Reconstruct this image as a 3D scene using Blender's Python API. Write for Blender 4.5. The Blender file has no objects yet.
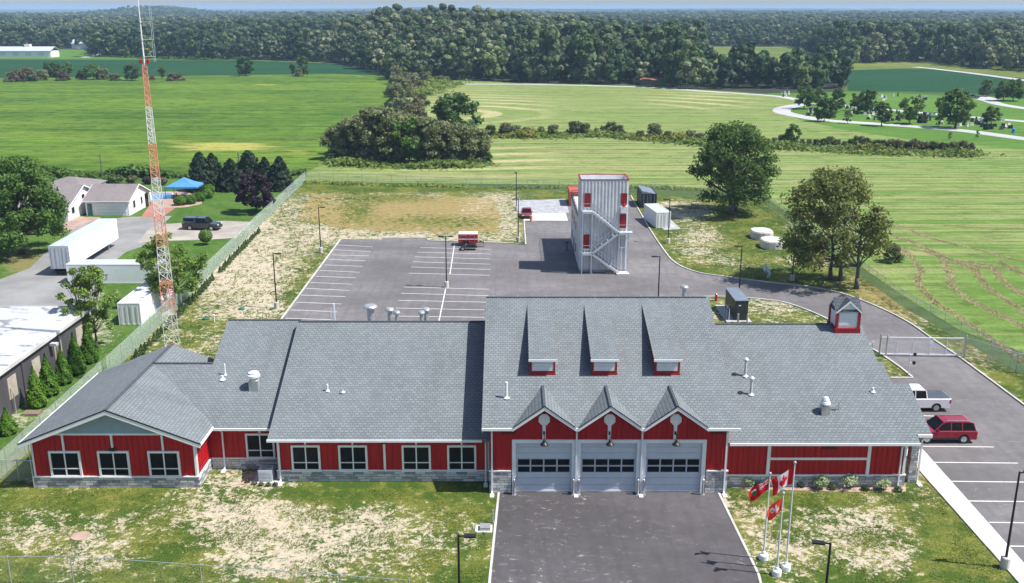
import bpy, bmesh, math, random
import numpy as np
from mathutils import Vector, Matrix, Quaternion
R = math.radians
random.seed(7)
SC = bpy.context.scene
COL = SC.collection
# ---------------------------------------------------------------- camera
F, CX, CY = 981.0, 512.0, 291.5
TH = R(16.12)
CAMH = 34.0
ct, st = math.cos(TH), math.sin(TH)
cam = bpy.data.cameras.new('camera')
cam.lens = 36.0 * F / 1024.0
cam.sensor_width = 36.0
cam.clip_start = 0.5
cam.clip_end = 60000
camo = bpy.data.objects.new('camera', cam)
COL.objects.link(camo)
camo.location = (0, 0, CAMH)
camo.rotation_euler = (R(90) - TH, 0, 0)
SC.camera = camo

def G(px, py, z=0.0):
    """point of the picture -> world point at height z"""
    a = TH + math.atan((py - CY) / F)
    Y = (CAMH - z) / math.tan(a)
    d = Y * ct + (CAMH - z) * st
    return Vector(((px - CX) / F * d, Y, z))
def ZY(py, Y):
    return CAMH - Y * math.tan(TH + math.atan((py - CY) / F))
def XX(px, Y, z):
    return (px - CX) / F * (Y * ct + (CAMH - z) * st)
def PXY(X, Y, z=0.0):
    h = CAMH - z
    d = Y * ct + h * st
    v = -Y * st + h * ct
    return CX + F * X / d, CY + F * v / d

# ---------------------------------------------------------------- objects
def tag(o, label=None, cat=None, group=None, kind=None):
    if label: o['label'] = label
    if cat: o['category'] = cat
    if group: o['group'] = group
    if kind: o['kind'] = kind
    return o
def thing(name, label, cat, loc=(0, 0, 0), rz=0.0, group=None):
    o = bpy.data.objects.new(name, None)
    o.empty_display_size = 0.3
    COL.objects.link(o)
    o.location = loc
    o.rotation_euler = (0, 0, rz)
    return tag(o, label, cat, group)
def worg(o):
    v = Vector((0, 0, 0))
    while o is not None:
        v += o.location
        o = o.parent
    return v
def kids(o):
    return [c for c in bpy.data.objects if c.parent == o]
def dup(root, loc, rz=0.0, scale=None, label=None, group=None, cat=None, tree=None):
    """copy a thing with its parts and their sub-parts"""
    r = root.copy(); COL.objects.link(r)
    r.location = loc; r.rotation_euler = (0, 0, rz)
    if scale is not None:
        r.scale = (scale,) * 3 if isinstance(scale, (int, float)) else scale
    tag(r, label, cat, group)
    for ch, subs in (tree if tree is not None else treeof(root)):
        c = ch.copy(); COL.objects.link(c); c.parent = r
        for g in subs:
            d = g.copy(); COL.objects.link(d); d.parent = c
    return r
def treeof(root):
    return [(c, kids(c)) for c in kids(root)]

class MB:
    """collects shapes, then links them as one mesh object"""
    def __init__(s):
        s.v = []; s.f = []; s.mi = []; s.m = 0
        s.T = None
    def add(s, vs, fs):
        b = len(s.v)
        if s.T is not None:
            vs = [s.T @ Vector(v) for v in vs]
        s.v += [tuple(v) for v in vs]
        s.f += [tuple(b + i for i in f) for f in fs]
        s.mi += [s.m] * len(fs)
        return s
    def box(s, x0, x1, y0, y1, z0, z1):
        vs = [(x0,y0,z0),(x1,y0,z0),(x1,y1,z0),(x0,y1,z0),(x0,y0,z1),(x1,y0,z1),(x1,y1,z1),(x0,y1,z1)]
        return s.add(vs, [(3,2,1,0),(4,5,6,7),(0,1,5,4),(1,2,6,5),(2,3,7,6),(3,0,4,7)])
    def obox(s, c, sx, sy, sz, rz=0.0, base=True):
        z0 = 0 if base else -sz/2
        cs, sn = math.cos(rz), math.sin(rz)
        vs = []
        for z in (z0, z0+sz):
            for a, b in ((-sx/2,-sy/2),(sx/2,-sy/2),(sx/2,sy/2),(-sx/2,sy/2)):
                vs.append((c[0]+a*cs-b*sn, c[1]+a*sn+b*cs, c[2]+z))
        return s.add(vs, [(3,2,1,0),(4,5,6,7),(0,1,5,4),(1,2,6,5),(2,3,7,6),(3,0,4,7)])
    def beam(s, p, q, w, h=None, up=(0,0,1)):
        """rectangular bar from p to q"""
        h = h or w
        p, q = Vector(p), Vector(q)
        d = (q-p).normalized()
        u = Vector(up)
        if abs(d.dot(u)) > .98: u = Vector((1,0,0))
        a = d.cross(u).normalized(); b = a.cross(d).normalized()
        vs = []
        for c in (p, q):
            for i, j in ((-1,-1),(1,-1),(1,1),(-1,1)):
                vs.append(c + a*(i*w/2) + b*(j*h/2))
        return s.add(vs, [(3,2,1,0),(4,5,6,7),(0,1,5,4),(1,2,6,5),(2,3,7,6),(3,0,4,7)])
    def tube(s, p, q, r0, r1=None, n=8, cap=True):
        r1 = r0 if r1 is None else r1
        p, q = Vector(p), Vector(q)
        d = (q-p)
        if d.length < 1e-6: return s
        d.normalize()
        u = Vector((0,0,1)) if abs(d.z) < .95 else Vector((1,0,0))
        a = d.cross(u).normalized(); b = a.cross(d).normalized()
        vs = []
        for c, r in ((p, r0), (q, r1)):
            for i in range(n):
                t = 2*math.pi*i/n
                vs.append(c + a*(math.cos(t)*r) + b*(math.sin(t)*r))
        fs = [(i, (i+1)%n, n+(i+1)%n, n+i) for i in range(n)]
        if cap:
            fs += [tuple(range(n-1,-1,-1)), tuple(range(n,2*n))]
        return s.add(vs, fs)
    def path(s, pts, rs, n=6):
        for i in range(len(pts)-1):
            s.tube(pts[i], pts[i+1], rs[i], rs[i+1], n)
        return s
    def lathe(s, prof, c=(0,0,0), n=14):
        """prof: list of (r, z)"""
        vs = []; fs = []
        for r, z in prof:
            for i in range(n):
                t = 2*math.pi*i/n
                vs.append((c[0]+r*math.cos(t), c[1]+r*math.sin(t), c[2]+z))
        for k in range(len(prof)-1):
            for i in range(n):
                j = (i+1)%n
                fs.append((k*n+i, k*n+j, (k+1)*n+j, (k+1)*n+i))
        fs.append(tuple(range(n-1,-1,-1)))
        m = (len(prof)-1)*n
        fs.append(tuple(range(m, m+n)))
        return s.add(vs, fs)
    def poly(s, pts):
        return s.add(pts, [tuple(range(len(pts)))])
    def prism(s, pts, off):
        """extrude the planar polygon pts by vector off"""
        n = len(pts); off = Vector(off)
        vs = [Vector(p) for p in pts] + [Vector(p)+off for p in pts]
        fs = [tuple(range(n-1,-1,-1)), tuple(range(n,2*n))]
        fs += [(i,(i+1)%n,n+(i+1)%n,n+i) for i in range(n)]
        return s.add(vs, fs)
    def slab(s, pts, t):
        return s.prism(pts, (0,0,-t))
    def build(s, name, mat, parent=None, world=True, smooth=False, bevel=0, fix=True):
        me = bpy.data.meshes.new(name)
        off = worg(parent) if (parent is not None and world) else Vector((0,0,0))
        vs = [(v[0]-off.x, v[1]-off.y, v[2]-off.z) for v in s.v]
        me.from_pydata(vs, [], s.f)
        mats = mat if isinstance(mat, (list, tuple)) else [mat]
        for m in mats: me.materials.append(m)
        if len(mats) > 1:
            me.polygons.foreach_set('material_index', s.mi)
        if fix:
            bm = bmesh.new(); bm.from_mesh(me)
            bmesh.ops.recalc_face_normals(bm, faces=bm.faces)
            bm.to_mesh(me); bm.free()
        if smooth:
            me.polygons.foreach_set('use_smooth', [True]*len(me.polygons))
        o = bpy.data.objects.new(name, me)
        COL.objects.link(o)
        if parent is not None: o.parent = parent
        if bevel:
            md = o.modifiers.new('bevel', 'BEVEL'); md.width = bevel; md.segments = 2; md.limit_method = 'ANGLE'
        return o

def npmesh(name, V, Fq, mat, parent=None, off=None, nv=4):
    """V (n,3), Fq (m,nv) arrays"""
    me = bpy.data.meshes.new(name)
    V = np.asarray(V, dtype=np.float32)
    if off is not None: V = V - np.array(off, dtype=np.float32)
    me.vertices.add(len(V)); me.vertices.foreach_set('co', V.ravel())
    m = len(Fq)
    me.loops.add(m*nv); me.loops.foreach_set('vertex_index', np.asarray(Fq, dtype=np.int32).ravel())
    me.polygons.add(m)
    me.polygons.foreach_set('loop_start', np.arange(0, m*nv, nv, dtype=np.int32))
    me.update(calc_edges=True)
    me.materials.append(mat)
    o = bpy.data.objects.new(name, me)
    if parent is not False: COL.objects.link(o)
    if parent: o.parent = parent
    return o

# ---------------------------------------------------------------- materials
class NT:
    def __init__(s, name):
        s.m = bpy.data.materials.new(name); s.m.use_nodes = True
        s.t = s.m.node_tree; s.t.nodes.clear()
        s.out = s.t.nodes.new('ShaderNodeOutputMaterial')
    def n(s, typ, **kw):
        nd = s.t.nodes.new(typ)
        for k, v in kw.items():
            if k.startswith('i_'):
                key = k[2:].replace('_', ' ')
                nd.inputs[key].default_value = v
            else: setattr(nd, k, v)
        return nd
    def l(s, a, b): s.t.links.new(a, b)
    def coord(s, which='Object'):
        return s.n('ShaderNodeTexCoord').outputs[which]
    def pos(s):
        return s.n('ShaderNodeNewGeometry').outputs['Position']
    def mapv(s, v, scale=(1,1,1), rot=(0,0,0), loc=(0,0,0)):
        m = s.n('ShaderNodeMapping'); s.l(v, m.inputs['Vector'])
        m.inputs['Scale'].default_value = scale; m.inputs['Rotation'].default_value = rot; m.inputs['Location'].default_value = loc
        return m.outputs['Vector']
    def noise(s, v, scale, detail=4, rough=.55, dist=0.0):
        n = s.n('ShaderNodeTexNoise'); s.l(v, n.inputs['Vector'])
        n.inputs['Scale'].default_value = scale; n.inputs['Detail'].default_value = detail
        n.inputs['Roughness'].default_value = rough; n.inputs['Distortion'].default_value = dist
        return n.outputs['Fac']
    def ramp(s, f, stops, interp='LINEAR'):
        r = s.n('ShaderNodeValToRGB'); s.l(f, r.inputs['Fac'])
        cr = r.color_ramp; cr.interpolation = interp
        while len(cr.elements) < len(stops): cr.elements.new(.5)
        for e, (p, c) in zip(cr.elements, stops):
            e.position = p; e.color = tuple(c) + (1,) if len(c) == 3 else c
        return r.outputs['Color']
    def rng(s, f, a, b, c=0.0, d=1.0, smooth=True):
        r = s.n('ShaderNodeMapRange'); s.l(f, r.inputs['Value'])
        r.interpolation_type = 'SMOOTHSTEP' if smooth else 'LINEAR'
        for k, v in (('From Min', a), ('From Max', b), ('To Min', c), ('To Max', d)): r.inputs[k].default_value = v
        return r.outputs['Result']
    def mix(s, f, a, b, mode='MIX'):
        m = s.n('ShaderNodeMix', data_type='RGBA', blend_type=mode)
        for val, inp in ((f, m.inputs[0]), (a, m.inputs[6]), (b, m.inputs[7])):
            if isinstance(val, (int, float)): inp.default_value = val
            elif isinstance(val, tuple): inp.default_value = val + (1,) if len(val) == 3 else val
            else: s.l(val, inp)
        return m.outputs[2]
    def math(s, op, a, b=None, clamp=False):
        m = s.n('ShaderNodeMath', operation=op, use_clamp=clamp)
        for val, inp in ((a, m.inputs[0]), (b, m.inputs[1])):
            if val is None: continue
            if isinstance(val, (int, float)): inp.default_value = val
            else: s.l(val, inp)
        return m.outputs[0]
    def bump(s, h, strength=.3, dist=.05):
        b = s.n('ShaderNodeBump'); s.l(h, b.inputs['Height'])
        b.inputs['Strength'].default_value = strength; b.inputs['Distance'].default_value = dist
        return b.outputs['Normal']
    def bsdf(s, col, rough=.7, metal=0.0, spec=.4, normal=None, **kw):
        p = s.n('ShaderNodeBsdfPrincipled')
        if isinstance(col, tuple): p.inputs['Base Color'].default_value = col + (1,) if len(col) == 3 else col
        else: s.l(col, p.inputs['Base Color'])
        if isinstance(rough, (int, float)): p.inputs['Roughness'].default_value = rough
        else: s.l(rough, p.inputs['Roughness'])
        p.inputs['Metallic'].default_value = metal
        p.inputs['Specular IOR Level'].default_value = spec
        if normal is not None: s.l(normal, p.inputs['Normal'])
        for k, v in kw.items(): p.inputs[k.replace('_', ' ')].default_value = v
        s.l(p.outputs[0], s.out.inputs['Surface'])
        return p

def paint(name, col, rough=.5, metal=0.0, var=.12, scale=1.5, spec=.4, coat=0.0):
    t = NT(name)
    p = t.pos()
    n = t.noise(p, scale, 5, .6)
    n2 = t.noise(p, scale*9, 3, .6)
    c = t.mix(t.rng(n, .3, .7), tuple(x*(1-var) for x in col), tuple(min(1, x*(1+var*.6)) for x in col))
    c = t.mix(t.rng(n2, .55, .8, 0, var*1.2), c, tuple(x*.55 for x in col))
    b = t.bsdf(c, rough, metal, spec)
    if coat: b.inputs['Coat Weight'].default_value = coat
    return t.m
M = {}
M['white'] = paint('white_trim', (.74,.76,.79), .45, var=.06)
M['white_metal'] = paint('white_metal', (.72,.74,.76), .4, var=.1, scale=.8)
M['door_grey'] = paint('door_grey', (.50,.55,.62), .4, var=.06)
M['door_line'] = paint('door_line', (.30,.33,.38), .5, var=.05)
M['glass'] = paint('dark_glass', (.008,.010,.013), .12, var=.3, spec=.12)
M['glass_blue'] = paint('tinted_glass', (.02,.035,.05), .05, var=.3, spec=.8)
M['blue_siding'] = paint('blue_siding', (.28,.36,.42), .6, var=.06)
M['black'] = paint('black_metal', (.014,.014,.016), .45, var=.2)
M['galv'] = paint('galvanised', (.48,.50,.52), .38, .55, var=.15, scale=3)
M['steel_white'] = paint('pale_steel', (.55,.59,.64), .4, .2, var=.1)
M['alu'] = paint('bright_alu', (.80,.82,.85), .35, .25, var=.1)
M['rubber'] = paint('rubber', (.018,.018,.018), .8, var=.2)
M['chrome'] = paint('wheel_alloy', (.5,.52,.54), .25, .7, var=.1)
M['orange'] = paint('orange_red_paint', (.66,.28,.18), .55, var=.25, scale=2.5)
M['mast_white'] = paint('mast_white', (.62,.62,.60), .5, var=.2, scale=2.5)
M['red_paint'] = paint('red_gloss', (.42,.012,.02), .25, var=.1, coat=.5)
M['suv_red'] = paint('suv_red', (.30,.006,.026), .25, .2, var=.08, coat=.8)
M['car_white'] = paint('car_white', (.72,.74,.77), .28, var=.05, coat=.8)
M['car_black'] = paint('car_black', (.012,.014,.022), .2, var=.1, coat=1.0)
M['car_dark'] = paint('car_dark_blue', (.03,.04,.07), .25, var=.1, coat=.8)
M['light_red'] = paint('tail_lamp', (.4,.01,.01), .2)
M['light_clear'] = paint('lamp_lens', (.7,.7,.68), .15)
M['black_cloth'] = paint('tonneau', (.06,.075,.10), .6, var=.2)
M['gen'] = paint('generator_grey', (.035,.04,.05), .4, var=.15)
M['gen_top'] = paint('generator_top', (.20,.24,.30), .35, .2, var=.15)
M['wood'] = paint('weathered_wood', (.20,.16,.12), .8, var=.3, scale=6)
M['bark'] = paint('bark', (.10,.085,.07), .9, var=.35, scale=5)
M['bark_grey'] = paint('bark_grey', (.12,.11,.10), .9, var=.35, scale=5)
M['blue'] = paint('blue_canvas', (.07,.24,.58), .7, var=.1)
M['blue_drum'] = paint('blue_plastic', (.03,.20,.62), .5, var=.1)
M['teal'] = paint('teal_door', (.02,.16,.19), .4, var=.1)
M['stone_flat'] = paint('grave_stone', (.05,.05,.055), .5, var=.5, scale=.4)
M['stone_pale'] = paint('grave_stone_pale', (.75,.74,.72), .6, var=.2, scale=.4)
M['rust'] = paint('rusty_steel', (.20,.10,.06), .8, var=.5, scale=3)
M['green_lid'] = paint('green_plastic', (.02,.13,.08), .5, var=.1)

def concrete(name, col, sc=1.2, var=.25):
    t = NT(name); p = t.pos()
    a = t.noise(p, sc*.35, 5, .6); b = t.noise(p, sc*14, 4, .7)
    c = t.mix(t.rng(a, .3, .7), tuple(x*(1-var) for x in col), tuple(min(1,x*(1+var*.4)) for x in col))
    c = t.mix(t.rng(b, .45, .8, 0, .5), c, tuple(x*.6 for x in col))
    t.bsdf(c, .85, 0, .3, t.bump(b, .3, .02)); return t.m
M['concrete'] = concrete('concrete', (.50,.49,.46))
M['kerb'] = concrete('kerb_concrete', (.52,.51,.49), 2)
M['conc_white'] = concrete('pale_concrete', (.57,.56,.54), .6)
M['gravel'] = concrete('grey_gravel', (.36,.37,.40), 2.5, .3)
M['old_drive'] = concrete('old_driveway', (.25,.25,.25), .5, .25)
M['dusty_drive'] = concrete('dusty_driveway', (.36,.33,.29), .6, .3)
M['paver'] = concrete('red_paver', (.36,.17,.13), 2, .2)
M['patio'] = concrete('patio_brown', (.38,.27,.22), 2, .3)
M['mulch'] = concrete('mulch', (.43,.30,.24), 6, .45)

def line_paint(name):
    t = NT(name); p = t.pos()
    a = t.noise(p, 5, 5, .7)
    c = t.mix(t.rng(a, .52, .75, 0, .75), (.68,.68,.66), (.16,.15,.16))
    t.bsdf(c, .7); return t.m
M['line'] = line_paint('road_marking')

def asphalt(name, col, patch=(.2,.19,.18), crack=.0, speck=.25, seams=0.0):
    t = NT(name); p = t.pos()
    big = t.noise(t.mapv(p, (.05,.09,1)), 1.0, 6, .6)
    mid = t.noise(p, .9, 6, .65)
    fine = t.noise(p, 26, 3, .7)
    c = t.mix(t.rng(big, .3, .72), tuple(x*.70 for x in col), tuple(x*1.30 for x in col))
    c = t.mix(t.rng(mid, .4, .65, 0, .45), c, tuple(x*.65 for x in col))
    # pale scuffs and dust
    sc = t.noise(t.mapv(p, (1.2,2.6,1)), 1.1, 8, .80, .8)
    gate = t.rng(t.noise(p, .12, 4, .6), .42, .60, .12, 1)
    f = t.math('MULTIPLY', t.rng(sc, .565, .64), gate)
    c = t.mix(t.math('MULTIPLY', f, speck*2), c, patch)
    c = t.mix(t.rng(fine, .5, .8, 0, .35), c, tuple(x*.45 for x in col))
    c = t.mix(t.rng(fine, .2, .42, .35, 0), c, tuple(x*1.8 for x in col))
    # faint tyre sweeps and laying seams
    w = t.n('ShaderNodeTexWave'); t.l(t.mapv(p, (1,.16,1)), w.inputs['Vector'])
    w.inputs['Scale'].default_value = .22; w.inputs['Distortion'].default_value = 9; w.inputs['Detail'].default_value = 5; w.inputs['Detail Scale'].default_value = 2
    c = t.mix(t.rng(w.outputs['Fac'], .6, 1, 0, seams), c, tuple(x*.6 for x in col))
    t.bsdf(c, .82, 0, .35, t.bump(fine, .35, .01)); return t.m
M['asphalt'] = asphalt('asphalt_lot', (.152,.145,.150), (.38,.36,.34), seams=.20)
M['asphalt_front'] = asphalt('asphalt_apron', (.082,.076,.082), (.38,.36,.34), speck=.5, seams=.22)
M['road_far'] = concrete('pale_road', (.42,.42,.43), .2, .15)

def shingle(name, swap=False, col=(.176,.200,.216)):
    t = NT(name); p = t.pos()
    s = t.n('ShaderNodeSeparateXYZ'); t.l(p, s.inputs[0])
    cmb = t.n('ShaderNodeCombineXYZ')
    t.l(s.outputs['Y' if swap else 'X'], cmb.inputs[0]); t.l(s.outputs['X' if swap else 'Y'], cmb.inputs[1])
    b = t.n('ShaderNodeTexBrick'); t.l(cmb.outputs[0], b.inputs['Vector'])
    b.offset = .5; b.inputs['Scale'].default_value = 1.0
    b.inputs['Brick Width'].default_value = .36; b.inputs['Row Height'].default_value = .235
    b.inputs['Mortar Size'].default_value = .03; b.inputs['Mortar Smooth'].default_value = .3
    b.inputs['Color1'].default_value = tuple(x*.86 for x in col)+(1,); b.inputs['Color2'].default_value = tuple(x*1.12 for x in col)+(1,)
    b.inputs['Mortar'].default_value = tuple(x*.52 for x in col)+(1,)
    gr = t.noise(p, 30, 3, .7); big = t.noise(p, .25, 4, .6); md = t.noise(t.mapv(p,(1,.3,1)), 1.1, 4, .6)
    c = t.mix(t.rng(gr, .35, .75, 0, .4), b.outputs['Color'], tuple(x*.5 for x in col))
    c = t.mix(t.rng(gr, .25, .45, .25, 0), c, tuple(x*1.7 for x in col))
    stk = t.noise(t.mapv(p, (1,.12,.12)) if not swap else t.mapv(p, (.12,1,.12)), .9, 5, .65)
    c = t.mix(t.rng(big, .35, .62, 0, .12), c, tuple(x*1.45 for x in col))
    c = t.mix(t.rng(stk, .52, .66, 0, .16), c, tuple(x*.45 for x in col))
    c = t.mix(t.rng(md, .45, .8, 0, .18), c, tuple(x*.65 for x in col))
    nm = t.bump(b.outputs['Fac'], .5, -.02)
    t.bsdf(c, .9, 0, .25, nm); return t.m
M['shingle'] = shingle('shingle_roof'); M['shingle_side'] = shingle('shingle_roof_side', True)
M['shingle_dark'] = shingle('cupola_shingle', False, (.085,.098,.118))
M['shingle_brown'] = shingle('brown_shingle', False, (.24,.215,.22))

def redwall():
    t = NT('red_boards'); p = t.pos()
    s = t.n('ShaderNodeSeparateXYZ'); t.l(p, s.inputs[0])
    u = t.math('ADD', s.outputs['X'], s.outputs['Y'])
    cmb = t.n('ShaderNodeCombineXYZ'); t.l(u, cmb.inputs[0]); t.l(s.outputs['Z'], cmb.inputs[1])
    n = t.noise(t.mapv(cmb.outputs[0], (2.5,.25,1)), 1.2, 5, .6)
    n2 = t.noise(p, 12, 4, .6)
    c = t.mix(t.rng(n, .3, .7), (.33,.004,.007), (.45,.007,.012))
    c = t.mix(t.rng(n2, .5, .8, 0, .3), c, (.16,.005,.006))
    t.bsdf(c, .55, 0, .35); return t.m
M['red'] = redwall()
M['red_trim'] = paint('red_trim', (.28,.008,.012), .6, var=.12)
def stone():
    t = NT('ledge_stone'); p = t.pos()
    s = t.n('ShaderNodeSeparateXYZ'); t.l(p, s.inputs[0])
    u = t.math('ADD', s.outputs['X'], s.outputs['Y'])
    cmb = t.n('ShaderNodeCombineXYZ'); t.l(u, cmb.inputs[0]); t.l(s.outputs['Z'], cmb.inputs[1])
    b = t.n('ShaderNodeTexBrick'); t.l(cmb.outputs[0], b.inputs['Vector'])
    b.inputs['Scale'].default_value = 1; b.inputs['Brick Width'].default_value = .55; b.inputs['Row Height'].default_value = .20
    b.inputs['Mortar Size'].default_value = .014; b.offset = .37; b.squash = 1.4; b.squash_frequency = 3
    b.inputs['Bias'].default_value = -.15
    b.inputs['Color1'].default_value = (.58,.58,.59,1); b.inputs['Color2'].default_value = (.12,.13,.16,1); b.inputs['Mortar'].default_value = (.12,.12,.13,1)
    n = t.noise(cmb.outputs[0], 3.2, 6, .7)
    c = t.mix(t.rng(n, .50, .70, 0, .6), b.outputs['Color'], (.58,.58,.57))
    c = t.mix(t.rng(n, .22, .40, .6, 0), c, (.06,.065,.08))
    t.bsdf(c, .9, 0, .3, t.bump(t.math('ADD', b.outputs['Fac'], n), .6, -.03)); return t.m
M['stone'] = stone()
def ribbed(name, col, width=.28, axis='XY', rough=.45, dirt=(.3,.2,.12), dirtamt=.25, vertical=True, depth=.03, rib_shade=.2):
    t = NT(name); p = t.coord('Object')
    s = t.n('ShaderNodeSeparateXYZ'); t.l(p, s.inputs[0])
    u = t.math('ADD', s.outputs['X'], s.outputs['Y']) if vertical else s.outputs['Z']
    w = t.math('SINE', t.math('MULTIPLY', u, 2*math.pi/width))
    n = t.noise(p, .8, 6, .65); n2 = t.noise(t.mapv(p, (3,3,.3)), 1.5, 5, .7)
    c = t.mix(t.rng(w, -.9, .2, rib_shade, 0), col, tuple(x*.5 for x in col))  # shade of the rib troughs mixed into the colour
    c = t.mix(t.rng(n, .3, .7, 0, .15), c, tuple(x*.7 for x in col))
    c = t.mix(t.rng(n2, .6, .8, 0, dirtamt), c, dirt)
    t.bsdf(c, rough, 0, .4, t.bump(w, .8, depth)); return t.m
M['trailer'] = ribbed('trailer_white', (.80,.81,.82), 1.2, dirtamt=.05, depth=.001, rib_shade=.04)
M['cont_white'] = ribbed('white_container', (.76,.77,.78), .28, dirtamt=.15, depth=.004, rib_shade=.08)
M['cont_rusty'] = ribbed('stained_container', (.82,.83,.84), .28, dirt=(.22,.15,.12), dirtamt=.6, depth=.003, rib_shade=.06)
M['cont_dark'] = ribbed('dark_container', (.025,.035,.05), .5, dirtamt=.1)
M['cont_red'] = ribbed('red_container', (.50,.10,.07), .28, dirtamt=.15)
M['tower_wall'] = paint('tower_panel', (.66,.67,.69), .45, .05, var=.12, scale=.8)
def stained_roof(name, col, dark, amt):
    t = NT(name); p = t.pos()
    a = t.noise(t.mapv(p, (.3,.6,1), (0,0,.4)), .9, 6, .7, .4); b = t.noise(p, 3, 5, .7)
    c = t.mix(t.rng(b, .3, .7, 0, .3), col, tuple(x*.7 for x in col))
    c = t.mix(t.rng(a, .54, .60, 0, amt), c, dark)
    t.bsdf(c, .6, 0, .3); return t.m
M['flat_roof'] = stained_roof('stained_white_roof', (.47,.49,.52), (.16,.16,.18), .8)
M['cont_top'] = stained_roof('patchy_container_top', (.60,.64,.72), (.15,.10,.09), .85)
M['house_wall'] = ribbed('white_house_siding', (.80,.80,.80), .2, vertical=False, dirtamt=.05, depth=.01)
M['grey_block'] = ribbed('dark_block_wall', (.085,.08,.09), 2.4, dirtamt=.2, dirt=(.14,.13,.13), depth=.01)
M['tan_panel'] = paint('boarded_window', (.42,.37,.30), .8, var=.15)
def chain(name, col, dens, size=.10):
    """woven wire: thin diagonal strands with open gaps"""
    t = NT(name); p = t.coord('Object')
    s = t.n('ShaderNodeSeparateXYZ'); t.l(p, s.inputs[0])
    u = t.math('ADD', s.outputs['X'], s.outputs['Y'])
    k = 1/size
    a = t.math('FRACT', t.math('MULTIPLY', t.math('ADD', u, s.outputs['Z']), k))
    b = t.math('FRACT', t.math('MULTIPLY', t.math('SUBTRACT', u, s.outputs['Z']), k))
    f = t.math('MAXIMUM', t.math('LESS_THAN', a, dens), t.math('LESS_THAN', b, dens))
    p_ = t.n('ShaderNodeBsdfPrincipled'); p_.inputs['Base Color'].default_value = col+(1,); p_.inputs['Roughness'].default_value = .5
    tr = t.n('ShaderNodeBsdfTransparent'); mx = t.n('ShaderNodeMixShader')
    t.l(f, mx.inputs[0]); t.l(tr.outputs[0], mx.inputs[1]); t.l(p_.outputs[0], mx.inputs[2]); t.l(mx.outputs[0], t.out.inputs['Surface'])
    return t.m
M['chain'] = chain('chain_link', (.50,.62,.56), .12)
M['chain_thin'] = chain('thin_wire', (.5,.55,.56), .03)
M['chain_slat'] = chain('slatted_chain_link', (.56,.66,.62), .21)
M['chain_pale'] = chain('galvanised_chain_link', (.65,.70,.72), .09)

def _l():
    pass
def leaf(name, cols, scale=.5, trans=.35, rough=.6, rnd=.22, gain=1.55):
    cols = [tuple(min(.6, x*gain) for x in c) for c in cols]
    t = NT(name)
    oi = t.n('ShaderNodeObjectInfo')
    p = t.pos()
    n = t.noise(p, scale, 3, .6)
    n2 = t.noise(p, scale*7, 2, .6)
    f = t.math('ADD', t.math('MULTIPLY', n, .75), t.math('MULTIPLY', n2, .25))
    f = t.math('ADD', f, t.math('MULTIPLY', t.math('SUBTRACT', oi.outputs['Random'], .5), rnd))
    c = t.ramp(f, [(.30, cols[0]), (.5, cols[1]), (.70, cols[2])])
    d = t.n('ShaderNodeBsdfPrincipled'); t.l(c, d.inputs['Base Color']); d.inputs['Roughness'].default_value = rough; d.inputs['Specular IOR Level'].default_value = .25
    tr = t.n('ShaderNodeBsdfTranslucent'); t.l(t.mix(.5, c, (.20,.26,.03)), tr.inputs['Color'])
    mx = t.n('ShaderNodeMixShader'); mx.inputs[0].default_value = trans
    t.l(d.outputs[0], mx.inputs[1]); t.l(tr.outputs[0], mx.inputs[2]); t.l(mx.outputs[0], t.out.inputs['Surface'])
    return t.m
M['leaf_green'] = leaf('leaves_green', [(.030,.065,.014),(.060,.115,.024),(.095,.165,.040)])
M['leaf_light'] = leaf('leaves_light', [(.060,.11,.02),(.115,.18,.035),(.18,.24,.055)])
M['leaf_dark'] = leaf('leaves_dark', [(.020,.046,.015),(.040,.078,.025),(.068,.115,.04)])
M['leaf_shade'] = leaf('leaves_shade_tree', [(.022,.050,.014),(.046,.088,.024),(.080,.130,.04)])
M['leaf_olive'] = leaf('leaves_olive', [(.07,.085,.04),(.125,.14,.068),(.19,.20,.105)])
M['leaf_bronze'] = leaf('leaves_bronze', [(.075,.10,.03),(.15,.155,.05),(.25,.20,.09)], .8)
M['leaf_purple'] = leaf('leaves_purple', [(.018,.010,.022),(.034,.018,.034),(.055,.03,.05)], trans=.05, gain=1.0)
M['leaf_cedar'] = leaf('leaves_cedar', [(.030,.080,.006),(.055,.130,.010),(.09,.18,.015)], 1.2, .15, gain=1.25)
M['leaf_brown'] = leaf('leaves_brown', [(.06,.05,.035),(.10,.085,.055),(.14,.13,.07)])
M['leaf_spruce'] = leaf('needles', [(.010,.022,.014),(.020,.040,.022),(.035,.058,.03)], trans=.1, gain=1.0)
M['leaf_sage'] = leaf('leaves_sage', [(.14,.19,.10),(.24,.30,.17),(.36,.42,.26)], 3)
M['leaf_forest'] = leaf('wood_leaves', [(.020,.045,.015),(.045,.080,.024),(.10,.125,.05)], .012, .3, rnd=.44, gain=1.95)
M['leaf_forest3'] = leaf('wood_leaves_dark', [(.014,.036,.016),(.028,.056,.024),(.055,.085,.035)], .012, .25, rnd=.4, gain=1.6)
M['leaf_forest2'] = leaf('wood_leaves_grey', [(.035,.055,.03),(.065,.09,.042),(.13,.145,.08)], .012, .3, rnd=.44, gain=1.95)
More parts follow.
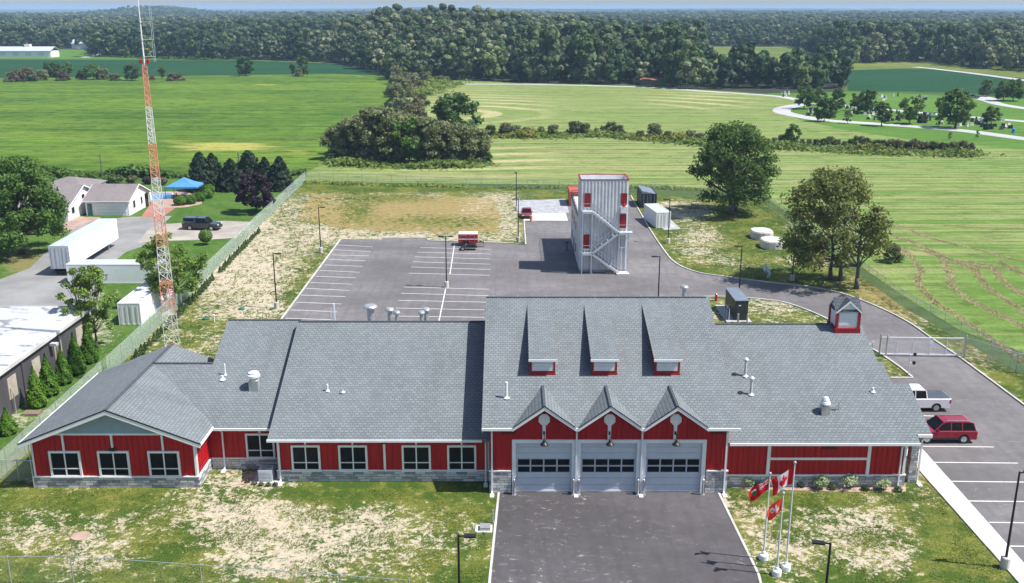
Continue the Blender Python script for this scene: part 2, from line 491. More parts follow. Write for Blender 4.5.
# ================================================================ GROUND
def pts2(pp, z=0.0): return [G(a, b, z) if z == 0 else Vector((*G(a, b, 0).xy, z)) for a, b in pp]
def sheet(name, pp, z, mat, world=False, kind='structure'):
    mb = MB()
    P_ = [Vector((a, b, z)) for a, b in pp] if world else [Vector((*G(a, b).xy, z)) for a, b in pp]
    mb.poly(P_)
    o = mb.build(name, mat)
    bm = bmesh.new(); bm.from_mesh(o.data); bmesh.ops.triangulate(bm, faces=bm.faces); 
    for f in bm.faces:
        if f.normal.z < 0: f.normal_flip()
    bm.to_mesh(o.data); bm.free()
    return tag(o, kind=kind)
def smooth_line(pts, n=6):
    """Catmull-Rom through 2D/3D points"""
    P_ = [Vector(p) for p in pts]; out = []
    for i in range(len(P_)-1):
        p0 = P_[max(i-1, 0)]; p1 = P_[i]; p2 = P_[i+1]; p3 = P_[min(i+2, len(P_)-1)]
        for k in range(n):
            t = k/n
            out.append(.5*((2*p1)+(p2-p0)*t+(2*p0-5*p1+4*p2-p3)*t*t+(3*p1-p0-3*p2+p3)*t**3))
    out.append(P_[-1]); return out
def ribbon(pts, w, z0, z1=None, mb=None):
    """strip of width w along pts (world xy); z1 gives it height"""
    mb = mb or MB(); P_ = [Vector((p[0], p[1])) for p in pts]
    L, Rr = [], []
    for i, p in enumerate(P_):
        a = P_[max(i-1, 0)]; b = P_[min(i+1, len(P_)-1)]
        d = (b-a).normalized(); nrm = Vector((-d.y, d.x))
        ww = w[i] if isinstance(w, (list, tuple)) else w
        L.append(p+nrm*ww/2); Rr.append(p-nrm*ww/2)
    n = len(P_)
    if z1 is None:
        mb.add([(q.x,q.y,z0) for q in L]+[(q.x,q.y,z0) for q in Rr], [(n+i, n+i+1, i+1, i) for i in range(n-1)])
    else:
        vs = [(q.x,q.y,z1) for q in L]+[(q.x,q.y,z1) for q in Rr]+[(q.x,q.y,z0) for q in L]+[(q.x,q.y,z0) for q in Rr]
        fs = []
        for i in range(n-1):
            fs += [(n+i,n+i+1,i+1,i),(i,i+1,2*n+i+1,2*n+i),(n+i+1,n+i,3*n+i,3*n+i+1)]
        fs += [(0,2*n,3*n,n),(n-1,2*n-1,4*n-1,3*n-1)]
        mb.add(vs, fs)
    return mb
def grid_sheet(name, poly, cell, z, mat, blobs, base, world=False):
    """a ground sheet cut into cells whose vertices carry what grows there (r = bare soil, g = dry grass, b = swaths)"""
    P_ = [Vector((a, b, z)) for a, b in poly] if world else [Vector((*G(a, b).xy, z)) for a, b in poly]
    bm = bmesh.new()
    f = bm.faces.new([bm.verts.new(p) for p in P_])
    bmesh.ops.triangulate(bm, faces=[f])
    bmesh.ops.dissolve_limit
    xs = [p.x for p in P_]; ys = [p.y for p in P_]
    x = min(xs)+cell
    while x < max(xs):
        bmesh.ops.bisect_plane(bm, geom=bm.verts[:]+bm.edges[:]+bm.faces[:], plane_co=(x,0,0), plane_no=(1,0,0), dist=1e-4); x += cell
    y = min(ys)+cell
    while y < max(ys):
        bmesh.ops.bisect_plane(bm, geom=bm.verts[:]+bm.edges[:]+bm.faces[:], plane_co=(0,y,0), plane_no=(0,1,0), dist=1e-4); y += cell
    for fc in bm.faces:
        if fc.normal.z < 0: fc.normal_flip()
    me = bpy.data.meshes.new(name); bm.to_mesh(me); bm.free()
    me.materials.append(mat)
    n = len(me.vertices); co = np.zeros(n*3); me.vertices.foreach_get('co', co); co = co.reshape(-1, 3)
    X, Y = co[:, 0], np.maximum(co[:, 1], 5)
    d = Y*ct+CAMH*st; px = CX+F*X/d; py = CY+F*(-Y*st+CAMH*ct)/d
    A = np.tile(np.array(list(base)+[1.0], dtype=float), (n, 1))
    for (ch, bx, by, rx, ry, v) in blobs:
        w = np.exp(-(((px-bx)/rx)**2+((py-by)/ry)**2)**1.5)
        A[:, ch] = A[:, ch]*(1-w)+v*w
    at = me.attributes.new('cover', 'FLOAT_COLOR', 'POINT')
    at.data.foreach_set('color', np.clip(A, 0, 1).astype(np.float32).ravel())
    o = bpy.data.objects.new(name, me); COL.objects.link(o)
    return tag(o, kind='structure')

def ground_mat(name, lush, yellow, dry, dirt, sc=1.0, fine=9.0):
    t = NT(name); p = t.pos()
    at = t.n('ShaderNodeAttribute', attribute_name='cover')
    s = t.n('ShaderNodeSeparateColor'); t.l(at.outputs['Color'], s.inputs[0])
    n1 = t.noise(p, .16*sc, 6, .62, .4); n2 = t.noise(p, 1.1*sc, 6, .68, .3); n3 = t.noise(p, fine, 4, .75)
    n4 = t.noise(p, 3.2*sc, 6, .75, .8)
    nn = t.math('ADD', t.math('ADD', t.math('MULTIPLY', n1, .14), t.math('MULTIPLY', n2, .30)), t.math('ADD', t.math('MULTIPLY', n4, .38), t.math('MULTIPLY', n3, .18)))
    nn = t.math('ADD', t.math('MULTIPLY', t.math('SUBTRACT', nn, .5), 5.5), .5)
    gcol = t.mix(t.rng(t.noise(p, .22*sc, 5, .6), .42, .58), lush, yellow)
    gcol = t.mix(t.rng(n3, .42, .62, 0, .8), gcol, tuple(x*.36 for x in lush))
    gcol = t.mix(t.rng(n4, .48, .62, 0, .55), gcol, tuple(x*.55 for x in lush))
    gcol = t.mix(t.rng(n2, .50, .70, 0, .55), gcol, tuple(x*1.25 for x in yellow))
    dm = t.math('ADD', n2, t.math('MULTIPLY', t.math('SUBTRACT', s.outputs[1], .5), 1.1))
    gcol = t.mix(t.rng(dm, .42, .66), gcol, t.mix(t.rng(n3, .35, .7), dry, tuple(x*.62 for x in dry)))
    dd = t.mix(t.rng(t.noise(p, 2.3, 6, .7), .35, .7), dirt, tuple(x*.70 for x in dirt))
    dd = t.mix(t.rng(n3, .5, .75, 0, .35), dd, tuple(x*.5 for x in dirt))
    rm = t.math('ADD', nn, t.math('MULTIPLY', t.math('SUBTRACT', s.outputs[0], .59), 1.25))
    c = t.mix(t.rng(rm, .46, .60), gcol, dd)
    t.bsdf(c, .95, 0, .15, t.bump(t.math('ADD', n3, n2), .7, .06)); return t.m
M['lawn'] = ground_mat('worn_lawn', (.060,.108,.015), (.172,.186,.036), (.30,.235,.095), (.50,.43,.33))
M['yard'] = ground_mat('neat_lawn', (.062,.140,.020), (.105,.185,.034), (.20,.19,.07), (.40,.36,.28))

def field_mat(name, g1, g2, tan, rot=0.0, period=7.0, stripe=.6, rings=None, dark=None, grain=.55):
    t = NT(name); p = t.pos()
    at = t.n('ShaderNodeAttribute', attribute_name='cover')
    s = t.n('ShaderNodeSeparateColor'); t.l(at.outputs['Color'], s.inputs[0])
    n1 = t.noise(t.mapv(p, (.35,1,1), (0,0,rot)), .022, 5, .6, .3)
    n2 = t.noise(t.mapv(p, (.06,1,1), (0,0,rot)), .35, 5, .65)
    n3 = t.noise(p, 1.4, 5, .75)
    w = t.n('ShaderNodeTexWave', wave_type='BANDS', bands_direction='Y')
    t.l(t.mapv(p, (1,1,1), (0,0,rot)), w.inputs['Vector'])
    w.inputs['Scale'].default_value = 1/period*.314; w.inputs['Distortion'].default_value = 9.0
    w.inputs['Detail'].default_value = 3; w.inputs['Detail Scale'].default_value = .25
    n5 = t.noise(t.mapv(p, (.4,1,1), (0,0,rot)), .05, 7, .75, .6)
    c = t.mix(t.rng(t.math('ADD', t.math('MULTIPLY', n1, .5), t.math('MULTIPLY', n5, .5)), .40, .60), g1, g2)
    c = t.mix(t.rng(n2, .42, .68, 0, .45), c, tuple(x*.62 for x in g1))
    st_ = t.noise(t.mapv(p, (.010,.42*6/period,1), (0,0,rot)), 1.0, 6, .72, .12)
    f = t.math('ADD', t.rng(st_, .46, .55), t.math('MULTIPLY', t.rng(w.outputs['Fac'], .6, 1), t.rng(n2, .40, .62, 0, .45)), clamp=True)
    f = t.math('MULTIPLY', f, t.math('ADD', s.outputs[2], .0))
    c = t.mix(t.math('MULTIPLY', f, stripe), c, tan)
    if rings:
        w2 = t.n('ShaderNodeTexWave', wave_type='RINGS', rings_direction='SPHERICAL')
        t.l(t.mapv(p, (.55,1,1), (0,0,0), tuple(-x for x in rings)), w2.inputs['Vector'])
        w2.inputs['Scale'].default_value = .030; w2.inputs['Distortion'].default_value = 4; w2.inputs['Detail'].default_value = 3; w2.inputs['Detail Scale'].default_value = .12
        f2 = t.math('MULTIPLY', t.rng(w2.outputs['Fac'], .66, .86), s.outputs[1])
        c = t.mix(t.math('MULTIPLY', f2, .9), c, tuple(x*1.15 for x in tan))
    rm = t.math('ADD', t.math('ADD', t.math('MULTIPLY', n2, .6), t.math('MULTIPLY', n3, .4)), t.math('MULTIPLY', t.math('SUBTRACT', s.outputs[0], .5), .8))
    c = t.mix(t.rng(rm, .50, .66, 0, .85), c, tan)
    n6 = t.noise(t.mapv(p, (.5,1,1), (0,0,rot)), .34, 7, .78, .3)
    c = t.mix(t.rng(n6, .50, .64, 0, grain), c, dark or tuple(x*.42 for x in g1))
    c = t.mix(t.rng(n6, .36, .48, grain*.6, 0), c, tuple(min(1, x*1.5) for x in g2))
    c = t.mix(t.rng(n3, .42, .75, 0, .5), c, dark or tuple(x*.45 for x in g1))
    t.bsdf(c, .95, 0, .12, t.bump(n3, .8, .25)); return t.m
M['hay'] = field_mat('mown_hay_field', (.098,.188,.030), (.142,.232,.050), (.42,.36,.20), R(-3), 3.6, .60, rings=(-30, 330, 0))
M['crop'] = field_mat('green_crop', (.034,.104,.009), (.104,.198,.020), (.40,.37,.10), R(4), 9.0, .25, grain=.75)
M['soy'] = field_mat('dark_crop', (.012,.060,.022), (.018,.076,.028), (.10,.16,.05), R(1), 3.0, .15)
M['park'] = field_mat('cemetery_turf', (.075,.170,.026), (.105,.205,.034), (.22,.25,.10), R(-20), 6.0, .25, grain=.3)
M['base'] = field_mat('rough_ground', (.060,.110,.026), (.095,.135,.040), (.24,.22,.12), 0.3, 12.0, .2)
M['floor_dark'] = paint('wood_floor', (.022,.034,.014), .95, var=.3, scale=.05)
M['rough'] = field_mat('rough_grass', (.10,.15,.03), (.18,.20,.05), (.30,.28,.10), .5, 5.0, .3)

def farpoly():
    return [(-16000,-500),(16000,-500),(16000,20500),(-16000,20500)]
g = MB().add([(a,b,-.03) for a,b in farpoly()], [(0,1,2,3)]).build('ground', M['base']); tag(g, kind='structure')
W = (-600, 600)
# crop field on the left, hay fields in the middle and right
grid_sheet('crop_field', [(-420,79),(0,78.5),(200,76),(330,74),(385,76),(396,84),(402,100),(395,118),(345,135),(327,150),(320,165),(305,173.5),(278,178),(190,180),(0,178),(-420,186)], 9, .0, M['crop'],
    [(0,225,146.5,66,6,.82),(0,170,141,50,3,.6),(0,300,152,30,4,.6),(0,345,98,50,3.5,.5),(0,90,124,150,2.5,.42),(0,40,129,90,2,.4),(2,300,160,40,14,.9),(0,300,164,50,6,.45),(0,262,85,24,.9,.9)], (.16,0,.6))
sheet('crop_field_beyond', [(-500,59),(0,59.5),(240,60.5),(345,64),(392,76.5),(385,75.4),(330,73.4),(200,75.4),(0,77.9),(-500,78.3)], .0, M['soy'])
grid_sheet('hay_field', [(305,173.5),(320,165),(327,150),(345,135),(395,118),(402,100),(396,84),(440,80),(530,83),(640,86.5),(700,90),(768,95.5),(800,99),(790,107),(783,112),(800,120),(850,131),(920,141),(1300,172),(1700,215),(1500,330),(1300,470),(1110,430),(1022,352),(961,331),(905,297),(854,262),(768,199),(757,192.5),(640,186.5),(512,184),(305,182)], 5, .004, M['hay'],
    [(1,485,106,60,16,1.0),(1,700,100,55,9,.9),(1,500,160,60,16,.9),(1,440,170,60,10,.5),(0,455,100,30,8,.42),(0,520,152,30,9,.5),(0,700,96,22,3,.6),(0,950,218,50,12,.12),(2,640,165,200,20,.95),(0,880,258,50,8,.55),(0,760,183,25,8,.55),(0,985,150,60,10,.45),(0,545,92,60,6,.36),
     (0,940,230,60,20,.3),(0,950,248,55,9,.54),(0,1000,290,30,40,.3),(2,1000,300,90,50,.1),(0,690,180,40,3,.4)], (.26,0,.8))
sheet('cemetery_lawn', [(768,95.6),(800,99),(783,111.5),(800,120),(850,131),(920,141),(1300,172),(1700,200),(1700,110),(1300,100),(1018,98),(849,91.5),(768,93.5)], .008, M['park'])
sheet('crop_field_beyond', [(848,90.8),(846,70.5),(900,69),(940,69.5),(975,74),(1040,82),(1300,100),(1300,103),(1018,98.5),(966,93),(900,91.5)], .012, M['soy'])
sheet('meadow', [(848,70),(850,62),(936,61),(1020,62),(1300,66),(1300,98),(1040,80),(975,72.5),(940,68.4),(900,68)], .008, M['rough'])
sheet('meadow', [(-300,58),(-300,49.5),(85,49.5),(90,55),(245,57.5),(245,59.5),(0,58.8)], .012, M['park'])
sheet('meadow', [(700,62),(704,46.6),(790,46.8),(846,62),(846,68)], .01, M['rough'])
sheet('meadow', [(700,96),(760,98),(740,89),(690,88)], .0, M['rough'])

# the site of the station
site = [(-44.0,10),(48,10),(70,60),(50.5,80),(48.0,98),(46.2,111),(46.0,128),(45.9,173.5),(44.9,175.6),(24.4,185),(0,189.6),(-42.1,198.5),(-41.0,153.5),(-38.6,84)]
S = []
def B(ch, x, y, rx, ry, v): S.append((ch, x, y, rx, ry, v))
# front lawn left
B(0,110,515,140,40,.52); B(0,250,520,60,60,.78); B(0,210,500,40,14,.66); B(0,120,500,60,10,.25); B(0,50,500,60,8,.25)
B(0,60,540,70,16,.62); B(0,95,560,45,14,.66); B(0,380,540,70,40,.60); B(0,300,545,60,45,.72); B(0,460,540,30,50,.48); B(0,370,494,120,8,.12); B(0,470,500,20,8,.3)
B(1,150,500,90,16,.5); B(1,100,535,200,60,.35); B(1,380,500,110,16,.42)
# front lawn right
B(0,870,520,150,60,.42); B(0,845,525,55,26,.66); B(0,880,560,40,16,.70); B(0,760,520,24,40,.62); B(0,790,560,36,24,.60); B(0,930,515,18,20,.5); B(0,950,540,30,30,.2); B(1,930,480,22,30,.8); B(1,745,510,30,30,.6); B(1,870,520,120,60,.4); B(0,720,500,14,14,.75); B(0,800,500,60,6,.2)
# behind left: bare soil, the dry seeded rectangle, green edges
B(0,240,270,80,90,.74); B(0,300,300,18,24,.40); B(0,210,330,30,26,.52); B(0,320,233,60,10,.72); B(0,270,215,26,30,.72); B(0,325,262,12,16,.45)
B(0,500,215,24,30,.62); B(0,400,238,130,5,.80); B(0,290,205,20,22,.55)
B(0,400,214,150,28,.62)
B(0,400,187,140,5,.06); B(1,400,187,130,5,.2); B(0,290,192,16,8,.4)
B(0,190,310,14,30,.45); B(0,160,350,40,40,.5)
# right of the tower
B(0,690,213,30,9,.75); B(0,705,240,34,18,.66); B(0,730,258,44,10,.64); B(0,680,205,26,5,.62); B(0,760,250,50,14,.34); B(0,740,225,20,14,.2); B(0,820,262,40,8,.6); B(0,850,285,26,10,.6); B(0,800,225,20,12,.5); B(0,930,315,60,14,.48); B(0,880,290,34,12,.2); B(1,900,300,100,26,.6); B(1,700,245,80,40,.4)
B(0,770,306,40,9,.66); B(0,730,310,30,16,.5); B(0,895,365,20,10,.42); B(0,980,355,40,20,.5); B(1,980,350,60,30,.5)
grid_sheet('site_ground', site, .9, .012, M['lawn'], S, (.30,.22,0), world=True)

rj = random.Random(21); plot = []
pc = [(314,194),(400,194.5),(494,198),(499,215),(497,233),(410,232),(340,228),(295,219.5),(303,206)]
for i in range(len(pc)):
    a_, b_ = G(*pc[i]).xy, G(*pc[(i+1) % len(pc)]).xy; n_ = max(2, int((a_-b_).length/1.1))
    for k in range(n_): q = a_.lerp(b_, k/n_); plot.append((q.x+rj.uniform(-.55,.55), q.y+rj.uniform(-.8,.8)))
grid_sheet('seeded_plot', plot, 2.5, .018, M['lawn'], [(0,480,205,22,16,.50),(0,330,200,20,6,.5),(0,300,215,14,10,.56),(1,440,222,60,8,.5),(1,360,212,16,14,.45),(1,380,198,60,5,.45)], (.30,.66,0), world=True)
# neighbour's yard on the left: lawn and drives
grid_sheet('neighbour_lawn', [(-140,15),(-44.0,15),(-38.6,84),(-41.0,153.5),(-42.1,198.5),(-60,200),(-140,204)], 2.5, .012, M['yard'],
    [(0,20,300,60,60,.1),(0,95,330,30,30,.62),(0,50,420,40,40,.45),(1,25,262,30,20,.7),(0,270,180,20,8,.1),(0,90,285,20,20,.55),(0,25,400,40,60,.5),(0,250,232,12,10,.7)], (.10,.15,0), world=True)
A_ = .020
sheet('driveway', [(-160,330),(-20,287),(30,268),(48,250),(62,243),(75,226),(125,217),(172,216),(150,236),(162,240),(126,252),(104,270),(100,292),(98,309),(70,330),(-160,460)], A_, M['old_drive'])
sheet('driveway', [(150,227),(165,224),(225,221),(252,222),(258,218),(244,229),(236,238),(205,240),(158,241),(138,243)], A_+.006, M['dusty_drive'])
sheet('path', [(63,224),(77,216),(86,217),(101,217.5),(92,222),(62,233)], A_+.006, M['patio'])
sheet('patio', [(141,217.5),(152,202),(180,204),(178,206),(160,219)], A_+.006, M['paver'])
sheet('patio', [(158,208),(149,201),(150,192),(200,191),(202,204),(186,207.5)], A_+.010, M['patio'])
# ------------------------------------------------ paved areas of the station
def W3(pp, z): return [Vector((*G(a, b).xy, z)) for a, b in pp]
outer = [G(*p).xy for p in [(631,196),(633,200),(648,226.4),(663.3,249.6),(675.7,263.5),(697.3,272.7),(728,277.4),(768,282.6),(808,287),(842,294),(876,306.7),(907,322),(931.7,339),(961,359),(1018.5,401.5)]]
outer = smooth_line([(p.x, p.y) for p in outer], 5)
ext = Vector(outer[-1])-Vector(outer[-4]); outer.append(Vector(outer[-1])+ext.normalized()*45)
inner = [(26.5,91.0)] # island behind the right wing
isl = smooth_line([tuple(G(*p).xy) for p in [(690,300),(703,297.4),(735,297.6),(768,300.5),(786.5,303.6),(808,311),(830,321),(850,333),(867,346.6),(879,353.5),(900,368),(911,377)]], 4)
lot = [(-26.1,80),(-26.1,106),(-26.08,145.9),(-20.1,145.9),(-19.9,147.0),(-13.2,147.0),(-12.9,145.2),(0,143.3),(1.95,142.6),(1.95,160.0),(8.4,160.0),(8.4,174.6),(18.5,176.2)]
lot += [(p.x, p.y) for p in outer]
lot += [(60.0,20),(29.0,20),(31.4,54),(31.4,68.7),(31.2,90),(20,92),(18,84),(10,80)]
sheet('parking_lot', lot, .020, M['asphalt'], world=True)
# island behind the right wing (grass), as a sheet over the lot
ip = [(p.x, p.y) for p in isl]
ip += [tuple(G(*q).xy) for q in [(913,378.6),(890,378.6)]]
grid_sheet('grass_island', ip+[(28.6,80),(16,78),(14.5,82),(14.6,105)], .9, .034, M['lawn'], S, (.46,.2,0), world=True)
sheet('driveway_apron', [tuple(G(*p).xy) for p in [(499,490.5),(490.2,575),(488.4,600)]]+[(-2.9,20),(20,20)]+[tuple(G(*p).xy) for p in [(776,612),(758.5,574.5),(717.5,490.5)]]+[(13.5,66),(-1,66)], .024, M['asphalt_front'], world=True)
sheet('concrete_pad', [(1.95,160.05),(1.95,166.4),(9.3,166.4),(9.3,160.05)], .028, M['conc_white'], world=True)
sheet('concrete_pad', [(1.4,166.5),(.2,177.5),(9.9,179.5),(9.9,166.5)], .028, M['gravel'], world=True)
sheet('gravel_pad', [tuple(G(*p).xy) for p in [(640,200),(650,200),(681,229),(664,230)]], .028, M['gravel'], world=True)
sheet('sidewalk', [(31.2,72),(32.9,72),(32.62,55.88),(32.6,20),(31.05,20),(31.24,54)], .060, M['conc_white'], world=True)
mb = MB()
ribbon([(p.x, p.y) for p in outer], .18, .0, .15, mb)
ribbon([(-26.2,86),(-26.2,146.0),(-20.2,146.0),(-20.0,147.1),(-13.1,147.1),(-12.8,145.3),(0,143.4),(2.05,142.7),(2.0,160)], .18, .0, .14, mb)
ribbon([(31.02,20),(31.2,54),(31.15,72)], .12, .0, .10, mb)
tag(mb.build('kerb', M['kerb']), kind='structure')
mb = MB()
ribbon([(p.x, p.y) for p in isl]+[tuple(G(*q).xy) for q in [(913,378.6),(890,378.6)]], .2, .0, .15, mb)
tag(mb.build('kerb', M['kerb']), kind='structure')
mb = MB()
ribbon([tuple(G(*p).xy) for p in [(499,490.5),(490.2,575)]]+[(-1.6,45)], .16, .0, .05, mb)
ribbon([tuple(G(*p).xy) for p in [(717.5,490.5),(758.5,574.5)]]+[(14.5,45)], .16, .0, .05, mb)
tag(mb.build('kerb', M['kerb']), kind='structure')
# painted lines
mb = MB()
def pline(a, b, w=.12, px=True):
    p, q = (G(*a).xy, G(*b).xy) if px else (Vector(a), Vector(b))
    ribbon([p, q], w, .030, None, mb)
z6 = lambda x, y: (x/3.238+256, y/3.238+160)
for a, b in (((262,275),(378,282)),((255,291),(372,297)),((245,308),(364,311)),((236,322),(355,327)),((222,340),(346,345)),((207,358),(335,364)),((192,377),(324,382)),((177,397),(312,403)),((161,416),(302,423)),((146,438),(290,443)),((131,461),(276,467)),((113,486),(262,492)),((95,513),(250,518)),
             ((532,284),(761,290)),((523,299),(761,305)),((515,314),(759,321)),((509,330),(759,338)),((502,347),(759,355)),((495,367),(757,374)),
             ((478,412),(754,419)),((470,432),(753,440)),((461,455),(744,461)),((452,480),(740,486)),((440,506),(740,510)),((430,533),(740,537))):
    pline(z6(*a), z6(*b))
pline(z6(643,272), z6(628,370)); pline(z6(614,418), z6(592,524))
for y, x0, x1 in ((415.5,905,934),(446.5,921,994),(462.6,932,1018),(481.6,949,1024),(501.3,967,1040),(522.7,989,1060),(546.5,1010,1080)):
    pline((x0, y), (x1, y+.8))
for px_ in ((905,451),):
    pass
tag(mb.build('road_marking', M['line']), kind='structure')
# far roads
def road(pp, w, z=.02, name='road', mat=None, n=6):
    P_ = smooth_line([tuple(G(*p).xy) for p in pp], n)
    o = ribbon([(p.x, p.y) for p in P_], w, z).build(name, mat or M['road_far']); return tag(o, kind='structure')
road([(440,84),(530,84.5),(640,87),(700,91),(768,95.4),(794,99.0),(806,103)], 4.5, .024)
road([(852,106.5),(830,104.5),(806,104.5),(788,107),(781.5,110.5),(789,114),(823,120),(871,123.5),(953,129.7),(1019,138),(1200,162)], 6, .026)
road([(848,106),(880,109),(940,114.5),(1019,121),(1200,136)], 4.5, .030)
road([(955,95),(965,96),(987,100.5),(1019,107.5),(1200,130)], 5, .030)
road([(915,67),(934,68.8),(974,73.5),(1019,79.5),(1200,104)], 5.5, .026)
road([(85,57.5),(95,55),(110,53)], 6, .026)
sheet('road', [(963,96.5),(985,95.8),(1000,99.6),(985,100.6)], .034, M['road_far'])
# curved windrows of dried hay in the field right of the fence
def windrow(pp, w):
    P_ = smooth_line([tuple(G(*p).xy) for p in pp], 14)
    rnd = random.Random(3); mb = MB(); n = len(P_)
    jit = []
    for i in range(n):
        jit.append((w*(.35+1.1*rnd.random()), rnd.uniform(-.5,.5)*w*.5))
    P2 = [(p.x+j[1], p.y+j[1]*.4) for p, j in zip(P_, jit)]
    return P2, [j[0] for j in jit]
WINDROWS = (([(888,243),(903,250),(920,268),(918,282),(930,298),(960,318),(1000,345),(1040,372)], 1.2),
              ([(890,235),(915,243),(940,258),(950,275),(955,290),(985,308),(1020,325),(1060,350)], 1.3),
              ([(925,248),(955,262),(975,270),(985,285),(1018,308),(1060,330)], 1.2),
              ([(960,262),(990,266),(1002,280),(1024,295),(1060,310)], 1.1),
              ([(880,220),(905,228),(930,238),(970,248),(1024,262)], .9),
              ([(900,247),(925,252),(945,258),(985,268)], .8),
              ([(1000,262),(1024,275),(1060,290)], 1.0))
# mulch beds
sheet('mulch_bed', [tuple(G(*p).xy) for p in [(731,478),(731,488),(742,489),(800,491),(860,492.5),(906,492),(905,484),(731,478)][:-1]], .040, M['mulch'], world=True)
sheet('mulch_bed', [tuple(G(*p).xy) for p in [(250,472),(244,481),(240,484.5),(256,486),(279,487),(279,474)]], .040, M['mulch'], world=True)
# ================================================================ THE STATION
ST = thing('fire_station', 'long red fire station with grey shingle roofs, stone base and three garage doors', 'fire station', (0, 70, 0))
def part(mb, name, mat, parent=None, **kw): return mb.build(name, mat, parent or ST, **kw)
def rz_(Y, e): return e[1]+e[2]*(Y-e[0])
def onroof(px, py, e):
    """picture point -> point on the front slope e = (eaveY, eaveZ, slope)"""
    k = math.tan(TH+math.atan((py-CY)/F))
    Y = (CAMH-e[1]+e[2]*e[0])/(e[2]+k); z = rz_(Y, e)
    return Vector((XX(px, Y, z), Y, z))
E_rec = (68.1, 3.62, .417); E_mid = (66.1, 3.60, .417); E_gar = (64.2, 5.36, .417); E_right = (65.1, 3.79, .417)
RY = {'rec': 79.7, 'mid': 78.4, 'gar': 77.8, 'right': 77.3}
T_ = .16

def battens(mb, x0, x1, y, z0, z1, step=.40, ztop=None):
    n = max(1, int((x1-x0)/step)); s = (x1-x0)/n
    for i in range(n+1):
        x = x0+i*s
        zt = z1 if ztop is None else ztop(x)
        if zt-z0 > .1: mb.box(x-.028, x+.028, y-.05, y+.002, z0, zt)
def yprof(mb, x0, x1, ya, za, yr, zr, yb, zb):
    mb.prism([(x0,ya,0),(x0,ya,za),(x0,yr,zr),(x0,yb,zb),(x0,yb,0)], (x1-x0,0,0))

# ---- walls -------------------------------------------------------
mb = MB() # left gabled wing
zl = lambda x: 6.38-.4*abs(x+29.1)
mb.prism([(-35.1,65.6,0),(-23.1,65.6,0),(-23.1,65.6,zl(-23.1)-.22),(-29.1,65.6,6.12),(-35.1,65.6,zl(-35.1)-.22)], (0,13.3,0))
battens(mb, -34.95, -23.2, 65.6, .9, 4.25, ztop=lambda x: min(4.25, zl(x)-.25))
for y in np.arange(65.9, 78.8, .4): mb.box(-23.11, -23.075, y-.022, y+.022, .9, 3.45)
part(mb, 'wall', M['red'])
mb = MB()
yprof(mb, -29.0, -17.4, 68.7, 3.55, 74.7, 6.05, 80.5, 3.6)
yprof(mb, -23.8, -17.4, 68.72, 3.55, 79.7, 8.12, 90.7, 3.6)
battens(mb, -23.0, -17.5, 68.7, .9, 3.45)
part(mb, 'wall', M['red'])
mb = MB()
yprof(mb, -17.4, -1.6, 66.6, 3.5, 78.4, 8.40, 90.1, 3.5)
battens(mb, -17.3, -1.7, 66.6, .9, 3.45)
for y in np.arange(66.9, 68.7, .4): mb.box(-17.43, -17.39, y-.022, y+.022, .9, 3.4)
part(mb, 'wall', M['red'])
mb = MB()
DX = [2.3, 6.98, 11.7]; DW = 2.02; DZ = 3.95; FY = 64.8
yprof(mb, -1.55, 15.55, 65.05, 5.3, 77.8, 10.7, 90.7, 5.3)
xs = [-1.55]+[v for c in DX for v in (c-DW-.02, c+DW+.02)]+[15.55]
for i in range(0, len(xs), 2): mb.box(xs[i], xs[i+1], FY, 65.05, 0, 4.0)
mb.box(-1.55, 15.55, FY, 65.05, 4.0, 5.3)
for c in DX: mb.prism([(c-2.2,FY,5.3),(c+2.2,FY,5.3),(c,FY,6.85)], (0,.25,0))
gz = lambda x: max([5.22]+[6.85-abs(x-c)*.705 for c in DX if abs(x-c) < 2.2])
for k in range(48):
    x = -1.5+k*.3617; zb_ = 4.25 if any(abs(x-c) < DW+.30 for c in DX) else 1.75
    mb.box(x-.028, x+.028, FY-.05, FY+.002, zb_, gz(x))
part(mb, 'wall', M['red'])
mb = MB()
yprof(mb, 15.55, 28.85, 65.7, 3.7, 77.3, 8.55, 88.9, 3.7)
battens(mb, 15.75, 28.75, 65.7, .95, 3.6)
for y in np.arange(66, 88.7, .4): mb.box(28.84, 28.88, y-.022, y+.022, .95, 3.6)
part(mb, 'wall', M['red'])
# ---- stone base -----------------------------------------------------
mb = MB(); s_ = .09
mb.box(-35.1-s_, -23.1+s_, 65.6-s_, 66, 0, .84); mb.box(-23.12, -23.1+s_-.003, 66, 68.9, 0, .84); mb.box(-35.1-s_, -35.08, 66, 78.9, 0, .84)
mb.box(-23.0, -17.4-s_-.01, 68.7-s_, 69, 0, .84)
mb.box(-17.4-s_, -1.66, 66.6-s_, 67, 0, .84); mb.box(-17.4-s_+.003, -17.38, 67, 68.58, 0, .84)
mb.box(15.66, 28.85+s_, 65.7-s_, 66, 0, .92); mb.box(28.83, 28.85+s_-.003, 66, 88.9, 0, .92)
part(mb, 'stone_base', M['stone'])
mb = MB()
mb.box(-1.55-s_, DX[0]-DW-.34, FY-s_, 65, 0, 1.70); mb.box(DX[2]+DW+.34, 15.55+s_, FY-s_, 65, 0, 1.70); mb.box(15.5, 15.55+s_-.003, 65, 65.6, 0, 1.7)
mb.box(-1.55-s_+.003, -1.5, 65, 66.5, 0, 1.7)
part(mb, 'stone_base', M['stone'])
mb = MB() # white water table on top of stone
w_ = .13
mb.box(-35.1-w_, -23.1+w_, 65.6-w_, 65.6, .843, .93); mb.box(-23.1, -23.1+w_-.003, 65.6, 68.68, .843, .93)
mb.box(-23.0, -17.55, 68.7-w_, 68.7, .843, .93); mb.box(-17.4-w_, -1.72, 66.6-w_, 66.6, .843, .93)
